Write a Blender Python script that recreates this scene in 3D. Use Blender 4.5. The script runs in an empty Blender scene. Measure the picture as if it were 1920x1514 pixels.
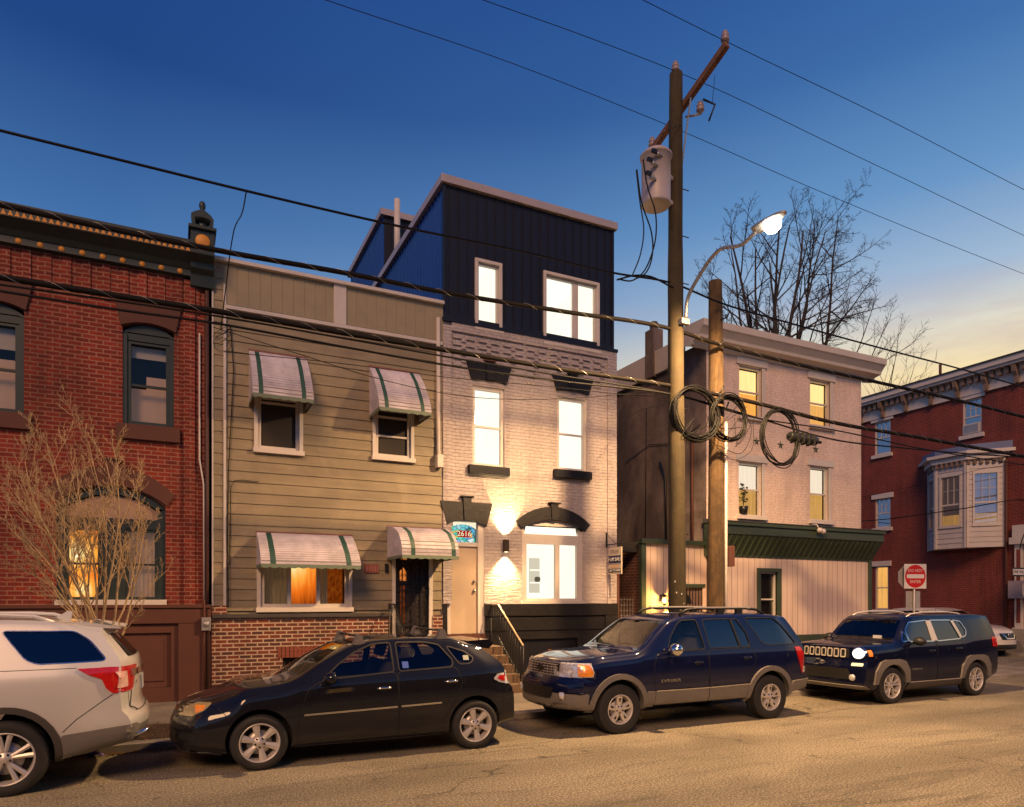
import bpy, bmesh, math, random
from mathutils import Vector, Matrix
from mathutils.bvhtree import BVHTree
from mathutils.geometry import tessellate_polygon
R = math.radians
random.seed(7)
scene = bpy.context.scene
COL = scene.collection
# ---------------------------------------------------------------- camera
CAMH, D = 1.95, 14.15            # camera height; distance to the building line
F, HX, HY = 1299.0, 960.0, 1125.0
C_, S_ = math.cos(R(25.8)), math.sin(R(25.8))
cam = bpy.data.cameras.new('camera'); co = bpy.data.objects.new('camera', cam); COL.objects.link(co)
co.location = (0, 0, CAMH); co.rotation_euler = (R(90), 0, -R(25.8))
cam.lens = 36*F/1920; cam.sensor_width = 36; cam.shift_y = (HY-757)/1920; cam.clip_start = .05; cam.clip_end = 2000
scene.camera = co
# survey helpers: read a real position on the plane Y=const (or X=const) from a sight line
def fx(px, Y=D):
    u = (px-HX)/F; return Y*(S_+C_*u)/(C_-S_*u)
def fz(px, py, Y=D):
    u = (px-HX)/F; return CAMH+(HY-py)/F*Y/(C_-S_*u)
def fy(px, X):
    u = (px-HX)/F; return X*(C_-S_*u)/(S_+C_*u)
def at(px, py, Y): return Vector((fx(px, Y), Y, fz(px, py, Y)))
# ---------------------------------------------------------------- materials
def nt(name):
    m = bpy.data.materials.new(name); m.use_nodes = True
    n = m.node_tree.nodes; l = m.node_tree.links
    return m, n, l, n['Principled BSDF'], n['Material Output']
def coords(n, l, axis=None):
    tc = n.new('ShaderNodeTexCoord')
    if not axis: return tc.outputs['Object']
    s = n.new('ShaderNodeSeparateXYZ'); l.new(tc.outputs['Object'], s.inputs[0])
    c = n.new('ShaderNodeCombineXYZ'); l.new(s.outputs[axis], c.inputs['X']); l.new(s.outputs['Z'], c.inputs['Y'])
    return c.outputs[0]
def ramp(n, l, src, stops):
    r = n.new('ShaderNodeValToRGB'); l.new(src, r.inputs[0]); e = r.color_ramp.elements
    e[0].position, e[0].color = stops[0][0], (*stops[0][1], 1) if len(stops[0][1]) == 3 else stops[0][1]
    e[1].position, e[1].color = stops[-1][0], (*stops[-1][1], 1)
    for p, c in stops[1:-1]:
        k = e.new(p); k.color = (*c, 1)
    return r.outputs[0]
def g3(v): return (v, v, v)
def noise_(n, l, vec, sc, det=4, rough=.6, dist=0, stretch=None):
    if stretch:
        mp = n.new('ShaderNodeMapping'); mp.inputs['Scale'].default_value = stretch; l.new(vec, mp.inputs[0]); vec = mp.outputs[0]
    t = n.new('ShaderNodeTexNoise'); t.inputs['Scale'].default_value = sc; t.inputs['Detail'].default_value = det
    t.inputs['Roughness'].default_value = rough; t.inputs['Distortion'].default_value = dist
    l.new(vec, t.inputs[0]); return t.outputs['Fac']
def mul(n, l, a, b, fac=1.0, mode='MULTIPLY'):
    x = n.new('ShaderNodeMix'); x.data_type = 'RGBA'; x.blend_type = mode; x.inputs[0].default_value = fac
    for s, i in ((a, 6), (b, 7)):
        if isinstance(s, tuple): x.inputs[i].default_value = (*s, 1)
        else: l.new(s, x.inputs[i])
    return x.outputs[2]
def math_(n, l, op, a, b=0.0):
    x = n.new('ShaderNodeMath'); x.operation = op
    for s, i in ((a, 0), (b, 1)):
        if isinstance(s, (int, float)): x.inputs[i].default_value = s
        else: l.new(s, x.inputs[i])
    return x.outputs[0]
def bump_(n, l, b, h, strength=.5, dist=.01):
    x = n.new('ShaderNodeBump'); x.inputs['Strength'].default_value = min(1, strength); x.inputs['Distance'].default_value = dist
    l.new(h, x.inputs['Height']); l.new(x.outputs[0], b.inputs['Normal'])
def M(name, col, rough=.6, metal=0, var=.12, vs=2.5, bump=0, bs=60, coat=0, es=0, ecol=None, stretch=None, spec=.5, dirt=0, crough=.08):
    m, n, l, b, o = nt(name)
    v = coords(n, l)
    b.inputs['Roughness'].default_value = rough; b.inputs['Metallic'].default_value = metal
    b.inputs['Specular IOR Level'].default_value = spec
    b.inputs['Coat Weight'].default_value = coat; b.inputs['Coat Roughness'].default_value = crough
    if var:
        f = noise_(n, l, v, vs, 6, .65, .2, stretch)
        c = mul(n, l, col, ramp(n, l, f, [(.25, g3(1-var)), (.75, g3(min(1.6, 1+var)))]))
        if dirt:
            f2 = noise_(n, l, v, vs*.35, 5, .7, .6)
            c = mul(n, l, c, ramp(n, l, f2, [(.42, g3(1-dirt)), (.62, g3(1))]))
        l.new(c, b.inputs['Base Color'])
        rr = n.new('ShaderNodeMapRange'); rr.inputs['To Min'].default_value = max(0, rough-.06); rr.inputs['To Max'].default_value = min(1, rough+.08)
        l.new(f, rr.inputs[0]); l.new(rr.outputs[0], b.inputs['Roughness'])
    else: b.inputs['Base Color'].default_value = (*col, 1)
    if bump: bump_(n, l, b, noise_(n, l, v, bs, 4, .6, 0, stretch), bump, .01)
    if es:
        b.inputs['Emission Color'].default_value = (*(ecol or col), 1); b.inputs['Emission Strength'].default_value = es
    return m
def brick(name, c1, c2, mortar, axis='X', bd=.012, bw=.215, rh=.075, ms=.009, bump=.6, rough=.85, stain=.25, wav=0, dark=.0, msm=.1, wb=1.0):
    m, n, l, b, o = nt(name)
    v0 = coords(n, l, axis); v = v0
    if wav:
        nn = noise_(n, l, coords(n, l), 2.2, 3, .5)
        ad = n.new('ShaderNodeVectorMath'); ad.operation = 'MULTIPLY_ADD'
        cb = n.new('ShaderNodeCombineXYZ'); l.new(nn, cb.inputs['Y'])
        l.new(cb.outputs[0], ad.inputs[0]); ad.inputs[1].default_value = (0, wav, 0); l.new(v0, ad.inputs[2]); v = ad.outputs[0]
    t = n.new('ShaderNodeTexBrick'); l.new(v, t.inputs['Vector'])
    t.inputs['Color1'].default_value = (*c1, 1); t.inputs['Color2'].default_value = (*c2, 1); t.inputs['Mortar'].default_value = (*mortar, 1)
    t.inputs['Scale'].default_value = 1; t.inputs['Brick Width'].default_value = bw; t.inputs['Row Height'].default_value = rh
    t.inputs['Mortar Size'].default_value = ms; t.inputs['Mortar Smooth'].default_value = msm; t.inputs['Bias'].default_value = dark
    v3 = coords(n, l)
    f = noise_(n, l, v3, .9, 6, .7, .3)
    c = mul(n, l, t.outputs['Color'], ramp(n, l, f, [(.3, g3(1-stain)), (.65, g3(1.0))]))
    fs = noise_(n, l, v3, .8, 5, .65, .2, (2.2, 2.2, .35)); c = mul(n, l, c, ramp(n, l, fs, [(.34, g3(1-stain*1.3)), (.52, g3(1.0)), (.72, g3(1.0+stain*.5))]))
    f2 = noise_(n, l, v3, 14, 3, .7)
    c = mul(n, l, c, ramp(n, l, f2, [(.3, g3(.78)), (.7, g3(1.1))]))
    l.new(c, b.inputs['Base Color']); b.inputs['Roughness'].default_value = rough
    inv = math_(n, l, 'SUBTRACT', 1.0, t.outputs['Fac'])
    f3 = noise_(n, l, v3, 35, 4, .7)
    h = math_(n, l, 'ADD', math_(n, l, 'MULTIPLY', inv, .6*wb), math_(n, l, 'MULTIPLY', f3, .35))
    if wav:
        h = math_(n, l, 'ADD', h, math_(n, l, 'MULTIPLY', noise_(n, l, v3, 9, 3, .6, 0, (.5, 1, 2.2)), 1.3))
    bump_(n, l, b, h, bump, bd)
    return m
def emit(name, col, s, var=0, vs=3, stretch=None):
    m, n, l, b, o = nt(name)
    n.remove(b); e = n.new('ShaderNodeEmission'); e.inputs[0].default_value = (*col, 1); e.inputs[1].default_value = s
    if var:
        f = noise_(n, l, coords(n, l), vs, 4, .6, .3, stretch)
        l.new(mul(n, l, col, ramp(n, l, f, [(.3, g3(1-var)), (.7, g3(1.0))])), e.inputs[0])
    l.new(e.outputs[0], o.inputs[0]); return m
def lampcurtain(name, centres, s, dim=.10, fall=.75, cols=((.16, .02, .002), (.85, .17, .01), (1, .42, .06), (1, .80, .35))):
    # curtain glowing where a room lamp stands close behind it
    m, n, l, b, o = nt(name); n.remove(b); v = coords(n, l); sp = n.new('ShaderNodeSeparateXYZ'); l.new(v, sp.inputs[0]); cc = n.new('ShaderNodeCombineXYZ'); l.new(sp.outputs['X'], cc.inputs[0]); l.new(sp.outputs['Z'], cc.inputs[2])
    best = None
    for c in centres:
        d = n.new('ShaderNodeVectorMath'); d.operation = 'DISTANCE'; l.new(cc.outputs[0], d.inputs[0]); d.inputs[1].default_value = (c[0], 0, c[1])
        k = math_(n, l, 'MULTIPLY', d.outputs['Value'], 1/c[2]); best = k if best is None else math_(n, l, 'MINIMUM', best, k)
    f = noise_(n, l, v, 3.5, 4, .6, .5, (9, 1, .5)); g = math_(n, l, 'ADD', math_(n, l, 'MULTIPLY', f, .55), -.27)
    t = math_(n, l, 'SUBTRACT', 1.0, math_(n, l, 'ADD', best, g))
    e = n.new('ShaderNodeEmission'); l.new(ramp(n, l, t, [(0, cols[0]), (.45, cols[1]), (.75, cols[2]), (.97, cols[3])]), e.inputs[0]); e.inputs[1].default_value = s; l.new(e.outputs[0], o.inputs[0]); return m
def glass(name, tint=(.9, .9, .9), refl=.06, rough=.01):
    m, n, l, b, o = nt(name); n.remove(b)
    tr = n.new('ShaderNodeBsdfTransparent'); tr.inputs[0].default_value = (*tint, 1)
    gl = n.new('ShaderNodeBsdfGlossy'); gl.inputs['Roughness'].default_value = rough; gl.inputs[0].default_value = (.95, .97, 1, 1)
    lw = n.new('ShaderNodeLayerWeight'); lw.inputs[0].default_value = .25
    mr = n.new('ShaderNodeMapRange'); mr.inputs['To Min'].default_value = refl; mr.inputs['To Max'].default_value = .8
    l.new(lw.outputs['Fresnel'], mr.inputs[0])
    x = n.new('ShaderNodeMixShader'); l.new(mr.outputs[0], x.inputs[0]); l.new(tr.outputs[0], x.inputs[1]); l.new(gl.outputs[0], x.inputs[2])
    l.new(x.outputs[0], o.inputs[0]); return m
# ---------------------------------------------------------------- mesh builder
class MB:
    def __init__(s): s.v = []; s.f = []; s.m = []; s.mats = []; s.sm = []
    def mi(s, mat):
        if mat not in s.mats: s.mats.append(mat)
        return s.mats.index(mat)
    def add(s, vs, fs, mat, smooth=False):
        b = len(s.v); s.v += [Vector(p) for p in vs]; k = s.mi(mat)
        for f in fs: s.f.append([b+i for i in f]); s.m.append(k); s.sm.append(smooth)
        return s
    def box(s, x0, x1, y0, y1, z0, z1, mat):
        vs = [(x, y, z) for z in (z0, z1) for y in (y0, y1) for x in (x0, x1)]
        return s.add(vs, [(0, 2, 3, 1), (4, 5, 7, 6), (0, 1, 5, 4), (2, 6, 7, 3), (0, 4, 6, 2), (1, 3, 7, 5)], mat)
    def obox(s, c, ax, ay, az, mat):   # oriented box: centre and three half vectors
        c = Vector(c); vs = [c+Vector(ax)*i+Vector(ay)*j+Vector(az)*k for k in (-1, 1) for j in (-1, 1) for i in (-1, 1)]
        return s.add(vs, [(0, 2, 3, 1), (4, 5, 7, 6), (0, 1, 5, 4), (2, 6, 7, 3), (0, 4, 6, 2), (1, 3, 7, 5)], mat)
    def bar(s, a, b, w, h, mat, up=(0, 0, 1)):
        a, b = Vector(a), Vector(b); d = b-a; L = d.length; d.normalize(); up = Vector(up)
        if abs(d.dot(up)) > .98: up = Vector((0, 1, 0))
        r = d.cross(up).normalized(); u = r.cross(d)
        return s.obox((a+b)/2, d*L/2, r*w/2, u*h/2, mat)
    def prism(s, pts, a, b, mat, axis='y', smooth=False):   # polygon (p,q) extruded along axis
        def P(p, t):
            return {'y': (p[0], t, p[1]), 'x': (t, p[0], p[1]), 'z': (p[0], p[1], t)}[axis]
        n = len(pts); ar = sum(pts[i][0]*pts[(i+1) % n][1]-pts[(i+1) % n][0]*pts[i][1] for i in range(n))
        if ar < 0: pts = pts[::-1]
        vs = [P(p, a) for p in pts]+[P(p, b) for p in pts]
        tri = tessellate_polygon([[Vector((p[0], p[1], 0)) for p in pts]])
        fs = [tuple(t) for t in tri]+[tuple(i+n for i in reversed(t)) for t in tri]
        base = len(s.f)
        s.add(vs, fs, mat)
        s.add(vs, [(i, (i+1) % n, (i+1) % n+n, i+n) for i in range(n)], mat, smooth)
        return s
    def tube(s, pts, r, mat, seg=6, cap=True):
        pts = [Vector(p) for p in pts]; n = len(pts); rs = r if isinstance(r, (list, tuple)) else [r]*n
        vs = []; up = Vector((0, 0, 1)); prev = None
        for i, p in enumerate(pts):
            d = (pts[min(i+1, n-1)]-pts[max(i-1, 0)])
            d = d.normalized() if d.length > 1e-9 else Vector((0, 0, 1))
            if prev is None:
                a = d.cross(up if abs(d.z) < .95 else Vector((1, 0, 0))).normalized()
            else:
                a = (prev-d*prev.dot(d)); a = a.normalized() if a.length > 1e-6 else d.orthogonal().normalized()
            prev = a; b = d.cross(a)
            vs += [p+(a*math.cos(2*math.pi*k/seg)+b*math.sin(2*math.pi*k/seg))*rs[i] for k in range(seg)]
        fs = [(i*seg+k, i*seg+(k+1) % seg, (i+1)*seg+(k+1) % seg, (i+1)*seg+k) for i in range(n-1) for k in range(seg)]
        if cap: fs += [tuple(reversed(range(seg))), tuple((n-1)*seg+k for k in range(seg))]
        return s.add(vs, fs, mat, True)
    def lathe(s, prof, c, mat, seg=24, axis='z', smooth=True, a0=0, a1=2*math.pi):   # prof: (radius, height)
        c = Vector(c); vs = []; full = abs(a1-a0-2*math.pi) < 1e-6; ns = seg if full else seg+1
        for r_, h in prof:
            for k in range(ns):
                a = a0+(a1-a0)*k/seg; p, q = r_*math.cos(a), r_*math.sin(a)
                vs.append(c+Vector({'z': (p, q, h), 'y': (p, h, q), 'x': (h, p, q)}[axis]))
        fs = []
        for i in range(len(prof)-1):
            for k in range(seg):
                k2 = (k+1) % ns
                q = (i*ns+k, i*ns+k2, (i+1)*ns+k2, (i+1)*ns+k)
                fs.append(q if axis != 'y' else q[::-1])
        return s.add(vs, fs, mat, smooth)
    def sheet(s, grid, mat, smooth=True):  # grid[i][j] points
        n, m = len(grid), len(grid[0]); vs = [p for r_ in grid for p in r_]
        return s.add(vs, [(i*m+j, i*m+j+1, (i+1)*m+j+1, (i+1)*m+j) for i in range(n-1) for j in range(m-1)], mat, smooth)
    def extrude_profile(s, prof, x0, x1, mat, axis='x'):   # open (y,z) profile swept along x
        P = (lambda t, p: (t, p[0], p[1])) if axis == 'x' else (lambda t, p: (p[0], t, p[1]))
        n = len(prof); vs = [P(x0, p) for p in prof]+[P(x1, p) for p in prof]
        return s.add(vs, [(i, i+n, i+n+1, i+1) for i in range(n-1)], mat)
    def build(s, name, parent=None, label=None, world=True, bev=0):
        me = bpy.data.meshes.new(name); off = Vector((0, 0, 0))
        if parent is not None and world:
            p = parent
            while p: off += p.location; p = p.parent
        me.from_pydata([v-off for v in s.v], [], s.f)
        for m in s.mats: me.materials.append(m)
        me.polygons.foreach_set('material_index', s.m); me.polygons.foreach_set('use_smooth', s.sm)
        me.update(); me.validate()
        o = bpy.data.objects.new(name, me); COL.objects.link(o)
        if parent is not None: o.parent = parent
        if label: o['label'] = label
        if bev:
            md = o.modifiers.new('b', 'BEVEL'); md.width = bev; md.segments = 2; md.limit_method = 'ANGLE'; md.angle_limit = R(40)
        return o
def sharpen(me, ang=35):
    bm = bmesh.new(); bm.from_mesh(me)
    for f in bm.faces: f.smooth = True
    for e in bm.edges:
        e.smooth = not (len(e.link_faces) != 2 or e.calc_face_angle(0) > R(ang))
    bm.to_mesh(me); bm.free()
def tag(o, label=None, cat=None, group=None, kind=None):
    if label: o['label'] = label
    if cat: o['category'] = cat
    if group: o['group'] = group
    if kind: o['kind'] = kind
    return o
def thing(name, label, cat, loc=(0, 0, 0), rz=0, group=None):
    o = bpy.data.objects.new(name, None); COL.objects.link(o); o.location = loc; o.rotation_euler = (0, 0, rz)
    o.empty_display_size = .2
    return tag(o, label, cat, group)
def copy_tree(o, parent=None):
    c = o.copy(); COL.objects.link(c); c.parent = parent
    for ch in [x for x in bpy.data.objects if x.parent == o]: copy_tree(ch, c)
    return c
def light(name, kind, loc, parent=None, **kw):
    d = bpy.data.lights.new(name, kind)
    for k, v in kw.items(): setattr(d, k, v)
    o = bpy.data.objects.new(name, d); COL.objects.link(o)
    if parent is not None:
        p = parent; off = Vector((0, 0, 0))
        while p: off += p.location; p = p.parent
        o.parent = parent; o.location = Vector(loc)-off
    else: o.location = loc
    return o
def text_mesh(s, size, name, mat, parent, origin, xdir=(1, 0, 0), up=(0, 0, 1), ext=.002, align='CENTER', shear=0, sx=1.0, world=True):
    c = bpy.data.curves.new('t', 'FONT'); c.body = s; c.size = size; c.extrude = ext; c.align_x = align; c.align_y = 'CENTER'; c.shear = shear
    c.resolution_u = 2; c.offset = .0
    o = bpy.data.objects.new('t', c); COL.objects.link(o); bpy.context.view_layer.update()
    dg = bpy.context.evaluated_depsgraph_get(); me = bpy.data.meshes.new_from_object(o.evaluated_get(dg))
    bpy.data.objects.remove(o); bpy.data.curves.remove(c)
    X, Z = Vector(xdir).normalized(), Vector(up).normalized(); N = X.cross(Z)
    mt = Matrix((( X.x*sx, Z.x, N.x, origin[0]), (X.y*sx, Z.y, N.y, origin[1]), (X.z*sx, Z.z, N.z, origin[2]), (0, 0, 0, 1)))
    me.transform(mt)
    if world and parent is not None:
        p = parent; off = Vector((0, 0, 0))
        while p: off += p.location; p = p.parent
        me.transform(Matrix.Translation(-off))
    me.materials.clear(); me.materials.append(mat)
    ob = bpy.data.objects.new(name, me); COL.objects.link(ob)
    if parent is not None: ob.parent = parent
    return ob
def arc(xa, xb, zs, rise, n=12):   # segmental arch from (xa,zs) to (xb,zs)
    w = (xb-xa)/2; r_ = (w*w+rise*rise)/(2*rise); cz = zs+rise-r_; cx = (xa+xb)/2; a = math.asin(min(1, w/r_))
    return [(cx+r_*math.sin(-a+2*a*i/n), cz+r_*math.cos(-a+2*a*i/n)) for i in range(n+1)]
def wall(mb, x0, x1, z0, z1, Y, holes, mat, depth=.15, rev=None):
    xs = sorted({x0, x1, *[h[0] for h in holes], *[h[1] for h in holes]}); zs = sorted({z0, z1, *[h[2] for h in holes], *[h[3] for h in holes]})
    xs = [x for x in xs if x0 <= x <= x1]; zs = [z for z in zs if z0 <= z <= z1]
    for i in range(len(xs)-1):
        for j in range(len(zs)-1):
            cx, cz = (xs[i]+xs[i+1])/2, (zs[j]+zs[j+1])/2
            if any(h[0] < cx < h[1] and h[2] < cz < h[3] for h in holes): continue
            mb.add([(xs[i], Y, zs[j]), (xs[i+1], Y, zs[j]), (xs[i+1], Y, zs[j+1]), (xs[i], Y, zs[j+1])], [(0, 1, 2, 3)], mat)
    for a, b, c, d in holes:
        mb.add([(a, Y, c), (a, Y, d), (a, Y+depth, d), (a, Y+depth, c)], [(0, 1, 2, 3)], rev or mat)
        mb.add([(b, Y, c), (b, Y, d), (b, Y+depth, d), (b, Y+depth, c)], [(3, 2, 1, 0)], rev or mat)
        mb.add([(a, Y, c), (b, Y, c), (b, Y+depth, c), (a, Y+depth, c)], [(3, 2, 1, 0)], rev or mat)
        mb.add([(a, Y, d), (b, Y, d), (b, Y+depth, d), (a, Y+depth, d)], [(0, 1, 2, 3)], rev or mat)
def shell(mb, x0, x1, y0, y1, z0, z1, side, roof, back=True):
    mb.box(x0, x0+.12, y0, y1, z0, z1, side); mb.box(x1-.12, x1, y0, y1, z0, z1, side)
    mb.box(x0+.12, x1-.12, y1-.15, y1, z0, z1, side)
    mb.box(x0+.12, x1-.12, y0+.02, y1-.15, z1-.18, z1-.02, roof)
# ---------------------------------------------------------------- palette
m_red = brick('red_brick', (.29, .030, .013), (.17, .017, .009), (.36, .16, .10), stain=.3, ms=.010)
m_redb = brick('red_brick_base', (.20, .042, .02), (.055, .028, .024), (.52, .38, .27), stain=.25, ms=.012, dark=-.1)
m_redside = brick('brick_side', (.16, .05, .03), (.12, .04, .03), (.22, .15, .12), axis='Y', stain=.3)
m_corner = brick('corner_brick', (.24, .035, .022), (.18, .028, .018), (.25, .10, .08), axis='Y', stain=.25, bump=.4)
m_cornerx = brick('corner_brick_front', (.24, .035, .022), (.18, .028, .018), (.25, .10, .08), axis='X', stain=.25, bump=.4)
m_white = brick('white_painted_brick', (.53, .455, .44), (.50, .425, .41), (.48, .41, .395), stain=.14, wav=.035, bump=1.0, ms=.006, rough=.5, msm=.8, bd=.018)
m_whiter = M('white_reveal', (.6, .55, .52), .6, bump=.3)
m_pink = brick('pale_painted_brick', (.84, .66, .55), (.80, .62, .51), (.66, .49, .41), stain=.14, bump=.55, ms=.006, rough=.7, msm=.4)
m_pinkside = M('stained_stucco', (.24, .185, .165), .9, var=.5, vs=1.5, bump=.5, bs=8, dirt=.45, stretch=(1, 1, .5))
m_siding = M('tan_green_siding', (.30, .24, .145), .55, var=.16, vs=3, dirt=.22, bump=.08, bs=30, stretch=(.3, 1, 4))
m_sidband = M('tan_band', (.30, .25, .16), .6, var=.10, vs=3)
m_trim = M('pale_trim', (.58, .52, .47), .5, var=.08)
m_cream = M('cream_trim', (.62, .56, .50), .5, var=.06)
m_green = M('dark_green_paint', (.018, .03, .026), .45, var=.2, vs=6)
m_gold = M('gold_paint', (.62, .26, .03), .5, var=.1)
m_stone = M('brown_stone_paint', (.095, .032, .020), .75, var=.15, bump=.2, bs=25)
m_grey = M('dark_stone', (.055, .045, .042), .6, var=.3, bump=.8, bs=9)
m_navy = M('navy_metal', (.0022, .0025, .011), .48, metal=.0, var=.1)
m_navys = M('navy_side_sky', (.02, .085, .30), .36, metal=.65, var=.06)  # same metal as the front, brighter blue: reflected sky put into the colour
m_fascia = M('metal_fascia', (.42, .36, .36), .45, metal=.2, var=.06)
m_black = M('black_paint', (.006, .006, .011), .55, var=.3, spec=.3, bump=.3, bs=20)
m_blackt = M('black_stone_paint', (.010, .008, .008), .5, var=.4, bump=.8, bs=10, spec=.4)
m_iron = M('black_iron', (.01, .01, .01), .4, var=.1)
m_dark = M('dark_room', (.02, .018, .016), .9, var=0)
m_roof = M('tar_roof', (.05, .05, .055), .9, bump=.3)
m_wood = M('pole_wood', (.050, .036, .014), .85, var=.45, vs=9, bump=.7, bs=22, stretch=(1, 1, .06), dirt=.3)
m_wood2 = M('old_pole_wood', (.095, .056, .024), .9, var=.6, vs=10, bump=1.0, bs=24, stretch=(1, 1, .08), dirt=.4)
m_arm = M('crossarm_wood', (.16, .075, .045), .85, var=.3, vs=8, bump=.4)
m_wire = M('black_cable', (.003, .003, .003), .55, var=.2, spec=.25)
m_wireb = M('lashed_cable', (.007, .005, .004), .7, spec=.2, var=.3, vs=12)
m_steel = M('galvanised', (.42, .40, .38), .4, metal=.6, var=.1)
m_tank = M('transformer_grey', (.42, .36, .36), .45, var=.08)
m_glass = glass('window_glass', (.88, .86, .82), .02)
m_glassd = glass('dark_window_glass', (.35, .36, .4), .16)
m_clear = glass('clear_glass', (.97, .97, .97), .02)
m_lit = emit('lit_wall', (1, .93, .80), 1.25)
m_lit2 = emit('lit_side_wall', (1, .90, .74), 1.05)
m_lit3 = emit('lit_shade', (.95, .80, .58), .85)
m_curt = M('curtain', (.62, .50, .42), .9, es=.09, ecol=(1, .62, .45), var=.25, vs=5, stretch=(6, 1, .2))  # weak emission added, imitating lit houses reflected in the panes
m_orange = emit('lit_orange_curtain', (1, .27, .02), 1.15, var=.75, vs=4, stretch=(1, 1, 5))
m_amber = emit('lit_amber', (1, .50, .13), .9, var=.35, vs=3, stretch=(5, 5, .3))
m_yellow = emit('lit_yellow_shade', (1, .50, .12), 1.1, var=.3, vs=2.5, stretch=(5, 5, .4))
m_conc = M('concrete', (.30, .27, .24), .9, var=.2, vs=2, bump=.3, bs=50, dirt=.3)
m_groove = M('awning_groove_shade', (.20, .17, .17), .7, var=.3)  # darker slat grooves: their shade is put into the colour
m_scr = M('insect_screen', (.022, .016, .011), .7, var=.2)
m_awn = M('awning_metal', (.62, .56, .62), .45, var=.15, vs=3, dirt=.35)
m_awng = M('awning_green', (.02, .07, .05), .5, var=.15)
m_valg = M('valance_green', (.13, .17, .12), .6, var=.1)
m_rust = M('rusty_edge', (.22, .09, .07), .8, var=.3)
# ================================================================ ground
def mat_asphalt():
    m, n, l, b, o = nt('asphalt'); v = coords(n, l)
    a = noise_(n, l, v, 42, 4, .9); c = ramp(n, l, a, [(.36, (.07, .060, .043)), (.50, (.215, .185, .13)), (.62, (.58, .51, .38))])
    big = noise_(n, l, v, .35, 5, .6, .5); c = mul(n, l, c, ramp(n, l, big, [(.32, g3(.72)), (.66, g3(1.12))]))
    st = noise_(n, l, v, 1.6, 6, .75, 1.0, (.16, 1, 1)); c = mul(n, l, c, ramp(n, l, st, [(.32, g3(.55)), (.47, g3(1))]))
    sx_ = n.new('ShaderNodeSeparateXYZ'); l.new(v, sx_.inputs[0])   # tyre-worn lanes and drips run along the street
    la = math_(n, l, 'SINE', math_(n, l, 'MULTIPLY', math_(n, l, 'ADD', sx_.outputs['Y'], math_(n, l, 'MULTIPLY', big, 1.2)), 3.4))
    c = mul(n, l, c, ramp(n, l, la, [(0, g3(1.0)), (.9, g3(.80))]))
    oil = noise_(n, l, v, 3.1, 2, .5); c = mul(n, l, c, ramp(n, l, oil, [(.235, g3(.42)), (.29, g3(1))]))
    wn = n.new('ShaderNodeTexNoise'); wn.inputs['Scale'].default_value = 2.0; wn.inputs['Detail'].default_value = 6; l.new(v, wn.inputs[0])
    ad = n.new('ShaderNodeVectorMath'); ad.operation = 'MULTIPLY_ADD'; l.new(wn.outputs['Color'], ad.inputs[0]); ad.inputs[1].default_value = (1.1, 1.1, 0); l.new(v, ad.inputs[2])
    vo = n.new('ShaderNodeTexVoronoi'); vo.feature = 'DISTANCE_TO_EDGE'; vo.inputs['Scale'].default_value = .33; l.new(ad.outputs[0], vo.inputs['Vector'])
    cr = ramp(n, l, vo.outputs['Distance'], [(.0, g3(.0)), (.004, g3(1))])
    mk = ramp(n, l, noise_(n, l, v, .55, 3, .5), [(.50, g3(1)), (.58, g3(0))])
    crk = math_(n, l, 'MAXIMUM', cr, mk)
    c = mul(n, l, c, ramp(n, l, crk, [(0, g3(.32)), (1, g3(1))])); l.new(c, b.inputs['Base Color'])
    b.inputs['Roughness'].default_value = .8; b.inputs['Specular IOR Level'].default_value = .35
    h = math_(n, l, 'ADD', a, math_(n, l, 'MULTIPLY', crk, .8)); bump_(n, l, b, h, .9, .012)
    return m
def mat_walk():
    m, n, l, b, o = nt('sidewalk_concrete'); v = coords(n, l)
    t = n.new('ShaderNodeTexBrick'); l.new(v, t.inputs[0]); t.offset = 0; t.inputs['Scale'].default_value = 1
    t.inputs['Brick Width'].default_value = 1.25; t.inputs['Row Height'].default_value = 1.25; t.inputs['Mortar Size'].default_value = .012
    t.inputs['Color1'].default_value = (.27, .235, .19, 1); t.inputs['Color2'].default_value = (.22, .19, .155, 1); t.inputs['Mortar'].default_value = (.07, .06, .05, 1)
    f = noise_(n, l, v, 1.3, 6, .7, .4); c = mul(n, l, t.outputs['Color'], ramp(n, l, f, [(.3, g3(.6)), (.62, g3(1.05))]))
    f2 = noise_(n, l, v, 70, 3, .7); c = mul(n, l, c, ramp(n, l, f2, [(.3, g3(.75)), (.7, g3(1.1))]))
    l.new(c, b.inputs['Base Color']); b.inputs['Roughness'].default_value = .88; bump_(n, l, b, f2, .4, .006)
    return m
m_asph = mat_asphalt(); m_walk = mat_walk()
g = MB(); g.add([(-400, -400, 0), (500, -400, 0), (500, 500, 0), (-400, 500, 0)], [(0, 1, 2, 3)], m_asph)
tag(g.build('road'), kind='structure')
KY = 10.12
def slab(pts, name='pavement'):
    w = MB(); w.prism(pts, -.02, .085, m_walk, 'z')
    return tag(w.build(name), kind='structure')
slab([(-60, KY+.15), (19.6, KY+.15), (20.4, KY+.5), (20.85, KY+1.3), (20.85, 90), (18.3, 90), (18.3, 22), (-60, 22)])
slab([(26.35, KY+1.3), (26.8, KY+.5), (27.6, KY+.15), (90, KY+.15), (90, 90), (26.35, 90)])
slab([(-60, -14), (90, -14), (90, -1.6), (-60, -1.6)])
kb = MB()
kp = [(-60, KY), (19.7, KY), (20.55, KY+.4), (21.0, KY+1.25), (21.0, 90)]
ki = [(-60, KY+.15), (19.6, KY+.15), (20.4, KY+.5), (20.85, KY+1.3), (20.85, 90)]
kb.prism(kp+ki[::-1], -.02, .095, m_conc, 'z')
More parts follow.
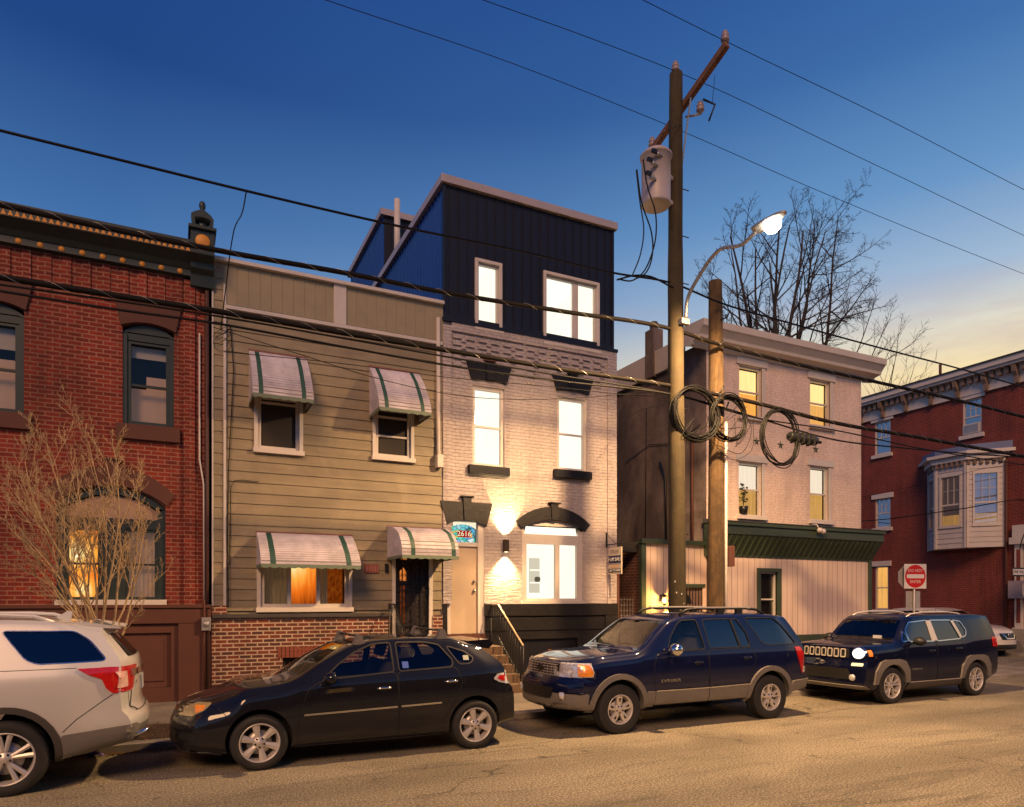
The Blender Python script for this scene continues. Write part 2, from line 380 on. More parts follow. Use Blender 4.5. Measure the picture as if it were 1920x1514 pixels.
kp2 = [(26.2, 90), (26.2, KY+1.25), (26.7, KY+.4), (27.55, KY), (90, KY)]; ki2 = [(26.35, 90), (26.35, KY+1.3), (26.8, KY+.5), (27.6, KY+.15), (90, KY+.15)]
kb.prism(kp2+ki2[::-1], -.02, .095, m_conc, 'z')
tag(kb.build('kerb'), kind='structure')
# tree pit soil and dead leaves by the kerb
m_soil = M('soil', (.06, .038, .022), .95, var=.5, vs=9, bump=1, bs=20)
m_leaf = M('dead_leaf', (.16, .08, .025), .8, var=.6, vs=30)
s = MB(); s.box(-1.55, .15, 10.45, 11.6, .08, .100, m_soil); tag(s.build('soil'), 'bare brown soil of the tree pit beside the kerb', 'soil', kind='stuff')
lv = MB(); rnd = random.Random(3)
for i in range(2600):
    k = rnd.random()
    if k < .55: x, y, z = rnd.uniform(-4.5, 1.2), KY-abs(rnd.gauss(0, .10))-.01, .006
    elif k < .85: x, y, z = rnd.uniform(-1.6, .4), rnd.uniform(10.3, 11.9), .104
    else: x, y, z = rnd.uniform(1, 9.5), KY-abs(rnd.gauss(0, .06))-.01, .006
    a, r_ = rnd.uniform(0, 6.28), rnd.uniform(.012, .03); t = rnd.uniform(-.3, .3)
    dx, dy = math.cos(a)*r_, math.sin(a)*r_
    lv.add([(x-dx, y-dy, z+.004), (x+dy*.6, y-dx*.6, z+.006+abs(t)*r_), (x+dx, y+dy, z+.008), (x-dy*.6, y+dx*.6, z+.004+abs(t)*r_)], [(0, 1, 2, 3)], m_leaf)
tag(lv.build('leaf_litter'), 'dry brown leaves drifted along the gutter and tree pit', 'leaves', kind='stuff')
lt = MB(); lt.tube([(-1.0, 10.0, .03), (-.93, 9.98, .05), (-.86, 10.0, .03)], [.01, .03, .008], M('blue_plastic', (.05, .08, .45), .4)); lt.tube([(-.95, 10.03, .02), (-.9, 9.95, .06), (-.82, 9.97, .02)], [.02, .02, .01], M('violet_plastic', (.18, .15, .5), .4))
tag(lt.build('litter'), 'crumpled blue plastic wrapper lying in the gutter leaves', 'litter')

# ================================================================ windows
def window(root, x0, x1, z0, z1, Y, fm, rails=(.5,), mull=(), fw=.055, dep=.12, back=None, backd=.12, gl=None, sash=.04, archr=0, name='window', inner=None, label=None):
    gl = gl or m_glass
    w = MB(); y0, y1 = Y+dep-.05, Y+dep+.03
    w.box(x0, x0+fw, y0, y1, z0, z1, fm); w.box(x1-fw, x1, y0, y1, z0, z1, fm)
    w.box(x0+fw, x1-fw, y0, y1, z1-fw, z1, fm); w.box(x0+fw, x1-fw, y0, y1, z0, z0+fw, fm)
    a, b, c, d = x0+fw, x1-fw, z0+fw, z1-fw
    for r_ in rails:
        z = c+(d-c)*r_; w.box(a, b, y0+.012, y1-.012, z-sash/2, z+sash/2, fm)
    for r_ in mull:
        x = a+(b-a)*r_; w.box(x-sash*.6, x+sash*.6, y0+.006, y1-.006, c, d, fm)
    o = w.build(name, root, label)
    p = MB(); p.add([(a, y1-.02, c), (b, y1-.02, c), (b, y1-.02, d), (a, y1-.02, d)], [(0, 1, 2, 3)], gl); p.build('pane', o)
    if back:
        q = MB()
        if inner:
            inner(q, a, b, c, d, y1+backd)
        else:
            n = 24; g_ = []
            for zz in (z0, z1): g_.append([(x0+(x1-x0)*i/n, y1+backd+.02*math.sin(i*1.9), zz) for i in range(n+1)])
            q.sheet(g_, back)
        q.build('curtain', o)
    return o
def boxes(root, name, lst, mat, bev=0):
    b = MB()
    for x in lst: b.box(*x, mat)
    return b.build(name, root, bev=bev)
def stars(): pass

# ================================================================ house 1: red brick
XR = .585
h1 = thing('brick_house', 'red brick rowhouse with green and gold cornice behind the bare shrub', 'house', (-3, D, 0))
wu = [(-.875-2.28*k, -.053-2.28*k, 5.09, 6.98) for k in range(3)]
wg = (-1.874, -.19, 1.92, 3.98)
holes = wu+[wg, (-6.0, -5.0, 1.2, 3.6)]
b = MB(); wall(b, -7.2, XR, 1.84, 8.3, D, holes, m_red, .16)
shell(b, -7.2, XR, D, D+9, 0, 8.45, m_redside, m_roof); b.build('wall', h1)
# small projecting brick strips under the cornice (corbel panels)
b = MB()
x = -7.0
while x < .3:
    b.box(x, x+.13, D-.022, D, 7.25, 7.88, m_red); x += .29
b.box(.12, .30, D-.05, D, 1.84, 7.85, m_red); b.build('pilaster_strip', h1)
b = MB()
b.box(-7.2, XR+.02, D-.12, D+.1, 7.90, 8.02, m_green)
b.extrude_profile([(D-.02, 7.88), (D-.10, 7.90), (D-.10, 8.0), (D-.14, 8.02), (D-.2, 8.10), (D-.34, 8.20), (D-.38, 8.22), (D-.38, 8.36), (D-.42, 8.38), (D-.42, 8.43), (D+.2, 8.46)], -7.2, .22, m_green)
b.build('cornice', h1)
b = MB()
for i in range(78):
    x = -7.1+i*.094; b.prism([(x, 8.235), (x+.078, 8.235), (x+.039, 8.325)], D-.388, D-.379, m_gold)
b.build('triangle_band', h1)
for i in range(24):
    b = MB(); x = .05-i*.305; b.lathe([(0.0, -.02), (.035, -.015), (.05, 0), (.05, .012)], (x, D-.122, 7.955), m_gold, 10, 'y'); b.build('rosette', h1)
b = MB()   # end bracket with medallion
b.prism([(D, 7.72), (D-.10, 7.74), (D-.14, 7.95), (D-.24, 8.02), (D-.26, 8.12), (D-.44, 8.2), (D-.46, 8.62), (D, 8.62)], .22, XR+.03, m_green, 'x')
b.box(.18, XR+.06, D-.52, D+.05, 8.62, 8.68, m_green)
b.build('cornice_bracket', h1, bev=.01)
b = MB(); b.lathe([(0, -.03), (.10, -.025), (.12, -.012), (.125, 0)], ((.22+XR+.03)/2, D-.462, 8.42), m_gold, 24, 'y'); b.build('medallion', h1)
b = MB(); cx, cy = (.22+XR+.03)/2, D-.22   # urn-like bust finial
b.lathe([(.12, 8.68), (.11, 8.72), (.08, 8.76), (.085, 8.84), (.14, 8.86), (.17, 8.90)], (cx, cy, 0), m_green, 8)
b.prism([(cx-.17, 8.78), (cx-.19, 8.97), (cx-.13, 9.02), (cx-.05, 9.06), (cx, 9.08), (cx+.05, 9.06), (cx+.14, 9.0), (cx+.19, 8.93), (cx+.18, 8.78), (cx+.12, 8.80), (cx+.12, 8.88), (cx-.12, 8.90), (cx-.12, 8.78)], cy-.08, cy+.08, m_green)
b.lathe([(.0, 9.03), (.045, 9.05), (.035, 9.10), (.055, 9.15), (.058, 9.20), (.04, 9.25), (0, 9.265)], (cx, cy, 0), m_green, 12)
b.build('finial', h1, bev=.012)
def stone_lintel(root, x0, x1, zs, rise, th, mat, Y=D, key=True, flare=.10, flat=False, keyh=.08, proj=.05, kmat=None):
    b = MB(); inner = arc(x0, x1, zs, rise); zt = zs+rise+th
    if flat: outer = [(x1+flare, zt), (x0-flare, zt)]
    else:
        o_ = arc(x0-flare, x1+flare, zs+th*.55, rise+th*.45); outer = o_[::-1]
    b.prism(inner+outer, Y-proj, Y+.02, mat)
    if key:
        c = (x0+x1)/2; b.prism([(c-.07, zs+rise-.01), (c+.07, zs+rise-.01), (c+.10, zt+keyh), (c-.10, zt+keyh)], Y-proj-.03, Y, mat)
        b.box(c-.15, c+.15, Y-proj-.06, Y, zt+keyh, zt+keyh+.035, kmat or mat)
    return b.build('lintel', root, bev=.006)
def top_fill(root, x0, x1, zs, z1, rise, Y, mat, name='arch_panel', yo=.05):
    b = MB(); a = arc(x0, x1, zs, rise); b.prism([(x0, zs-.02)]+a+[(x1, zs-.02)], Y+yo, Y+.14, mat); return b.build(name, root)
m_curt2 = M('tan_blind', (.62, .44, .34), .85, var=.12, es=.07, ecol=(1, .55, .35))  # weak emission added, imitating reflected light as on the curtains
def up1(q, a, b_, c, d, y):
    m_ = c+(d-c)*.47; q.sheet([[(a-.04+(b_-a+.08)*i/12, y+.05+.006*math.sin(i*2.2), zz) for i in range(13)] for zz in (c-.04, m_)], m_curt2)
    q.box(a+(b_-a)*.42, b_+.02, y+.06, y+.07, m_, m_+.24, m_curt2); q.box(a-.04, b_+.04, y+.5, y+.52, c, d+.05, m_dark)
for i, (a, b_, c, d) in enumerate(wu):
    # arched brick infill corners, lintel, frame
    q = MB(); ar = arc(a, b_, 6.84, .09)
    q.prism([(a, 7.0), (a, 6.84)]+ar[1:7]+[((a+b_)/2, 7.0)], D+.002, D+.10, m_stone); q.prism([((a+b_)/2, 7.0)]+ar[6:-1]+[(b_, 6.84), (b_, 7.0)], D+.002, D+.10, m_stone); q.build('arch_shoulder', h1)
    stone_lintel(h1, a-.03, b_+.03, 6.84, .10, .42, m_stone, flat=True, key=False, flare=.11)
    top_fill(h1, a, b_, 6.76, 6.98, .16, D, m_green); boxes(h1, 'head_panel', [(a+.07, b_-.07, D+.05, D+.14, 6.60, 6.76)], m_green)
    q = MB(); q.box(a, a+.07, D+.02, D+.11, c, 6.72, m_green); q.box(b_-.07, b_, D+.02, D+.11, c, 6.72, m_green); q.build('casing', h1)
    w = window(h1, a+.07, b_-.07, c+.02, 6.62, D, m_green, rails=(.47,), fw=.06, back=m_curt, gl=m_glass, dep=.10, inner=up1)
    sh = MB(); zt = 6.56; zb = 6.35 if i != 1 else 6.2
    sh.box(a+.13, b_-.13, D+.19, D+.2, zb, zt, m_cream); sh.build('blind', w)
    boxes(h1, 'sill', [(a-.10, b_+.10, D-.09, D+.03, c-.27, c-.0)], m_stone, .01)
# ground window
a, b_, c, d = wg
q = MB(); ar = arc(a, b_, 3.62, .34)
q.prism([(a, 3.98), (a, 3.62)]+ar[1:7]+[((a+b_)/2, 3.98)], D+.002, D+.10, m_stone); q.prism([((a+b_)/2, 3.98)]+ar[6:-1]+[(b_, 3.62), (b_, 3.98)], D+.002, D+.10, m_stone); q.build('arch_shoulder', h1)
stone_lintel(h1, a-.02, b_+.02, 3.66, .32, .34, m_stone, flare=.13, keyh=.10)
q = MB(); q.prism(arc(a, b_, 3.60, .34)+arc(a+.10, b_-.10, 3.55, .28)[::-1], D+.04, D+.13, m_green)
q.box(a, a+.13, D+.04, D+.12, c, 3.6, m_green); q.box(b_-.13, b_, D+.04, D+.12, c, 3.6, m_green)
q.box(a+.13, b_-.13, D+.03, D+.12, 3.22, 3.40, m_green); q.box(-1.21, -.83, D+.03, D+.12, c, 3.22, m_green)
q.build('casing', h1)
q = MB(); q.prism(arc(a+.10, b_-.10, 3.52, .29)+[(b_-.1, 3.40), (a+.1, 3.40)], D+.1, D+.12, M('transom_blind', (.34, .22, .16), .8, var=.15)); q.build('transom_panel', h1)
window(h1, a+.13, -1.21, c+.03, 3.22, D, m_green, fw=.05, back=lampcurtain('lamp_lit_curtain', [(1.42, 2.78, .95), (1.50, 2.12, .62)], 1.25), dep=.1, rails=(.5,), sash=.035)
window(h1, -.83, b_-.13, c+.03, 3.22, D, m_green, fw=.05, back=m_curt, dep=.1, rails=(.5,), sash=.035)
boxes(h1, 'sill', [(a-.02, b_+.02, D-.07, D+.08, c-.07, c+.03)], m_cream, .008)
lamp_in = light('window_lamp', 'POINT', (-1.52, D+.32, 2.72), h1, energy=6, color=(1, .5, .12), shadow_soft_size=.03)
bl = MB(); bl.lathe([(0, -.03), (.03, 0), (0, .03)], (-1.6, D+.235, 2.72), emit('bulb_glow', (1, .75, .35), 6), 12); bl.build('light_bulb', h1)
# brown stone base with sunk panels
q = MB(); wall(q, -7.2, XR, .05, 1.84, D-.03, [(-4.4, -2.3, .35, 1.35), (-2.1, -1.15, .35, 1.35), (-1.0, -.1, .35, 1.35)], m_stone, .05)
for x0_, x1_ in ((-4.4, -2.3), (-2.1, -1.15), (-1.0, -.1)): q.box(x0_, x1_, D+.02, D+.03, .35, 1.35, m_stone); q.box(x0_+.12, x1_-.12, D+.0, D+.02, .47, 1.23, m_stone)
q.box(-7.2, XR-.01, D-.09, D, 1.52, 1.80, m_stone); q.box(-7.2, XR-.01, D-.12, D, 1.80, 1.86, m_stone); q.box(.02, .5, D-.08, D-.02, .05, 1.52, m_stone)
q.build('stone_base', h1, bev=.008)
q = MB(); X_ = fx(374)
q.tube([(X_, D-.04, 6.9), (X_, D-.04, 4.55), (X_+.07, D-.05, 4.1), (X_+.08, D-.05, 1.9)], .018, m_trim); q.tube([(X_+.08, D-.12, 1.95), (X_+.08, D-.12, .3)], .018, m_stone); q.build('conduit', h1)
q = MB(); X_ = fx(388); q.tube([(X_, D-.06, 7.7), (X_, D-.06, .2)], .035, M('brown_pipe', (.07, .03, .025), .6), 8); q.build('downspout', h1)
q = MB(); X_ = fx(384); q.box(X_-.06, X_+.10, D-.17, D-.09, 1.38, 1.62, m_steel); q.lathe([(.0, -.03), (.045, -.02), (.05, 0)], (X_+.02, D-.17, 1.5), m_steel, 14, 'y'); q.build('meter_box', h1, bev=.006)

# ================================================================ house 2: tan-green siding
XG = 5.15
h2 = thing('siding_house', 'tan green sided rowhouse with white and green striped metal awnings', 'house', (3, D, 0))
w2 = [(1.40, 2.17, 4.87, 5.9), (3.70, 4.45, 4.93, 5.95)]
w3 = (1.45, 3.14, 1.80, 2.9); d4 = (4.05, 4.92, 1.2, 3.1)
g = MB()
# clapboards as real sawtooth courses, cut round the openings
H = w2+[w3, d4]
z = 1.74; row = 0
rn = random.Random(5)
while z < 7.46:
    z2 = min(z+.205, 7.46); segs = [(XR+.26, XG)]
    zc = (z+z2)/2
    for a, b_, c, d in H:
        if c-.10 < zc < d+.10:
            ns = []
            for s0, s1 in segs:
                if a > s0 and b_ < s1: ns += [(s0, a), (b_, s1)]
                else: ns.append((s0, s1))
            segs = ns
    for s0, s1 in segs:
        cuts = [s0]; x = s0+rn.uniform(.8, 3.4)
        while x < s1-.3: cuts.append(x); x += rn.uniform(2.2, 3.6)
        cuts.append(s1)
        for k in range(len(cuts)-1):
            a, b_ = cuts[k], cuts[k+1]-(.003 if k < len(cuts)-2 else 0)
            g.add([(a, D-.022, z), (b_, D-.022, z), (b_, D-.003, z2), (a, D-.003, z2), (a, D+.01, z), (b_, D+.01, z)], [(0, 1, 2, 3), (4, 5, 1, 0)], m_siding)
    z = z2; row += 1
# narrow corner column of siding
z = 1.84
while z < 8.3:
    z2 = min(z+.205, 8.3); a, b_ = XR+.02, XR+.20
    g.add([(a, D-.042, z), (b_, D-.042, z), (b_, D-.028, z2), (a, D-.028, z2), (a, D, z), (b_, D, z)], [(0, 1, 2, 3), (4, 5, 1, 0)], m_siding); z = z2
wall(g, XR, XG, 1.6, 7.5, D+.012, H, m_siding, .14)
shell(g, XR, XG, D+.02, D+9, 0, 8.3, m_siding, m_roof); g.build('siding', h2)
g = MB()
for i in range(22):   # vertical boards of the parapet band
    a = XR+.24+i*.207; b_ = a+.2
    if b_ > XG: b_ = XG
    g.box(a, b_, D-.035, D, 7.53, 8.29, m_sidband)
g.box(XR+.2, XG, D-.028, D+.3, 7.5, 8.3, m_sidband); g.build('parapet_band', h2, bev=.004)
boxes(h2, 'trim', [(XR, XG+.02, D-.13, D+.5, 8.30, 8.37), (XR+.22, XG, D-.07, D, 7.44, 7.51), (2.835, 3.086, D-.07, D-.02, 7.51, 8.30), (XR+.0, XR+.03, D-.055, D, 1.84, 7.85), (XR+.2, XR+.25, D-.06, D, 1.84, 7.9)], m_trim, .004)
g = MB(); g.tube([(XG-.10, D-.07, 8.0), (XG-.10, D-.07, 5.2), (XG-.10, D-.12, 5.0)], .045, m_trim, 8); g.box(XG-.16, XG-.03, D-.20, D-.02, 4.78, 5.05, m_trim); g.build('downspout', h2)
g = MB(); wall(g, XR, 4.0, .05, 1.60, D-.05, [(fx(530), fx(606), .1, fz(568, 1232))], m_redb, .2)
g.box(4.93, XG, D-.06, D+.1, .05, 1.62, m_redb); g.box(XR, 4.0, D-.04, D+.1, .02, .05, m_redb)
g.box(4.0, 4.93, D-.02, D+.1, .05, 1.2, m_redb); g.box(XR+.0, XR+.26, D-.06, D+.05, 1.66, 1.84, m_redb)
g.build('brick_base', h2)
zz = fz(568, 1232); g = MB(); x = fx(530)-.1
while x < fx(606)+.1:
    g.box(x, x+.062, D-.065, D-.04, zz, zz+.21, M('soldier', (.2, .05, .03), .85, bump=.3) if x < fx(530)-.05 else g.mats[0]); x += .077
g.build('soldier_course', h2)
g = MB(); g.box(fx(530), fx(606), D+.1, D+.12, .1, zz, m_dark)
for i in range(9): x = fx(530)+.04+i*.09; g.tube([(x, D+.02, .12), (x, D+.02, zz)], .008, m_iron, 5)
g.build('basement_window', h2)
boxes(h2, 'stone_band', [(XR-.0, 4.0, D-.11, D+.02, 1.60, 1.68)], m_grey, .01)
def casing(root, a, b_, c, d, mat, w=.07, Y=D, proj=.05, sill=.09):
    return boxes(root, 'casing', [(a-w, a, Y-proj, Y+.04, c, d), (b_, b_+w, Y-proj, Y+.04, c, d), (a-w, b_+w, Y-proj, Y+.04, d, d+w), (a-w-.02, b_+w+.02, Y-proj-.05, Y+.06, c-sill, c)], mat, .004)
casing(h2, *w2[0], m_cream); window(h2, *w2[0], D, m_cream, rails=(.93,), fw=.06, dep=.06, gl=m_scr)
casing(h2, *w2[1], m_cream); window(h2, *w2[1], D, m_cream, rails=(.42, .86), fw=.06, dep=.06, gl=m_scr)
casing(h2, *w3, m_cream)
def inner3(q, a, b_, c, d, y):
    n = 60
    def cur(x0, x1, mat, amp=.025, fr=38):
        q.sheet([[(x0+(x1-x0)*i/n, y+.04+amp*math.sin(i/n*(x1-x0)*fr*2), zz) for i in range(n+1)] for zz in (c-.05, d+.05)], mat)
    cur(a, a+.50, m_lace); cur(a+.52, a+1.06, m_orange2); cur(a+1.08, b_-.28, m_lace); cur(b_-.30, b_, m_orange3)
m_lace = M('lace_curtain', (.30, .26, .22), .9, var=.5, vs=4, stretch=(8, 1, .2), es=.05, ecol=(1, .6, .3))
def lamp_grad(name, s, cx, cz):
    m, n, l, b, o = nt(name); n.remove(b); tc = n.new('ShaderNodeTexCoord')
    f = noise_(n, l, tc.outputs['Object'], 3, 5, .7, .2, (9, 1, 3)); e = n.new('ShaderNodeEmission')
    l.new(ramp(n, l, f, [(.3, (.20, .022, .002)), (.55, (.9, .16, .008)), (.75, (1, .36, .04))]), e.inputs[0]); e.inputs[1].default_value = s; l.new(e.outputs[0], o.inputs[0]); return m
m_orange2 = lampcurtain('lamp_lit_drape', [(-.88, 2.60, .85)], 1.15); m_orange3 = lamp_grad('lit_dim_drape', .22, 0, 0)
window(h2, *w3, D, m_cream, rails=(), mull=(.30, .66), fw=.07, dep=.06, back=m_curt, inner=inner3, sash=.06)
bl = MB(); bl.lathe([(0, -.03), (.045, 0), (0, .03)], (2.12, D+.19, 2.62), emit('lamp_glow', (1, .55, .15), 5), 12); bl.build('light_bulb', h2)
# door with scrolled iron security grille
g = MB(); g.box(4.05, 4.12, D-.03, D+.05, 1.2, 3.1, m_cream); g.box(4.86, 4.94, D-.03, D+.05, 1.2, 3.1, m_cream); g.box(4.0, 4.95, D-.1, D+.1, 1.1, 1.2, m_conc); g.build('door_frame', h2)
dr = MB(); dr.box(4.12, 4.86, D+.08, D+.12, 1.2, 3.1, M('storm_door', (.03, .02, .018), .4)); dro = dr.build('door', h2)
lw_ = MB(); m_dl = emit('door_light', (1, .28, .05), .8, var=.7, vs=9)
lw_.prism([(4.24, 2.35), (4.38, 2.35), (4.38, 2.55), (4.31, 2.64), (4.24, 2.55)], D+.07, D+.078, m_dl); lw_.box(4.27, 4.39, D+.07, D+.078, 2.80, 2.92, m_dl); lw_.box(4.25, 4.35, D+.07, D+.078, 1.45, 2.25, emit('door_light_dim', (.8, .16, .03), .22, var=.8, vs=12)); lw_.build('door_window', dro)
gr = MB()
for x in (4.13, 4.28, 4.5, 4.70, 4.85): gr.box(x-.012, x+.012, D+.02, D+.045, 1.22, 3.08, m_iron)
for z_ in (1.24, 1.42, 2.15, 2.3, 3.06): gr.box(4.12, 4.86, D+.018, D+.043, z_-.012, z_+.012, m_iron)
rn = random.Random(2)
def scroll(cx, cz, r_, a, sg):
    p = []
    for i in range(16):
        t = i/15; rr = r_*(1-.75*t); an = a+sg*t*5.5; p.append((cx+rr*math.cos(an), D+.03, cz+rr*math.sin(an)))
    gr.tube(p, .0065, m_iron, 4)
for zc_ in [1.33+.115*k for k in range(15)]:
    for xc_ in (4.205, 4.39, 4.60, 4.775): scroll(xc_, zc_, .055 if xc_ in (4.205, 4.775) else .075, rn.uniform(0, 6.28), rn.choice((-1, 1)))
gr.build('iron_grille', dro)
m_plaq = M('plaque_red', (.30, .09, .07), .6)
pq = boxes(h2, 'number_plaque', [(3.46, 3.76, D-.04, D-.01, 2.50, 2.68)], m_plaq, .006)
boxes(pq, 'plaque_relief', [(3.50+.055*k, 3.535+.055*k, D-.046, D-.04, 2.53, 2.65) for k in range(5)], M('plaque_raised', (.42, .17, .13), .6))
boxes(h2, 'doorbell_box', [(3.89, 3.96, D-.06, D-.01, 2.52, 2.70)], m_iron, .006)
g = MB(); X_ = fx(432)
g.tube([(X_, D-.05, 7.1), (X_+.05, D-.06, 6.3), (X_+.02, D-.05, 5.6), (X_-.04, D-.06, 4.4), (X_-.05, D-.08, 3.2), (X_-.04, D-.07, 1.8)], .009, m_wire, 5)
g.tube([(X_-.02, D-.05, 2.6), (X_, D-.05, 4.05), (X_+.06, D-.05, 4.2), (X_+.2, D-.05, 4.23), (X_+.5, D-.05, 4.22)], .007, m_wire, 5)
for k in range(3): g.tube([(X_-.15+.3*math.cos(t/12*6.28)*.5, D-.07, 6.75+.12*k+.13*math.sin(t/12*6.28+k)) for t in range(13)], .004, m_wire, 4)
g.build('service_cable', h2)

def awning(x0, x1, zt, zb, prof, label, stripes, Y=D, group='white metal awnings with green stripes'):
    """slatted metal awning: prof = (projection, height) points from the wall to the front edge"""
    root = thing('awning', label, 'awning', ((x0+x1)/2, Y, zt), 0, group)
    P = []
    for (p0, h0), (p1, h1_) in zip(prof[:-1], prof[1:]):
        n = max(1, int(math.hypot(p1-p0, h1_-h0)/.06))
        for i in range(n):
            t = i/n; P.append((p0+(p1-p0)*t, h0+(h1_-h0)*t))
            t = (i+.30)/n; P.append((p0+(p1-p0)*t, h0+(h1_-h0)*t-.012)); t = (i+.42)/n; P.append((p0+(p1-p0)*t+.006, h0+(h1_-h0)*t+.010))
    P.append(prof[-1])
    xs = [x0]+[v for s0, s1 in stripes for v in (s0, s1)]+[x1]
    g = MB(); prof_ = [(Y-p, h) for p, h in P]
    for k in range(len(xs)-1):
        for q in range(len(prof_)-1):
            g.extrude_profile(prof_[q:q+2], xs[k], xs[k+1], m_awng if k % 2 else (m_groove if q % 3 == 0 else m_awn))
    g.build('canopy', root)
    for x in (x0, x1):
        sd = MB(); pts = [(Y-p, h-.004) for p, h in prof]+[(Y-.01, prof[-1][1])]
        sd.prism(pts, x-.004, x+.004, m_awn, 'x'); sd.build('side_panel', root)
    v = MB(); yf, zf = Y-prof[-1][0], prof[-1][1]; n = int((x1-x0)/.025)
    top = [(x0+(x1-x0)*i/n, zf+.012) for i in range(n+1)]; bot = [(x0+(x1-x0)*i/n, zf-.045-.022*abs(math.sin(math.pi*(x0+(x1-x0)*i/n)/.17))) for i in range(n+1)]
    v.sheet([[(a, yf-.006, b_) for a, b_ in top], [(a, yf-.006, b_) for a, b_ in bot]], m_valg)
    for x in (x0-.006, x1+.006):
        n2 = int(prof[-1][0]/.03); v.sheet([[(x, yf+prof[-1][0]*i/n2, zf+.012) for i in range(n2+1)], [(x, yf+prof[-1][0]*i/n2, zf-.035-.02*abs(math.sin(math.pi*i*.03/.12))) for i in range(n2+1)]], m_valg)
    v.build('valance', root)
    f = MB(); f.box(x0-.01, x1+.01, Y-.03, Y-.005, zt-.01, zt+.025, m_rust)
    for x in (x0+.03, x1-.03): f.bar((x, Y-.02, zf+.02), (x, yf+.02, zf+.02), .015, .015, m_steel)
    f.build('mounting_rail', root); return root
pu = [(0, 6.73), (.34, 6.43), (.62, 6.08), (.76, 5.86), (.80, 5.70)]
awning(1.24, 2.31, 6.73, 5.70, pu, 'striped awning over the upper window nearer the red brick house', [(1.34, 1.42), (2.10, 2.18)])
awning(3.57, 4.64, 6.76, 5.73, [(p, h+.03) for p, h in pu], 'striped awning over the upper window nearer the white house', [(3.68, 3.76), (4.42, 4.50)])
awning(1.38, 3.21, 3.25, 2.60, [(0, 3.25), (.3, 3.08), (.6, 2.86), (.76, 2.68), (.78, 2.60)], 'wide stained awning over the three part window with orange curtains', [(1.54, 1.64), (2.93, 3.03)])
awning(3.95, 5.13, 3.47, 2.82, [(0, 3.47), (.45, 3.42), (.78, 3.30), (.98, 3.12), (1.05, 2.97), (1.06, 2.82)], 'rounded striped awning over the door with the iron grille', [(4.13, 4.22), (4.98, 5.07)])
# ================================================================ house 3: white painted brick with navy top
XW = 9.66
h3 = thing('white_house', 'white painted brick rowhouse with black lintels and navy metal top storey', 'house', (7.4, D, 0))
def fr(pa, pb, pt, pb_, w=.0):   # window rectangle from its sight lines
    m = (pa+pb)/2; return (fx(pa), fx(pb), fz(m, pb_), fz(m, pt))
wA = fr(886, 946, 726, 876); wB = fr(1045, 1100, 746, 884)
dW = (fx(838), fx(908), 1.2, fz(873, 978)+.0); gW = (fx(979), fx(1092), fz(1035, 1131), fz(1035, 972)+.02)
g = MB(); wall(g, XG, XW, 1.2, 7.98, D, [wA, wB, (dW[0], dW[1], 1.2, dW[3]), gW], m_white, .16, m_whiter)
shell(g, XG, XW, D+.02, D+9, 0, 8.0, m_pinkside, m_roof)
g.box(XG+.02, XG+.22, D-.045, D, 1.86, 7.9, m_white); g.box(XW-.26, XW-.0, D-.045, D, 1.86, 7.98, m_white)
g.build('wall', h3)
# corbelled brick frieze: stepped ledges that catch the up-light
g = MB(); x = XG+.26; k = 0
while x < XW-.42:
    n = (5, 3, 6, 2)[k % 4]
    for j in range(n): g.box(x, x+.19, D-.038, D, 7.66-j*.15, 7.705-j*.15, m_white)
    if k % 2 == 0:
        for j in range(4): g.box(x+.19, x+.30, D-.03, D, 7.60-j*.15, 7.64-j*.15, m_white)
    x += .30; k += 1
g.box(XG+.22, XW-.26, D-.05, D, 7.80, 7.98, m_white)
g.build('frieze', h3)
stone_lintel(h3, wA[0]-.03, wA[1]+.03, wA[3]+.10, .05, .36, m_black, flat=True, flare=.13, keyh=.04, kmat=m_rust)
stone_lintel(h3, wB[0]-.03, wB[1]+.03, wB[3]+.10, .05, .34, m_black, flat=True, flare=.13, keyh=.04)
def room(root, a, b_, c, d, Y, dep, mats, name='room'):
    g = MB(); x0, x1, z0, z1 = a-.25, b_+.25, c-.5, d+.45; y0, y1 = Y, Y+dep
    g.add([(x0, y1, z0), (x1, y1, z0), (x1, y1, z1), (x0, y1, z1)], [(0, 1, 2, 3)], mats[0])
    g.add([(x0, y0, z0), (x0, y1, z0), (x0, y1, z1), (x0, y0, z1)], [(0, 1, 2, 3)], mats[1])
    g.add([(x1, y0, z0), (x1, y1, z0), (x1, y1, z1), (x1, y0, z1)], [(3, 2, 1, 0)], mats[2])
    g.add([(x0, y0, z1), (x1, y0, z1), (x1, y1, z1), (x0, y1, z1)], [(0, 1, 2, 3)], mats[3])
    g.add([(x0, y0, z0), (x1, y0, z0), (x1, y1, z0), (x0, y1, z0)], [(3, 2, 1, 0)], mats[1])
    return g.build(name, root)
e0 = emit('room_back_wall', (1, .93, .74), 1.3, .10, .8); e1 = emit('room_side_wall', (1, .87, .62), 1.0, .10, .8); e2 = emit('room_ceiling', (1, .95, .84), 1.15); e3 = emit('room_detail', (.80, .72, .55), .85)  # walls and ceiling emit: room light and its shading are put into them
for w_, nm in ((wA, 0), (wB, 1)):
    window(h3, w_[0], w_[1], w_[2], w_[3], D, m_cream, rails=(.5,), fw=.075, dep=.10, gl=m_clear)
    r_ = room(h3, w_[0], w_[1], w_[2], w_[3], D+.17, 2.4, (e0, e1, e0, e2))
    boxes(h3, 'sill', [(w_[0]-.12, w_[1]+.08, D-.13, D+.03, w_[2]-.19, w_[2]-.0)], m_black, .01)
g = MB(); g.box(wA[0]-.2, wA[0]+.62, D+2.4, D+2.5, wA[2]-.4, wA[2]+.6, e3); g.box(wA[0]-.05, wA[0]+.55, D+2.38, D+2.4, wA[2]-.3, wA[2]+.5, emit('room_door_leaf', (.92, .84, .66), .95)); g.build('room_door', h3)
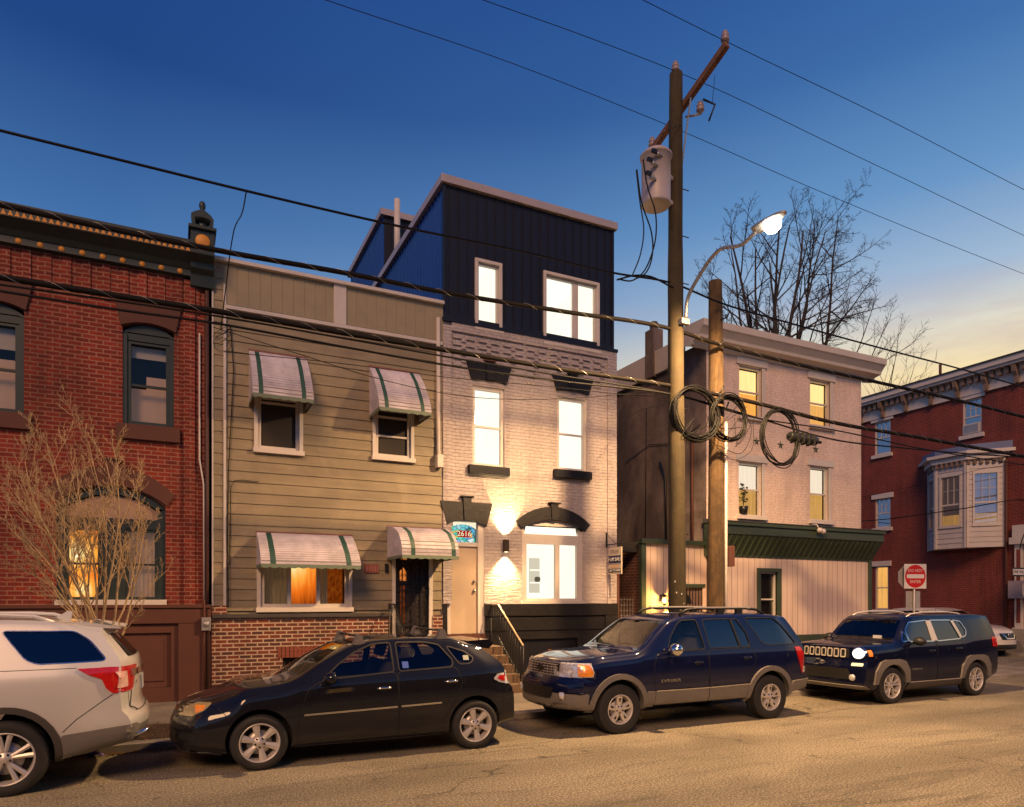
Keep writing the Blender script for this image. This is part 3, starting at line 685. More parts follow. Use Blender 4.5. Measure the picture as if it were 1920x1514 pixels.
# door, transom, lintel
a, b_, c, d = dW
stone_lintel(h3, a-.02, b_+.04, d-.10, .12, .40, m_blackt, flat=True, flare=.14, keyh=.10)
g = MB(); g.box(a, a+.10, D+.04, D+.14, 1.2, d, m_cream); g.box(b_-.14, b_, D+.02, D+.14, 1.2, d, m_cream)
zt_ = fz(873, 1017); g.box(a+.10, b_-.14, D+.04, D+.14, zt_-.09, zt_, m_cream); g.box(a-.0, b_+.0, D-.05, D+.2, 1.10, 1.2, m_stone); g.build('door_frame', h3)
do = boxes(h3, 'door', [(a+.10, b_-.14, D+.08, D+.12, 1.2, zt_-.09)], M('cream_door', (.52, .40, .28), .45, var=.06), .004)
g = MB()
for zk in (2.15, 2.36): g.lathe([(0, -.075), (.028, -.07), (.03, -.04), (.015, -.03), (.035, -.01), (.035, 0)], (b_-.22, D+.08, zk), m_steel, 14, 'y')
g.build('handle', do)
def mat_stained():
    m, n, l, b, o = nt('stained_glass'); n.remove(b); v = coords(n, l, 'X')
    vo = n.new('ShaderNodeTexVoronoi'); vo.inputs['Scale'].default_value = 10; l.new(v, vo.inputs['Vector'])
    s_ = n.new('ShaderNodeSeparateColor'); l.new(vo.outputs['Color'], s_.inputs[0])
    c_ = ramp(n, l, s_.outputs[0], [(0, (.05, .55, .38)), (.2, (.12, .8, .5)), (.4, (.12, .38, .75)), (.6, (.75, .85, .80)), (.8, (.08, .50, .60)), (1, (.35, .75, .7))])
    n.get('Color Ramp') and None
    vd = n.new('ShaderNodeTexVoronoi'); vd.feature = 'DISTANCE_TO_EDGE'; vd.inputs['Scale'].default_value = 10; l.new(v, vd.inputs['Vector'])
    k = ramp(n, l, vd.outputs['Distance'], [(.02, g3(.04)), (.06, g3(1))]); c_ = mul(n, l, c_, k)
    e = n.new('ShaderNodeEmission'); l.new(c_, e.inputs[0]); e.inputs[1].default_value = .95; l.new(e.outputs[0], o.inputs[0]); return m
m_stg = mat_stained(); m_sy = emit('amber_glass', (1, .50, .04), .8); m_sr = emit('red_glass', (.42, .012, .01), .8); m_sl = emit('pale_glass', (1, .85, .55), .95)
g = MB(); sa, sb = a+.08, b_-.16; zs = d-.16
g.prism([(sa, zt_)]+arc(sa, sb, zs, .10)+[(sb, zt_)], D+.09, D+.10, m_stg)
tr = g.build('transom_window', h3)
g = MB(); hm = (zt_+zs+.06)/2
g.prism(arc(sa+.02, sb-.1, zs-.10, .07)+arc(sa+.02, sb-.1, zs-.13, .07)[::-1], D+.084, D+.088, m_sy); g.box(sa+.02, sb-.1, D+.084, D+.088, zt_+.11, zt_+.14, m_sy)
g.box(sa+.0, sa+.03, D+.0845, D+.0885, zt_+.11, zs-.1, m_sy); g.box(sb-.13, sb-.1, D+.0845, D+.0885, zt_+.11, zs-.1, m_sy)
cx = 5.705; hm += .015; g.prism([(cx-.16, hm-.05), (cx-.14, hm-.08), (cx+.14, hm-.08), (cx+.16, hm-.05), (cx+.16, hm+.05), (cx+.14, hm+.07), (cx-.14, hm+.07), (cx-.16, hm+.05)], D+.078, D+.0835, m_sr)
g.box(sb-.028, sb-.012, D+.07, D+.1, zt_, zs, m_green); g.build('leaded_border', tr)
text_mesh('2616', .165, 'house_number', m_sl, tr, (cx, D+.074, hm-.005))
# ground window
a, b_, c, d = gW
stone_lintel(h3, a-.03, b_+.05, d-.30, .24, .30, m_blackt, flare=.14, keyh=.07)
g = MB(); ar = arc(a, b_, d-.30, .26)
g.prism([(a, d), (a, d-.30)]+ar[1:7]+[((a+b_)/2, d)], D+.002, D+.10, m_blackt); g.prism([((a+b_)/2, d)]+ar[6:-1]+[(b_, d-.30), (b_, d)], D+.002, D+.10, m_blackt)
g.build('arch_shoulder', h3)
zT = fz(1035, 1003); zS = fz(1035, 1012)
g = MB(); g.prism([(a, zT+.02)]+[(x, min(z, d)) for x, z in arc(a, b_, d-.30, .26)]+[(b_, zT+.02)]+[(b_-.08, zT+.02), (b_-.08, zT+.20), (a+.08, zT+.20), (a+.08, zT+.02)], D+.05, D+.13, m_cream)
g.box(a, a+.08, D+.03, D+.13, c, zT+.02, m_cream); g.box(b_-.08, b_, D+.03, D+.13, c, zT+.02, m_cream); g.box(a-.02, b_+.05, D-.03, D+.13, c-.08, c+.05, m_cream)
g.box(a+.08, b_-.08, D+.06, D+.12, zS-.06, zT, m_cream); g.build('casing', h3)
w_ = window(h3, a+.08, a+.08+(b_-a-.16)*.60, c+.05, zS-.06, D, m_cream, rails=(), fw=.055, dep=.09, gl=m_clear)
w_ = window(h3, a+.08+(b_-a-.16)*.60, b_-.08, c+.05, zS-.06, D, m_cream, rails=(), fw=.055, dep=.09, gl=m_clear)
room(h3, a, b_+.48, c, d, D+.17, 3.6, (e0, e1, e0, e2))
g = MB(); g.box(9.12, 9.42, D+3.5, D+3.6, 2.15, 3.15, e3); g.box(9.10, 9.44, D+3.44, D+3.5, 2.78, 2.82, e0); g.box(9.10, 9.44, D+3.44, D+3.5, 2.42, 2.46, e0); g.build('room_shelf', h3)
g = MB(); g.lathe([(0, 0), (.07, .0), (.09, .08), (.07, .14), (.0, .15)], (9.24, D+3.3, 2.46), M('shelf_pot', (.08, .07, .05), .5), 12); g.box(a+.6, a+.66, D+3.66, D+3.7, c+.95, c+1.08, M('thermostat', (.10, .09, .08), .5)); g.build('room_ornament', h3)
# dark stone base
g = MB(); wall(g, XG+.0, dW[0], .05, 1.86, D-.03, [], m_blackt, .1); wall(g, dW[1], XW, .05, 1.86, D-.03, [(7.0, 8.55, .1, 1.05)], m_blackt, .08)
g.box(dW[0], dW[1], D-.03, D+.1, .05, 1.1, m_blackt); g.box(7.0, 8.55, D+.04, D+.06, .1, 1.05, m_black)
g.box(dW[1], XW+.01, D-.10, D+.02, 1.58, 1.86, m_blackt); g.box(XW-.35, XW+.02, D-.09, D, .05, 1.58, m_blackt); g.box(dW[1], XW-.35, D-.06, D, 1.25, 1.55, m_blackt); g.build('stone_base', h3, bev=.012)
boxes(h3, 'basement_panel', [(7.75, 8.45, D-.08, D-.035, .1, .80)], M('orange_board', (.55, .18, .04), .7), .006)
# sconce
scx, scz = fx(946.5), fz(947, 1024)
sc_ = boxes(h3, 'wall_light', [(scx-.05, scx+.05, D-.13, D-.0, scz-.14, scz+.14)], M('bronze', (.07, .05, .035), .35, metal=.7), .006)
g = MB(); me_ = emit('sconce_lens', (1, .8, .5), 5)
for s_ in (-1, 1): g.box(scx-.035, scx+.035, D-.115, D-.03, scz+s_*.141-.001, scz+s_*.141+.001, me_)
g.build('lens', sc_)
for s_ in (-1, 1):
    l1 = light('sconce_beam', 'SPOT', (scx, D-.115, scz+s_*.16), h3, energy=520, color=(1, .68, .30), spot_size=R(94), spot_blend=1.0, shadow_soft_size=.02)
    l1.rotation_euler = (R(180)-R(2) if s_ > 0 else R(2), 0, 0)
# navy top storey: standing seam metal
g = MB(); BX0, BX1, BY, BZ0, BZ1 = XG+.08, XW-.08, D+.04, 8.0, 11.0
wT1 = fr(895, 938, 493, 620); wT2 = fr(1023, 1121, 523, 652)
wT1 = (wT1[0], wT1[1], wT1[2], wT1[3]); wall(g, BX0, BX1, BZ0, BZ1, BY, [wT1, wT2], m_navy, .14)
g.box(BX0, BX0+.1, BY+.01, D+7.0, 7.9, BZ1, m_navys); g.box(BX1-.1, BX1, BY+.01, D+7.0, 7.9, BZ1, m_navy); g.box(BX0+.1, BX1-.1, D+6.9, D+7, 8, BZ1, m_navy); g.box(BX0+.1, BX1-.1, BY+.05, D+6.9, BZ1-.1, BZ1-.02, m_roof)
g.box(XG-.0, XW+.02, D-.07, BY+.06, 7.98, 8.05, m_navy); g.build('upper_storey', h3)
g = MB(); x = BX0+.10
while x < BX1:
    segs = [(BZ0+.1, BZ1)]
    for w_ in (wT1, wT2):
        if w_[0]-.06 < x < w_[1]+.06: segs = [(BZ0+.1, w_[2]-.04), (w_[3]+.04, BZ1)]
    for s0, s1 in segs: g.box(x-.008, x+.008, BY-.025, BY, s0, s1, m_navy)
    x += .225
y = BY+.15
while y < D+7: g.box(BX0-.028, BX0, y-.012, y+.012, 7.9, BZ1, m_navys); y += .21
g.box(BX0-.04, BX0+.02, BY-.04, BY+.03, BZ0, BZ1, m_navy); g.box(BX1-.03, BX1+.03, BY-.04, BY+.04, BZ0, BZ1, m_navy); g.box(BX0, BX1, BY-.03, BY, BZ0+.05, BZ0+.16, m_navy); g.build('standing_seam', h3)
boxes(h3, 'fascia', [(BX0-.10, BX1+.10, BY-.10, BY+.08, BZ1-.02, BZ1+.15), (BX0-.10, BX0+.06, BY+.08, D+7.1, BZ1-.02, BZ1+.15), (BX1-.06, BX1+.10, BY+.08, D+7.1, BZ1-.02, BZ1+.15)], m_fascia, .006)
for w_, ml in ((wT1, ()), (wT2, (.60,))):
    casing(h3, w_[0]+.02, w_[1]-.02, w_[2]+.02, w_[3]-.02, m_trim, w=.07, Y=BY, proj=.05, sill=.06)
    window(h3, w_[0], w_[1], w_[2], w_[3], BY, m_trim, rails=(), mull=ml, fw=.06, dep=.07, gl=m_clear, sash=.12)
    room(h3, w_[0], w_[1], w_[2], w_[3], BY+.12, 2.6, (e0, e1, e0, e2))
cl = MB(); cl.lathe([(0, 0), (.09, .0), (.07, .03)], (fx(1055, D+.7), D+.7, wT2[3]-.0), emit('ceiling_lamp', (1, .92, .7), 25), 16); cl.build('ceiling_light', h3)
# rear roof house behind
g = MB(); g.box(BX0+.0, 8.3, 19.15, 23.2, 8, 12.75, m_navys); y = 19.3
while y < 23.2: g.box(BX0-.025, BX0, y-.01, y+.01, 8, 12.75, m_navys); y += .21
g.box(BX0+.02, 8.28, 19.13, 19.15, 11.1, 12.75, m_navy); x = BX0+.2
while x < 8.3: g.box(x-.01, x+.01, 19.10, 19.13, 11.1, 12.75, m_navy); x += .225
g.box(BX0-.10, 8.4, 19.03, 23.3, 12.75, 12.92, m_fascia); g.build('roof_house', h3)
g = MB(); g.tube([(5.47, 18.6, 11.0), (5.47, 18.6, 13.0)], .085, m_trim, 12); g.build('vent_pipe', h3)

def stair(root, x0, x1, z0, n, rail_x, mat, name='steps', run=.27, rail=True, dense=False, Y=D, lmat=None):
    g = MB()
    for i in range(n):
        zt2 = z0-(i+1)*(z0-.085)/(n+1); g.box(x0, x1, Y-.35-run*(i+1), Y-.06-(run*i if i else 0) if i == 0 else Y-.35-run*i, .05, zt2, mat)
    st = g.build(name, root, bev=.012)
    if rail:
        r_ = MB(); dy = run*n+.30; lm = lmat or m_iron
        for X_ in rail_x:
            top = [(X_, Y-.08, z0+.72), (X_, Y-.45, z0+.72), (X_, Y-dy, 1.02)]
            bt = [(X_, Y-.08, z0+.02), (X_, Y-.45, z0+.02), (X_, Y-dy, .25)]
            for p, q in zip(top[:-1], top[1:]): r_.bar(p, q, .035, .022, lm)
            for p, q in zip(bt[:-1], bt[1:]): r_.bar(p, q, .02, .014, m_iron)
            r_.tube([(X_, Y-.06, z0+.74), (X_, Y-.06, .1)], .014, m_iron, 6); r_.tube([(X_, Y-dy, 1.03), (X_, Y-dy, .085)], .017, m_iron, 6)
            n_ = 13 if not dense else 17
            for i in range(1, n_):
                t = i/n_; y = Y-.08-(dy-.08)*t
                f = max(0, (Y-.45-y)/(dy-.45)); zt3 = z0+.72+(1.02-z0-.72)*f; zb3 = z0+.02+(.25-z0-.02)*f
                r_.tube([(X_, y, zb3), (X_, y, zt3)], .0075, m_iron, 5)
        r_.build('railing', root)
    return st
stair(h3, dW[0]-.02, dW[1]+.18, 1.12, 5, [dW[1]+.14], M('stair_stone', (.13, .08, .045), .8, bump=.5), lmat=M('brass_rail', (.45, .34, .2), .35))
stair(h2, 4.0, 4.95, 1.14, 5, [3.97], m_grey, dense=True)
# for sale sign hanging from a bracket
sg = thing('sale_sign', 'hanging for sale sign on a bracket at the right edge of the white house', 'sign', (9.5, D-.4, 2.9))
sx = 9.38
g = MB(); g.box(sx-.015, sx+.015, D-.03, D-.0, 3.22, 3.58, m_iron); g.bar((sx, D-.01, 3.28), (sx+.0, D-.72, 3.27), .018, .018, m_iron); g.tube([(sx, D-.03, 3.54), (sx, D-.4, 3.29)], .006, m_iron, 5)
for y in (D-.14, D-.64): g.tube([(sx, y, 3.27), (sx, y, 3.19)], .005, m_iron, 5)
g.build('bracket', sg)
# sign board hangs square to the wall, its face towards the street's left
ms_w = M('sign_cream', (.62, .52, .40), .5, var=.04); ms_b = M('sign_navy', (.01, .015, .08), .5, var=0); ms_d = M('sign_dark', (.02, .02, .03), .5, var=0); ms_t = M('sign_white', (.75, .72, .68), .5, var=0); ms_g = M('sign_grey', (.22, .2, .19), .5, var=0); ms_o = M('sign_orange', (.6, .28, .08), .5, var=0)
sy0, sy1 = D-.66, D-.12; ym = (sy0+sy1)/2
bd = MB(); bd.box(sx-.012, sx+.012, sy0, sy1, 2.56, 3.20, ms_w); bd_ = bd.build('sign_board', sg)
q = MB(); q.box(sx-.016, sx-.012, sy0+.02, sy1-.01, 2.82, 3.00, ms_b); q.box(sx-.016, sx-.012, sy0+.02, sy1-.01, 2.60, 2.69, ms_d); q.box(sx-.016, sx-.012, sy0+.02, sy1-.01, 2.795, 2.805, ms_g); q.build('sign_band', bd_)
kw = dict(xdir=(0, -1, 0), up=(0, 0, 1))
text_mesh('FOR SALE', .125, 'lettering', ms_t, bd_, (sx-.018, ym, 2.91), sx=1.0, **kw)
text_mesh('267 773 8000', .078, 'lettering', ms_t, bd_, (sx-.018, ym, 2.645), sx=1.05, **kw)
text_mesh('OLVE', .10, 'lettering', ms_g, bd_, (sx-.018, ym, 3.10), sx=1.4, **kw)
text_mesh('oldrealty.com', .055, 'lettering', ms_o, bd_, (sx-.018, ym, 2.745), sx=1.1, **kw)

# ================================================================ passage, low extension and pale corner building
h4 = thing('corner_building', 'pale pink painted brick corner building with green shopfront canopy', 'building', (15.5, D, 0))
PX0, PX1 = 12.51, 18.47; PT = 8.75
hp = [fr(1386, 1428, 688, 782), fr(1519, 1556, 714, 800), fr(1385, 1428, 868, 968), fr(1519, 1553, 876, 977)]
g = MB(); wall(g, PX0, PX1, 3.2, PT, D, hp, m_pink, .14)
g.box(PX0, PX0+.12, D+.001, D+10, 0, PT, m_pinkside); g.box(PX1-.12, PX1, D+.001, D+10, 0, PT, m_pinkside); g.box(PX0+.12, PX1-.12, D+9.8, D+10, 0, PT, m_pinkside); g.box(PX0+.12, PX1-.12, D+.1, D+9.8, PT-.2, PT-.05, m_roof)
g.build('wall', h4)
g = MB(); pr = [(D-.02, 8.50), (D-.10, 8.55), (D-.12, 8.62), (D-.34, 8.66), (D-.36, 8.74), (D-.48, 8.88), (D-.52, 8.90), (D-.54, 9.06), (D+.3, 9.10)]
g.extrude_profile(pr, 11.95, 18.9, m_trim)
for x in (11.95, 18.9): g.prism([(y, z) for y, z in pr]+[(D+.3, 8.6)], x-.003, x+.003, m_trim, 'x')
g.box(PX0-.5, PX0, D-.3, D+.9, 8.86, 9.06, m_trim); g.build('cornice', h4)
boxes(h4, 'side_parapet', [(PX0-.10, PX0+.05, D+.9, D+10, 8.45, 9.12)], m_trim)
g = MB(); g.box(12.36, 12.70, 16.2, 16.6, 8.4, 9.8, m_pinkside); g.lathe([(.16, 9.8), (.12, 9.85), (.13, 10.0), (.10, 10.05)], (12.53, 16.4, 0), m_grey, 10); g.build('chimney', h4)
g = MB(); g.tube([(PX0-.05, D+.5, 3.5), (PX0-.05, D+.5, 6.3)], .035, m_stone, 6); g.tube([(PX0-.04, D+1.6, 3.5), (PX0-.04, D+1.65, 5.4), (PX0-.05, D+1.9, 5.9)], .03, m_iron, 6); g.tube([(PX0-.03, D+2.6, 3.5), (PX0-.03, D+2.55, 7.6)], .012, m_iron, 5); g.tube([(PX0-.03, D+.2, 6.6), (PX0-.03, D+1.2, 6.3), (PX0-.03, D+2.4, 6.5), (PX0-.03, D+3.6, 6.2)], .012, m_iron, 5); g.build('wall_pipe', h4)
for w_ in hp: boxes(h4, 'lintel', [(w_[0]-.12, w_[1]+.12+.06, D-.05, D+.01, w_[3]+.02, w_[3]+.20)], m_trim)
def inw(lit, top): 
    def f(q, a, b_, c, d, y):
        n = 20; m = (c+d)/2
        q.sheet([[(a-.05+(b_-a+.1)*i/n, y+.05+.015*math.sin(i*2.1), zz) for i in range(n+1)] for zz in (c, m)], lit)
        q.sheet([[(a-.05+(b_-a+.1)*i/n, y+.05+.015*math.sin(i*2.1), zz) for i in range(n+1)] for zz in (m, d)], top)
    return f
m_yl2 = emit('lit_gold_shade', (1, .42, .07), 1.3, var=.25, vs=3, stretch=(7, 1, .3)); m_yl1 = emit('lit_pale_shade', (1, .66, .26), 1.6, var=.15, vs=3, stretch=(7, 1, .3))
m_pale = emit('lit_white_shade', (.95, .80, .62), 1.15, var=.12, vs=3, stretch=(7, 1, .3)); m_tan = emit('lit_tan_shade', (.80, .42, .10), .95, var=.3, vs=3, stretch=(7, 1, .3))
for w_, it in zip(hp, (inw(m_yl2, m_yl1), inw(m_yellow, m_yl1), inw(m_tan, m_pale), inw(m_tan, m_pale))):
    o_ = window(h4, *w_, D, m_trim, rails=(.5,), fw=.05, dep=.10, back=m_curt, inner=it, backd=.05, gl=m_glass)
    boxes(h4, 'sill', [(w_[0]-.08, w_[1]+.14, D-.10, D+.02, w_[2]-.10, w_[2])], m_trim, .006)
    boxes(h4, 'casing', [(w_[1]-.0, w_[1]+.10, D-.03, D+.02, w_[2], w_[3])], m_trim)
# houseplant on the inside sill
pl = thing('potted_plant', 'dark houseplant in a pot inside the window above the shopfront', 'plant', (hp[2][0]+.22, D+.08, hp[2][2]+.05))
q = MB(); x_, z_ = hp[2][0]+.22, hp[2][2]+.05; q.lathe([(0, z_), (.10, z_), (.13, z_+.2), (.12, z_+.21), (0, z_+.2)], (x_, D+.05, 0), m_iron, 12); q.build('pot', pl)
q = MB(); rn = random.Random(4); mlf = M('houseplant_leaf', (.03, .035, .015), .6)
for i in range(42):
    a_ = rn.uniform(0, 6.28); hh = rn.uniform(.1, .62); r_ = rn.uniform(.02, .17); cx_, cz_ = x_+r_*math.cos(a_), z_+.2+hh
    q.add([(cx_-.04, D+.05, cz_), (cx_, D+.02, cz_-.025), (cx_+.045, D+.05, cz_+.01), (cx_, D+.07, cz_+.03)], [(0, 1, 2, 3)], mlf)
for k in range(4): q.tube([(x_, D+.05, z_+.2), (x_+.03*k-.05, D+.05, z_+.5), (x_+.07*k-.1, D+.04, z_+.75)], .006, mlf, 4)
q.build('leaves', pl)
def star5(cx, cz, r_, y): return [(cx+(r_ if i % 2 == 0 else r_*.40)*math.sin(math.pi*i/5), cz+(r_ if i % 2 == 0 else r_*.40)*math.cos(math.pi*i/5)) for i in range(10)]
for px_, py_, lb in ((1418, 828, 'green metal barn star on the pale wall, leftmost of three'), (1463, 835, 'green metal barn star on the pale wall, between the other two'), (1529, 843, 'green metal barn star on the pale wall just above the right lower window')):
    cx, cz = fx(px_), fz(px_, py_); pts = star5(cx, cz, .13, 0); q = MB()
    vs = [(x, D-.012, z) for x, z in pts]+[(cx, D-.05, cz), (cx, D-.008, cz)]
    q.add(vs, [(i, (i+1) % 10, 10) for i in range(10)]+[((i+1) % 10, i, 11) for i in range(10)], M('star_green', (.04, .06, .045), .5))
    tag(q.build('barn_star'), lb, 'star', 'barn stars on the pale wall')
# shopfront
SY = 13.86; m_panel = None
def mat_panel():
    m, n, l, b, o = nt('grooved_panel'); v = coords(n, l, 'X')
    t = n.new('ShaderNodeTexBrick'); l.new(v, t.inputs[0]); t.offset = 0; t.inputs['Scale'].default_value = 1; t.inputs['Brick Width'].default_value = .2; t.inputs['Row Height'].default_value = 60
    t.inputs['Mortar Size'].default_value = .006; t.inputs['Mortar Smooth'].default_value = 0; t.inputs['Color1'].default_value = (.66, .51, .425, 1); t.inputs['Color2'].default_value = (.64, .49, .405, 1); t.inputs['Mortar'].default_value = (.20, .11, .09, 1)
    f = noise_(n, l, coords(n, l), 1.5, 5, .6, .5, (3, 1, .3)); l.new(mul(n, l, t.outputs[0], ramp(n, l, f, [(.3, g3(.86)), (.7, g3(1.05))])), b.inputs['Base Color']); b.inputs['Roughness'].default_value = .65
    inv = math_(n, l, 'SUBTRACT', 1.0, t.outputs['Fac']); bump_(n, l, b, inv, .5, .01); return m
m_panel = mat_panel(); m_fol = M('forest_green', (.038, .056, .034), .5, var=.12)
ws = (fx(1424, SY), fx(1456, SY), 1.35, fz(1440, 1073, SY))
g = MB(); wall(g, 12.55, PX1, .95, 3.14, SY, [ws], m_panel, .12); g.box(PX1-.02, PX1, SY+.01, D+.1, .05, 3.2, m_panel); g.box(12.55, 12.57, SY+.01, D+.1, .05, 3.2, m_panel); g.build('shopfront', h4)
boxes(h4, 'shopfront_trim', [(12.5, PX1+.02, SY-.04, SY+.1, .05, .98), (PX1-.09, PX1+.03, SY-.05, SY+.02, .98, 3.12), (12.5, PX1+.03, SY-.03, SY+.05, 3.08, 3.17), (ws[0]-.10, ws[0], SY-.06, SY+.05, 1.3, ws[3]+.1), (ws[1], ws[1]+.13, SY-.06, SY+.05, 1.3, ws[3]+.1), (ws[0], ws[1], SY-.06, SY+.05, ws[3], ws[3]+.1)], m_fol, .004)
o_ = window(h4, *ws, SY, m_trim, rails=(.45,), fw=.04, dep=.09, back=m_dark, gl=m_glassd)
q = MB()
for i in range(26): q.box(ws[0]+.04, ws[1]-.04, SY+.2, SY+.215, ws[2]+.1+i*.055, ws[2]+.14+i*.055, M('blind_slat', (.3, .22, .19), .7, var=0) if i == 0 else q.mats[0])
q.build('blind', o_)
g = MB(); CXl, CXr = fx(1352, 13.5), 18.55
g.prism([(SY+.28, 3.95), (13.48, 3.93), (13.46, 3.64), (13.50, 3.62), (SY-.01, 3.10), (SY+.28, 3.10)], CXl, CXr, m_fol, 'x')
g.box(CXl-.02, CXr+.04, 13.42, 13.50, 3.86, 3.95, m_fol)
x = CXl+.15
while x < CXr-.05:
    g.bar((x, 13.49, 3.60), (x+.0, SY-.03, 3.11), .035, .05, m_fol); x += .205
g.prism([(D, 4.08), (13.40, 3.97), (13.40, 3.95), (D, 3.96)], CXl-.03, CXr+.06, m_roof, 'x')
g.build('canopy', h4)
g = MB(); X_ = fx(1533, 13.4); g.lathe([(0, 0), (.05, .01), (.075, .10), (.06, .13), (0, .12)], (X_-.07, 13.33, 3.84), m_trim, 12, 'x'); g.lathe([(0, 0), (.05, .01), (.075, .10), (.06, .13), (0, .12)], (X_+.06, 13.34, 3.82), m_trim, 12, 'x'); g.tube([(X_, 13.36, 3.9), (X_, 13.42, 4.0), (X_, 13.6, 4.03)], .015, m_trim, 5); g.build('flood_light', h4)
# extension
EX0 = 10.46; g = MB(); dl = (fx(1281), fx(1318), .1, fz(1300, 1102))
wall(g, EX0, PX0, .05, 3.36, D-.01, [dl], m_panel, .12); g.box(EX0, EX0+.1, D+.001, 18, 0, 3.3, m_redside); g.box(EX0, PX0, D+.001, 18, 3.3, 3.42, m_roof); g.box(EX0+.1, PX0, 17.8, 18, 0, 3.3, m_redside); g.build('extension', h4)
boxes(h4, 'extension_trim', [(EX0-.07, EX0+.07, D-.06, D+.05, .05, 3.42), (EX0-.1, PX0, D-.12, D+.03, 3.36, 3.47), (dl[0]-.05, dl[1]+.05, D-.04, D+.0, dl[3], dl[3]+.09)], m_fol, .004)
q = MB(); q.box(dl[0], dl[1], D+.06, D+.09, .1, dl[3], M('side_door', (.16, .10, .085), .6)); sd_ = q.build('door', h4)
q = MB(); q.prism([(dl[0]+.06, dl[3]-.42)]+[(dl[0]+.06+.26*math.sin(t), dl[3]-.42+.26*math.cos(t)) for t in [k*math.pi/16 for k in range(9)]], D+.05, D+.058, m_iron)
x = dl[0]+.02
while x < dl[1]: q.box(x-.006, x+.006, D+.0, D+.015, .1, dl[3], m_iron); x += .10
q.build('door_bars', sd_)
# wall lantern
lx, lz = fx(1238), fz(1238, 1126); wl = thing('wall_lantern', 'glowing amber wall lantern beside the utility pole on the low extension', 'lantern', (lx, D-.01, lz))
q = MB(); q.lathe([(.0, .17), (.03, .15), (.10, .10), (.105, .085)], (lx, D-.16, lz), m_iron, 6); q.box(lx-.03, lx+.03, D-.04, D-.01, lz-.02, lz+.14, m_iron); q.bar((lx, D-.03, lz+.12), (lx, D-.16, lz+.17), .015, .015, m_iron)
for k in range(6): a_ = k*math.pi/3; q.tube([(lx+.085*math.cos(a_), D-.16+.085*math.sin(a_), lz+.09), (lx+.055*math.cos(a_), D-.16+.055*math.sin(a_), lz-.10)], .005, m_iron, 4)
q.lathe([(.06, -.10), (.03, -.13), (0, -.14)], (lx, D-.16, lz), m_iron, 6); q.build('lantern_frame', wl)
q = MB(); q.lathe([(0, -.07), (.035, -.04), (.045, 0), (.03, .04), (0, .06)], (lx, D-.16, lz), emit('lantern_bulb', (1, .62, .2), 22), 12); q.build('bulb', wl)
light('lantern_glow', 'POINT', (lx-.0, D-.27, lz-.02), wl, energy=60, color=(1, .50, .10), shadow_soft_size=.04)
boxes(h4, 'mailbox', [(fx(1226), fx(1250), D-.14, D-.02, fz(1238, 1163), fz(1238, 1149))], M('brown_box', (.22, .12, .08), .6), .006)
# dark passage with wire gate
ps = thing('passage_gate', 'dark passage with wire mesh gate between white house and corner building', 'gate', (10.05, D+.3, 0))
g = MB(); g.box(XW, EX0, D+3.2, D+3.3, 0, 3.4, m_redside); g.build('back_wall', ps)
g = MB()
for i in range(9): x = XW+.04+i*.09; g.tube([(x, D+.35, .1), (x, D+.35, 2.0)], .004, m_steel, 4)
for i in range(14): g.tube([(XW+.02, D+.35, .2+i*.135), (EX0-.02, D+.35, .2+i*.135)], .004, m_steel, 4)
g.tube([(9.85, D+.2, .1), (9.85, D+.2, 2.9)], .05, m_stone, 8); g.build('gate_mesh', ps)
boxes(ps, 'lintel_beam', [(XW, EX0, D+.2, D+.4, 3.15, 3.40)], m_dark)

# ================================================================ brick building across the side street
h5 = thing('brick_corner_building', 'large dark red brick building across the side street with bay window', 'building', (30, 17, 0))
QX = 28.0
def gz(px, py, X=QX):
    Y = fy(px, X); return Y, CAMH+(HY-py)/F*Y/(C_-S_*((px-HX)/F))
def gw(pa, pb, pt, pb_):   # opening on the X=QX wall
    ya, _ = gz(pa, pt); yb, _ = gz(pb, pt); m = (pa+pb)/2; return (yb, ya, gz(m, pb_)[1], gz(m, pt)[1])
wq = [gw(1640, 1670, 790, 852), gw(1641, 1670, 935, 990), gw(1641, 1666, 1062, 1143), gw(1805, 1841, 748, 815)]
def wallX(mb, y0, y1, z0, z1, X, holes, mat, depth=.15):
    t = MB(); wall(t, y0, y1, z0, z1, 0, holes, mat, depth)
    mb.add([(X+v.y, v.x, v.z) for v in t.v], [tuple(reversed(f)) for f in t.f], mat)
g = MB(); wallX(g, 13.75, 60, .05, 10.3, QX, wq, m_corner); g.box(QX+.01, 45, 13.74, 13.9, .05, 10.3, m_cornerx); g.box(QX+.01, 45, 13.9, 60, 10.1, 10.3, m_roof); g.box(44.8, 45, 13.9, 60, 0, 10.1, m_corner); g.box(QX+.01, 44.8, 59.8, 60, 0, 10.1, m_corner)
g.build('wall', h5)
g = MB(); g.box(QX-.10, QX+.2, 13.6, 60, 9.95, 10.35, m_trim); g.box(QX-.50, QX+.2, 13.3, 60, 10.72, 10.92, m_trim); g.box(QX-.42, QX, 13.4, 60, 10.62, 10.72, m_trim); g.box(QX-.15, QX+.1, 13.6, 60, 10.35, 10.62, m_trim); g.box(QX-.55, QX+.2, 13.25, 60, 10.92, 10.97, m_roof); g.build('cornice', h5)
g = MB(); y = 13.8; m_brk = M('bracket_paint', (.22, .15, .11), .7, var=.4)
k = 0
while y < 34:
    if k % 4 == 0: gb = MB(); gb.prism([(QX-.16, 10.62), (QX-.42, 10.6), (QX-.36, 10.35), (QX-.24, 10.2), (QX-.2, 9.95), (QX-.1, 9.9), (QX-.1, 10.6)], y-.07, y+.07, m_brk); gb.build('cornice_bracket', h5)
    else: boxes(h5, 'dentil', [(QX-.30, QX-.15, y-.06, y+.06, 10.36, 10.60)], m_brk)
    y += .27; k += 1

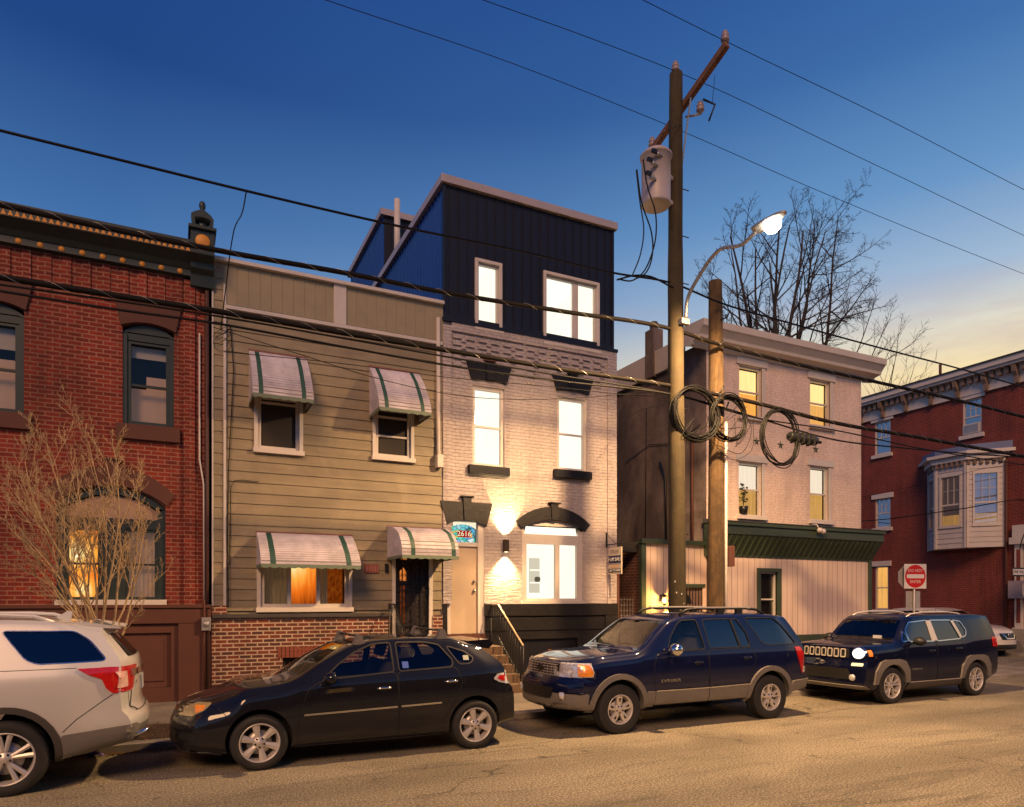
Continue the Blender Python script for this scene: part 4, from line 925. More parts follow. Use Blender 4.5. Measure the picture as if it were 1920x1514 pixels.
def windowX(root, y0, y1, z0, z1, X, fm, back, rails=(.5,), grid=0, dep=.08, gl=None):
    w = MB(); f_ = .06; a, b_, c, d = y0+f_, y1-f_, z0+f_, z1-f_; x0, x1 = X+dep-.05, X+dep+.03
    w.box(x0, x1, y0, y1, z0, c, fm); w.box(x0, x1, y0, y1, d, z1, fm); w.box(x0, x1, y0, a, c, d, fm); w.box(x0, x1, b_, y1, c, d, fm)
    for r_ in rails: z = c+(d-c)*r_; w.box(x0+.01, x1-.01, a, b_, z-.025, z+.025, fm)
    if grid:
        for i in range(1, grid): y = a+(b_-a)*i/grid; w.box(x0+.03, x0+.05, y-.008, y+.008, (c+d)/2, d, fm)
        w.box(x0+.03, x0+.05, a, b_, c+(d-c)*.75-.008, c+(d-c)*.75+.008, fm)
    o = w.build('window', root)
    p = MB(); p.add([(x1-.03, a, c), (x1-.03, b_, c), (x1-.03, b_, d), (x1-.03, a, d)], [(3, 2, 1, 0)], gl or m_glass); p.build('pane', o)
    q = MB(); q.add([(x1+.08, a-.06, c-.06), (x1+.08, b_+.06, c-.06), (x1+.08, b_+.06, d+.06), (x1+.08, a-.06, d+.06)], [(3, 2, 1, 0)], back); q.build('curtain', o)
    return o
m_blue = M('bluish_curtain', (.32, .31, .42), .8, var=.3, vs=4); glb = glass('reflective_glass', (.6, .6, .65), .35)
for i, w_ in enumerate(wq):
    ow = windowX(h5, *w_, QX, m_trim, m_blue if i != 2 else m_yellow, rails=(.5,), grid=3 if i != 2 else 0, gl=glb if i != 2 else m_glass)
    g = MB(); g.box(QX-.07, QX+.02, w_[0]-.14, w_[1]+.14, w_[3], w_[3]+.22, m_trim); g.build('lintel', h5); g = MB(); g.box(QX-.10, QX+.02, w_[0]-.10, w_[1]+.10, w_[2]-.15, w_[2], m_trim); g.build('sill', h5)
g = MB(); w_ = wq[3]; g.box(QX+.0, QX+.3, w_[0]+.08, w_[0]+.75, w_[2]+.06, w_[2]+.44, m_trim)
for k in range(7): g.box(QX-.01, QX, w_[0]+.14, w_[0]+.69, w_[2]+.10+k*.045, w_[2]+.125+k*.045, m_steel)
g.build('air_conditioner', h5)
# bay window
by = [(QX, 18.3), (27.2, 17.5), (27.2, 16.3), (QX, 15.36)]; m_bay = M('bay_siding', (.50, .45, .43), .6, var=.08); bayroot = MB()
z0, z1 = 3.95, 7.35
g = MB(); g.prism([(x, y) for x, y in by], z0, 4.0, m_bay, 'z'); g.prism([(x, y) for x, y in by], z1-.3, z1, m_bay, 'z')
def bayface(p, q, win, mat=m_bay):
    p, q = Vector((*p, 0)), Vector((*q, 0)); L = (q-p).length; d_ = (q-p)/L; n_ = Vector((d_.y, -d_.x, 0))
    if n_.x > 0 and abs(n_.x) > .3: n_ = -n_
    def T(s, off, z): v = p+d_*s-n_*off*-1; return (v.x, v.y, z)
    g = MB(); ws_, we = (L-win)/2, (L+win)/2; zz = z0; a_, b_ = 4.85, 6.75
    def quad(s0, s1, za, zb, off, m): g.add([T(s0, off, za), T(s1, off, za), T(s1, off, zb), T(s0, off, zb)], [(0, 1, 2, 3)], m)
    while zz < z1:
        z2 = min(zz+.2, z1)
        for s0, s1 in ([(0, L)] if z2 <= a_ or zz >= b_ else [(0, ws_), (we, L)]):
            g.add([T(s0, .02, zz), T(s1, .02, zz), T(s1, .0, z2), T(s0, .0, z2), T(s0, -.02, zz), T(s1, -.02, zz)], [(0, 1, 2, 3), (4, 5, 1, 0)], mat)
        zz = z2
    for s0, s1, za, zb in ((0, .07, z0, z1), (L-.07, L, z0, z1), (ws_-.06, ws_, a_, b_), (we, we+.06, a_, b_), (ws_-.06, we+.06, b_, b_+.1), (ws_-.08, we+.08, a_-.1, a_)):
        c_ = p+d_*(s0+s1)/2+n_*.02; g.obox((c_.x, c_.y, (za+zb)/2), d_*(s1-s0)/2, n_*.035, (0, 0, (zb-za)/2), m_trim)
    m_ = (a_+b_)/2-.15; c_ = p+d_*L/2; g.obox((c_.x, c_.y, m_), d_*win/2, n_*.02, (0, 0, .03), m_trim)
    for k in (1, 2): cc = p+d_*(ws_+win*k/3); g.obox((cc.x, cc.y, (m_+b_)/2), d_*.008, n_*.01, (0, 0, (b_-m_)/2), m_trim)
    g.obox((c_.x, c_.y, (m_+b_)/2), d_*win/2, n_*.01, (0, 0, .008), m_trim)
    return g, T, ws_, we, a_, b_, m_
bayo = g.build('bay_window', h5)
for (p, q, win) in ((by[0], by[1], .6), (by[1], by[2], .72), (by[2], by[3], .72)):
    g, T, ws_, we, a_, b_, m_ = bayface(p, q, win); g.build('bay_side', bayo)
    gq = MB(); gq.add([T(ws_, -.02, a_), T(we, -.02, a_), T(we, -.02, b_), T(ws_, -.02, b_)], [(0, 1, 2, 3)], glb); gq.build('pane', bayo)
    gq = MB(); gq.add([T(ws_-.02, -.10, a_), T(we+.02, -.10, a_), T(we+.02, -.10, a_+.4), T(ws_-.02, -.10, a_+.4)], [(0, 1, 2, 3)], m_amber); gq.add([T(ws_-.02, -.10, a_+.4), T(we+.02, -.10, a_+.4), T(we+.02, -.10, b_), T(ws_-.02, -.10, b_)], [(0, 1, 2, 3)], m_curt); gq.build('curtain', bayo)
g = MB(); cb = [(QX, 18.75), (26.95, 17.7), (26.95, 16.15), (QX, 15.0)]; g.prism(cb, 7.5, 7.62, m_trim, 'z'); g.prism([(QX, 18.5), (27.08, 17.6), (27.08, 16.22), (QX, 15.2)], 7.3, 7.5, m_trim, 'z'); g.prism([(QX, 18.6), (27.3, 17.6), (27.3, 16.3), (QX, 15.1)], 7.62, 7.9, M('bay_roof', (.14, .17, .28), .5), 'z'); g.build('bay_cornice', bayo)
g = MB()
for p, q in ((by[0], by[1]), (by[1], by[2]), (by[2], by[3])):
    for i in range(6): t = (i+.5)/6; x, y = p[0]+(q[0]-p[0])*t, p[1]+(q[1]-p[1])*t; boxes(bayo, 'dentil', [(x-.12, x-.02, y-.04, y+.04, 7.12, 7.3)], m_brk)
# door surround, drain pipe, meter
g = MB(); yd = 14.98; g.box(QX-.12, QX+.02, 14.72, yd, .9, 4.0, m_trim); g.box(QX-.16, QX+.02, 14.66, yd+.06, .7, .92, m_trim); g.box(QX-.25, QX+.02, 13.76, yd+.12, 4.0, 4.25, m_trim); g.box(QX-.18, QX+.02, 13.8, yd+.05, 4.25, 4.7, m_trim); g.box(QX-.12, QX+.02, 13.76, 13.95, .9, 4.0, m_trim)
g.box(QX-.13, QX-.12, 14.78, yd-.07, 1.1, 3.8, m_corner); g.box(QX-.02, QX+.02, 13.95, 14.72, .9, 3.6, M('dark_red_door', (.08, .02, .02), .5)); g.box(QX-1.2, QX, 13.8, 14.95, .08, .5, m_conc); g.box(QX-.85, QX, 13.8, 14.95, .5, .88, m_conc); g.build('doorway', h5)
g = MB(); Yp = fy(1889, QX); g.tube([(QX-.08, Yp, .3), (QX-.08, Yp, 7.2)], .05, m_stone, 8); g.box(QX-.25, QX-.02, Yp-.75, Yp-.15, 2.0, 2.65, M('meter_grey', (.34, .28, .32), .5)); g.build('drain_pipe', h5)
g = MB(); g.tube([(27.9, fy(1763, 27.9), 10.9), (27.9, fy(1763, 27.9), 11.5)], .06, m_stone, 6); g.build('roof_vent', h5)

# ================================================================ terrace behind the photographer (unseen; added and kept low to shape car reflections)
h6 = thing('reflection_terrace', 'unseen dark brick terrace on the photographer side, added to shape car reflections', 'house', (10, -4.5, 0))
g = MB(); g.box(-30, 50, -14, -4.6, 0, 5.2, brick('terrace_brick', (.12, .05, .035), (.09, .04, .03), (.16, .11, .09))); g.build('wall', h6)
g = MB()
for i in range(17):
    for zz in (1.2,): g.box(-27+i*4.4, -26+i*4.4, -4.6, -4.55, zz, zz+1.7, m_trim); g.box(-26.9+i*4.4, -26.1+i*4.4, -4.55, -4.53, zz+.1, zz+1.6, m_yellow if (i*2+int(zz)) % 5 == 0 else m_dark)
g.build('window_row', h6)
# ================================================================ utility poles, wires, street lamp
PY = 10.5; PX = fx(1268, PY)
pole = thing('utility_pole', 'tall wooden utility pole with crossarm and transformer beside the kerb', 'pole', (PX, PY, 0), 0, 'wooden poles at the kerb')
def polemesh(mb, x, y, z1, r0, r1, mat, seed):
    rn = random.Random(seed); n = 26; pts = []; rs = []
    for i in range(n+1): t = i/n; pts.append((x+.02*math.sin(t*5+seed), y, -.02+z1*t)); rs.append(r0+(r1-r0)*t+rn.uniform(-.004, .004))
    mb.tube(pts, rs, mat, 14)
ZT = fz(1270, 138, PY)
g = MB(); polemesh(g, PX, PY, ZT, .175, .125, m_wood, 1); g.build('shaft', pole)
g = MB(); ya, za = 9.32, 11.72; yb, zb = 11.5, 11.02
cA, cB = Vector((PX+.16, ya, za)), Vector((PX+.12, yb, zb)); g.bar(cA, cB, .10, .12, m_arm); ca = g.build('crossarm', pole, bev=.006)
g = MB(); g.bar((PX+.12, ya+.9, za-.32), (PX+.14, PY, za-1.45), .03, .012, m_steel); g.build('brace', pole)
def insulator(mb, p): mb.lathe([(.0, .0), (.03, .0), (.03, .05), (.075, .06), (.075, .10), (.045, .11), (.07, .13), (.07, .17), (.04, .19), (.05, .22), (0, .24)], p, M('porcelain', (.30, .24, .26), .3) if not bpy.data.materials.get('porcelain') else bpy.data.materials['porcelain'], 12)
for p in ((PX+.16, ya+.05, za+.03), (PX+.12, yb-.10, zb+.06), (PX-.02, PY, ZT-.03)):
    g = MB(); insulator(g, p); g.build('insulator', pole)
g = MB(); c_ = Vector((PX+.28, PY-.35, 11.05)); insulator(g, c_); g.tube([c_+Vector((.02, -.05, .25)), c_+Vector((.22, -.15, .15)), c_+Vector((.12, -.1, -.15))], .02, m_iron, 6); g.tube([c_+Vector((-.1, .3, .1)), c_], .02, m_steel, 6); g.tube([(PX+.5, PY-.5, 11.75), c_+Vector((.2, -.1, .2))], .006, m_wire, 4); g.build('fuse_cutout', pole)
g = MB(); tx, ty = fx(1230, PY-.15), PY-.15; zt0, zt1 = fz(1230, 398, PY), fz(1230, 304, PY); rr = .285
g.lathe([(0, zt0), (rr-.03, zt0), (rr-.01, zt0+.03), (rr-.02, zt0+.05), (rr-.02, zt1-.06), (rr+.01, zt1-.05), (rr+.01, zt1-.02), (rr-.06, zt1+.05), (0, zt1+.09)], (tx, ty, 0), m_tank, 32)
tk = g.build('transformer', pole)
g = MB(); 
for z_ in (zt1-.25, zt0+.22): g.bar((tx+rr-.03, ty+.05, z_), (PX-.05, PY, z_), .08, .06, m_tank)
g.build('mounting_bracket', tk)
for k, (dx, dz) in enumerate(((-.06, -.12), (-.30, -.30), (-.36, -.55))):
    g = MB(); g.lathe([(0, 0), (.03, 0), (.045, .03), (.03, .05), (.045, .08), (.02, .10), (.02, .14)], (tx-.17+dx*.4, ty-rr+.02+k*.02, zt1+dz-.05), m_steel, 8, 'x'); g.box(tx-.28+dx*.4, tx-.18+dx*.4, ty-rr-.02, ty-rr+.03, zt1+dz-.06, zt1+dz+.0, m_iron); g.build('bushing', tk)
g = MB()
def cab(pts, r_, Y=PY, mb=None, mat=None, n=10):
    """smooth cable through sighted points on plane Y"""
    P = [Vector(p) if len(p) == 3 else at(p[0], p[1], Y) for p in pts]; out = []
    d_ = [max(1e-6, (P[i+1]-P[i]).length) for i in range(len(P)-1)]; s_ = [(P[i+1]-P[i])/d_[i] for i in range(len(P)-1)]
    T = [s_[0]]+[(s_[i]*d_[i-1]+s_[i-1]*d_[i])/(d_[i]+d_[i-1]) for i in range(1, len(P)-1)]+[s_[-1]]
    for i in range(len(P)-1):
        for k in range(n):
            t = k/n; h = d_[i]
            out.append(P[i]*(2*t**3-3*t*t+1)+T[i]*h*(t**3-2*t*t+t)+P[i+1]*(3*t*t-2*t**3)+T[i+1]*h*(t**3-t*t))
    out.append(P[-1]); (mb or g).tube(out, r_, mat or m_wire, 6)
    return out
cab([(1193, 320), (1200, 380), (1207, 430), (1200, 480), (1186, 516)], .011, PY-.4); cab([(1194, 318), (1203, 380), (1222, 440), (1224, 470), (1208, 515), (1190, 524)], .013, PY-.4)
cab([(1206, 300), (1214, 350), (1229, 400), (1230, 440), (1221, 480), (1205, 512), (1183, 527), (1160, 524)], .013, PY-.4)
g.tube([(PX, PY-.14, 10.9), (tx+.05, ty-.1, zt1+.35), (tx, ty, zt1+.1)], .006, m_wire, 4)
g.build('drop_cable', pole)
for z_ in (3.2, 5.6, 8.0, 8.9, 9.8): g = MB(); g.tube([(PX+.1, PY, z_), (PX+.30, PY, z_)], .01, m_iron, 5); g.build('pole_step', pole)
g = MB(); rn = random.Random(9)
for i in range(9): z_ = rn.uniform(1.2, 2.4); a_ = rn.uniform(-2.6, -.6); g.add([(PX+.172*math.cos(a_), PY+.172*math.sin(a_), z_), (PX+.172*math.cos(a_+.12), PY+.172*math.sin(a_+.12), z_), (PX+.172*math.cos(a_+.12), PY+.172*math.sin(a_+.12), z_+.03), (PX+.172*math.cos(a_), PY+.172*math.sin(a_), z_+.03)], [(0, 1, 2, 3)], m_trim)
g.build('paper_scrap', pole)
# second, shorter pole
P2Y = 10.75; P2X = fx(1342, P2Y)
pole2 = thing('utility_pole', 'shorter weathered wooden pole with a bare cut top and no crossarm', 'pole', (P2X, P2Y, 0), 0, 'wooden poles at the kerb')
g = MB(); polemesh(g, P2X, P2Y, fz(1342, 527, P2Y), .185, .135, m_wood2, 5); g.build('shaft', pole2)
g = MB(); g.tube([(P2X+.12, P2Y-.16, .1), (P2X+.13, P2Y-.15, 5.5)], .028, m_trim, 8); g.build('riser_conduit', pole2)
boxes(pole2, 'junction_box', [(P2X+.16, P2X+.30, P2Y-.22, P2Y-.08, fz(1350, 1063, P2Y), fz(1350, 1025, P2Y))], m_stone, .01)
g = MB()
for px_, py_ in ((1352, 600), (1340, 740), (1350, 770), (1338, 655)):
    c_ = at(px_, py_, P2Y-.15); g.tube([c_, c_+Vector((.05, -.12, .02)), c_+Vector((.08, -.16, .14))], .015, m_iron, 6)
g.build('cable_hook', pole2)
# street lamp arm and head
LX, LY, LZ = 8.54, 8.06, 7.95
lampx = fx(1455, LY)
sl = thing('street_lamp', 'lit street lamp on a curved arm bracketed to the tall pole', 'street lamp', (PX, PY-.17, fz(1276, 605, PY)))
zb_ = fz(1276, 605, PY)
LX = lampx; LZ = fz(1455, 418, LY)
arm = [(PX+.06, PY-.2, zb_), (PX+.06, PY-.26, zb_+.35), (PX+.06, PY-.55, zb_+.62), (PX+.04, PY-1.1, zb_+.86), (PX+.03, PY-1.7, LZ+.02), (LX, LY+.42, LZ+.06)]
g = MB(); cab(arm, .033, mb=g, mat=m_steel); g.box(PX-.06, PX+.12, PY-.24, PY-.14, zb_-.12, zb_-.02, m_steel); g.build('arm', sl)
g = MB(); g.lathe([(.0, -.32), (.05, -.30), (.09, -.2), (.12, 0), (.13, .2), (.12, .30), (0, .36)], (LX, LY+.12, LZ+.08), m_steel, 16, 'y'); hd = g.build('lamp_head', sl)
for v in hd.data.vertices: v.co.z = (v.co.z-(LZ+.08-sl.location.z))*(.55 if v.co.z > LZ+.08-sl.location.z else .35)+(LZ+.08-sl.location.z)
g = MB(); g.lathe([(0, -.15), (.08, -.13), (.13, -.07), (.14, 0)], (LX, LY+.08, LZ+.03), emit('lamp_lens', (1, .90, .70), 40), 20); g.build('lens', hd)
light('lamp_light', 'SPOT', (LX, LY+.05, LZ-.2), sl, energy=5000, color=(1, .60, .27), spot_size=R(174), spot_blend=.5, shadow_soft_size=.14)
# wires: real cables strung along the street at the pole line
def wire(pts, r_, label, Y=PY, group='overhead cables', mat=None, lash=False, end=None):
    g = MB(); out = cab(pts, r_, Y, g, mat or (m_wireb if lash else m_wire))
    if lash:   # spiral lashing round a bundle
        o2 = []; L = 0
        for i in range(len(out)-1):
            a, b = Vector(out[i]), Vector(out[i+1]); d_ = (b-a); n = max(2, int(d_.length/.05)); u = d_.normalized(); s_ = u.cross(Vector((0, 0, 1))).normalized(); w_ = u.cross(s_)
            for k in range(n):
                L += d_.length/n; o2.append(a+d_*k/n+(s_*math.cos(L*12)+w_*math.sin(L*12))*r_*1.06)
        g.tube(o2, .003, m_steel, 3, False)
    o = g.build('overhead_cable'); tag(o, label, 'cable', group); return o
far = -22
def ext(pts, Y=PY, dl=14, dr=14, sl_=0, sr=0):   # carry the line on along the street beyond the frame
    a, b = at(*pts[0], Y), at(*pts[1], Y); c, d = at(*pts[-1], Y), at(*pts[-2], Y)
    L = (a-b).normalized(); Rr = (c-d).normalized()
    return [tuple(a+Vector((L.x, 0, L.z+.03))*dl)]+[tuple(at(*p, Y)) for p in pts]+[tuple(c+Vector((Rr.x, 0, Rr.z+.03))*dr)]
wire(ext([(0, 245), (240, 304), (460, 358), (750, 425), (980, 472), (1150, 512), (1262, 532), (1345, 566), (1480, 606), (1640, 650), (1800, 692), (1920, 726)]), .018, 'thin upper cable running from top left past the transformer to the right')
wire(ext([(0, 384), (200, 428), (430, 474), (640, 511), (830, 548), (1060, 585), (1262, 618), (1345, 645), (1480, 680), (1640, 716), (1800, 752), (1920, 782)]), .036, 'thick lashed cable crossing in front of the gold cornice and navy storey', lash=True)
wire(ext([(0, 520), (200, 552), (400, 583), (640, 624), (830, 656), (1060, 694), (1270, 726), (1400, 752), (1560, 792), (1720, 820), (1920, 856)]), .040, 'thick lashed cable bundle crossing above the upper windows', Y=PY-.05, lash=True)
wire(ext([(0, 534), (200, 562), (400, 592), (640, 634), (830, 668), (1060, 706), (1270, 742), (1400, 780), (1560, 806), (1720, 840), (1920, 872)]), .014, 'thin cable just below the thick bundle', Y=PY-.1)
wire(ext([(0, 546), (200, 578), (400, 606), (640, 650), (830, 684), (1060, 716), (1270, 742), (1420, 784), (1560, 824), (1690, 840), (1920, 858)]), .017, 'lowest long cable strung below the thick bundle')
wire([(400, 614), (560, 664), (700, 708), (860, 742), (1060, 748), (1190, 738), (1262, 735)], .006, 'thin sagging service wire in front of the upper awnings', Y=11.5)
wire([(420, 660), (640, 682), (840, 708), (1060, 728), (1180, 741), (1262, 745)], .006, 'thin straight service wire above the upper awnings', Y=11.5)
wire([at(462, 359, PY)[:], at(453, 402, 12.0)[:], at(437, 440, 13.2)[:], (XR+.15, D-.12, 7.0)], .010, 'kinked drop wire falling from the upper cable to the corner finial', Y=PY)
wire([(1157, 525), (1190, 517), (1215, 518), (1262, 540)], .016, 'short looping jumper cable under the transformer', Y=PY-.3)
for q, (Yw, pts, lb) in enumerate(((9.37, [(1205, 0), (1345, 70), (1640, 212), (1920, 356)], 'thin power line over the near end of the crossarm'), (PY, [(905, 0), (1080, 62), (1262, 132), (1600, 290), (1920, 442)], 'thin power line over the top of the tall pole'), (11.4, [(610, 0), (930, 108), (1230, 226), (1520, 352), (1920, 514)], 'thin power line over the far end of the crossarm'))):
    wire(ext(pts, Yw), .006, lb, Y=Yw)
wire([(24.5, 13.0, 3.6), at(1920, 938, 14)[:], at(1800, 955, 15.5)[:], at(1660, 974, 18)[:], (27.9, 24, 6.0)], .018, 'dark cable crossing in front of the bay window', Y=14)
wire([at(1245, 760, PY)[:], at(1200, 770, 12)[:], at(1163, 800, D-.05)[:]], .007, 'short service wire from the tall pole to the white house', Y=PY)
wire([at(1920, 870, 11)[:], at(1840, 880, 14)[:], at(1745, 905, 18)[:], (27.95, 21.5, 6.6)], .008, 'thin slanting wire running to the far brick wall', Y=12)
# coils of slack cable hung on the strand
def coil(cx, cy, rx, ry, n, label, Y=PY-.15, r_=.011, seed=1):
    g = MB(); rn = random.Random(seed); c_ = at(cx, cy, Y); sx_ = (at(cx+rx, cy, Y)-at(cx-rx, cy, Y)).length/2; sz_ = (at(cx, cy-ry, Y)-at(cx, cy+ry, Y)).length/2
    for k in range(n):
        ox, oz, s_, yy = rn.gauss(0, .025), rn.gauss(0, .02), 1+rn.gauss(0, .045), rn.uniform(-.06, .06); ph = rn.uniform(0, 6.28)
        pts = [c_+Vector((ox+sx_*s_*math.cos(t/36*2*math.pi), yy+.03*math.sin(t/36*4*math.pi+ph), oz+sz_*s_*math.sin(t/36*2*math.pi)+.01*math.sin(t/36*6*math.pi+ph))) for t in range(37)]
        g.tube(pts, r_, m_wire, 6, False)
    o = g.build('cable_coil'); return tag(o, label, 'cable coil', 'coils of slack cable on the strand')
coil(1305, 776, 42, 50, 17, 'largest round coil of black cable, hung between the two poles', seed=2)
coil(1366, 784, 32, 42, 10, 'round black cable coil hung just right of the shorter pole', seed=3)
coil(1464, 822, 33, 52, 9, 'tall oval black cable coil hung in front of the pale wall', Y=PY-.1, seed=4)
g = MB(); rn = random.Random(12)
for k in range(12):
    x0_, y0_ = rn.uniform(1280, 1400), rn.uniform(750, 800); cab([(x0_, y0_), (x0_+rn.uniform(-25, 25), y0_+rn.uniform(20, 70)), (x0_+rn.uniform(0, 60), y0_+rn.uniform(-10, 30))], .005, PY+rn.uniform(-.2, .1), g)
cab([(1345, 835), (1390, 850), (1408, 800), (1400, 780)], .006, PY, g); cab([(1335, 830), (1375, 862), (1410, 842), (1412, 790)], .005, PY, g)
tag(g.build('loose_cable'), 'tangle of thin loose black wire ends between the coils', 'cable')
g = MB(); a_, b_ = at(1480, 818, PY-.05), at(1530, 828, PY-.05); g.tube([a_, a_+(b_-a_)*.04, b_-(b_-a_)*.04, b_], [.085, .10, .10, .085], m_iron, 12); g.tube([a_+Vector((-.05, 0, .0)), b_+Vector((.15, 0, -.01))], .03, m_wire, 8)
for k in range(4): c_ = a_+(b_-a_)*(.2+.2*k); g.box(c_.x-.01, c_.x+.01, c_.y-.12, c_.y+.12, c_.z-.11, c_.z+.11, m_iron)
tag(g.build('splice_case', bev=.004), 'black cylindrical splice case hanging under the cable beside the oval coil', 'splice case')

# ================================================================ trees
def grow(mb, tw, p, d_, L, r_, lev, rn, mat, up=.12, spread=.55, maxl=4, nseg=5, seg=5, kids=(3, 5), twigr=.004, wig=.10, start=.25, cl=.40):
    pts = [p]; rs = [r_]; d_ = d_.normalized(); pos = []
    for i in range(nseg):
        d_ = (d_+Vector((rn.gauss(0, wig), rn.gauss(0, wig), rn.gauss(0, wig)+up*.35))).normalized()
        p = p+d_*L/nseg; pts.append(p); rs.append(max(twigr*.6, r_*(1-.72*(i+1)/nseg))); pos.append((p, d_.copy(), rs[-1]))
    (mb if lev <= 1 else tw).tube(pts, rs, mat, seg if lev <= 1 else 3, False)
    if lev >= maxl: return
    n = rn.randint(*kids)
    for k in range(n):
        t = start+(1-start)*(k+rn.random())/n; i = min(nseg-1, int(t*nseg)); q, dd, rr_ = pos[i]
        ax = dd.cross(Vector((rn.gauss(0, 1), rn.gauss(0, 1), rn.gauss(0, 1)))).normalized(); an = rn.uniform(.5, 1.15)*spread
        nd = (dd*math.cos(an)+ax*math.sin(an)); nd.z += up
        grow(mb, tw, q, nd, L*cl*rn.uniform(.75, 1.2)*(1.15-.6*t), max(twigr, rr_*.66), lev+1, rn, mat, up, spread, maxl, max(4, nseg-2), seg, kids, twigr, wig, .2, cl)
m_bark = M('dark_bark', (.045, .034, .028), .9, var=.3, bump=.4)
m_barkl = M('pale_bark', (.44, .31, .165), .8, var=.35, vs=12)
def tree(name, label, base, stems, seed, mat, **kw):
    rn = random.Random(seed); t = thing(name, label, 'tree', base); a, b = MB(), MB()
    for (off, dr, L, r_) in stems: grow(a, b, Vector(base)+Vector(off), Vector(dr), L, r_, 0, rn, mat, **kw)
    a.build('trunk', t); b.build('crown', t); return t
T1 = Vector((fx(1448, 27), 27, 0))
st = []
top = (T1.x, 27, 8.6)
tb = thing('bare_tree', 'tall bare branching tree rising behind the pale corner building', 'tree', tuple(T1))
A, B = MB(), MB(); rn = random.Random(21); A.tube([T1, T1+Vector((.1, 0, 5)), T1+Vector((0, 0, 9))], [.34, .28, .24], m_bark, 9)
for (tx_, ty_, L, r_) in ((1385, 410, 8, .10), (1345, 420, 7, .09), (1418, 375, 9, .12), (1440, 380, 9, .10), (1468, 370, 9, .12), (1490, 390, 9, .13), (1530, 380, 9.5, .12), (1350, 470, 6, .08), (1370, 560, 4, .07), (1560, 430, 7.5, .07)):
    e_ = at(tx_, ty_+70, 27+rn.uniform(-1.5, 1.5)); s_ = T1+Vector((0, 0, rn.uniform(7.6, 10.4))); grow(A, B, s_, e_-s_, (e_-s_).length*1.02, r_*1.25, 0, rn, m_bark, up=.03, spread=.85, maxl=3, nseg=10, seg=6, kids=(6, 8), twigr=.010, wig=.05, start=.15, cl=.36)
A.build('trunk', tb); B.build('crown', tb)
T2 = Vector((fx(1500, 29), 29, 0)); tb = thing('bare_tree', 'slender bare tree leaning right above the corner building cornice', 'tree', tuple(T2))
A, B = MB(), MB(); rn = random.Random(8); s_ = at(1470, 745, 29); A.tube([T2, s_], [.2, .16], m_bark, 7)
for sx0, (tx_, ty_) in ((s_, (1595, 380)), (at(1540, 720, 29), (1600, 395)), (s_, (1545, 440))):
    e_ = at(tx_, ty_, 29); grow(A, B, sx0, e_-sx0, (e_-sx0).length, .11, 0, rn, m_bark, up=.02, spread=1.15, maxl=3, nseg=12, seg=6, kids=(9, 12), twigr=.009, wig=.05, start=.10, cl=.34)
s2 = at(1585, 745, 26); A.tube([T2, s2], [.15, .1], m_bark, 6)
for e_px in ((1650, 560), (1680, 620), (1700, 640)): e_ = at(*e_px, 25.5); grow(A, B, s2, e_-s2, (e_-s2).length, .05, 1, rn, m_bark, up=.05, spread=.7, maxl=3, nseg=8, kids=(5, 8), twigr=.012, wig=.06)
A.build('trunk', tb); B.build('crown', tb)
T3 = Vector((24.8, 22.5, .08)); tb = thing('bare_tree', 'small bare tree before the dark brick building across the side street', 'tree', tuple(T3))
A, B = MB(), MB(); rn = random.Random(31); s_ = at(1615, 1130, 21); s_ = Vector((T3.x, T3.y, 2.2)); A.tube([T3, s_, at(1632, 900, 21.5)], [.12, .10, .05], m_bark, 7)
for (x0_, y0_), (x1_, y1_) in (((1632, 900), (1650, 700)), ((1632, 900), (1690, 650)), ((1632, 900), (1700, 700)), ((1618, 1115), (1680, 1060)), ((1632, 900), (1660, 640))):
    p0, p1 = at(x0_, y0_, 21.5), at(x1_, y1_, 21); grow(A, B, p0, p1-p0, (p1-p0).length, .035, 1, rn, m_bark, up=.03, spread=.7, maxl=3, nseg=8, kids=(5, 8), twigr=.008, wig=.06)
A.build('trunk', tb); B.build('crown', tb)
# lit bare street tree on the left
b0 = Vector((fx(188, 11.0), 11.0, .09))
tb = thing('street_tree', 'young many-stemmed bare tree lit golden in front of the red brick house', 'tree', tuple(b0))
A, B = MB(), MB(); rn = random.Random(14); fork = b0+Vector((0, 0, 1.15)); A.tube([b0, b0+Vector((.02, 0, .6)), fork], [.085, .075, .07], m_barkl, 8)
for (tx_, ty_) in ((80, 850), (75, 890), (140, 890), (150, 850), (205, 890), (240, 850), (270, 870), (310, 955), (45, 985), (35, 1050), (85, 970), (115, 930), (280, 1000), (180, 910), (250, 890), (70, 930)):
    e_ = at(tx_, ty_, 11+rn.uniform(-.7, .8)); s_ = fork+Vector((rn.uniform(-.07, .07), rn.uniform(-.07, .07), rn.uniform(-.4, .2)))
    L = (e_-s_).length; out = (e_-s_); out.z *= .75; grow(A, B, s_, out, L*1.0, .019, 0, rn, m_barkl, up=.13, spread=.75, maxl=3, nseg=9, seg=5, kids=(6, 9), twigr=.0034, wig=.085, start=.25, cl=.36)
A.build('trunk', tb); B.build('crown', tb)

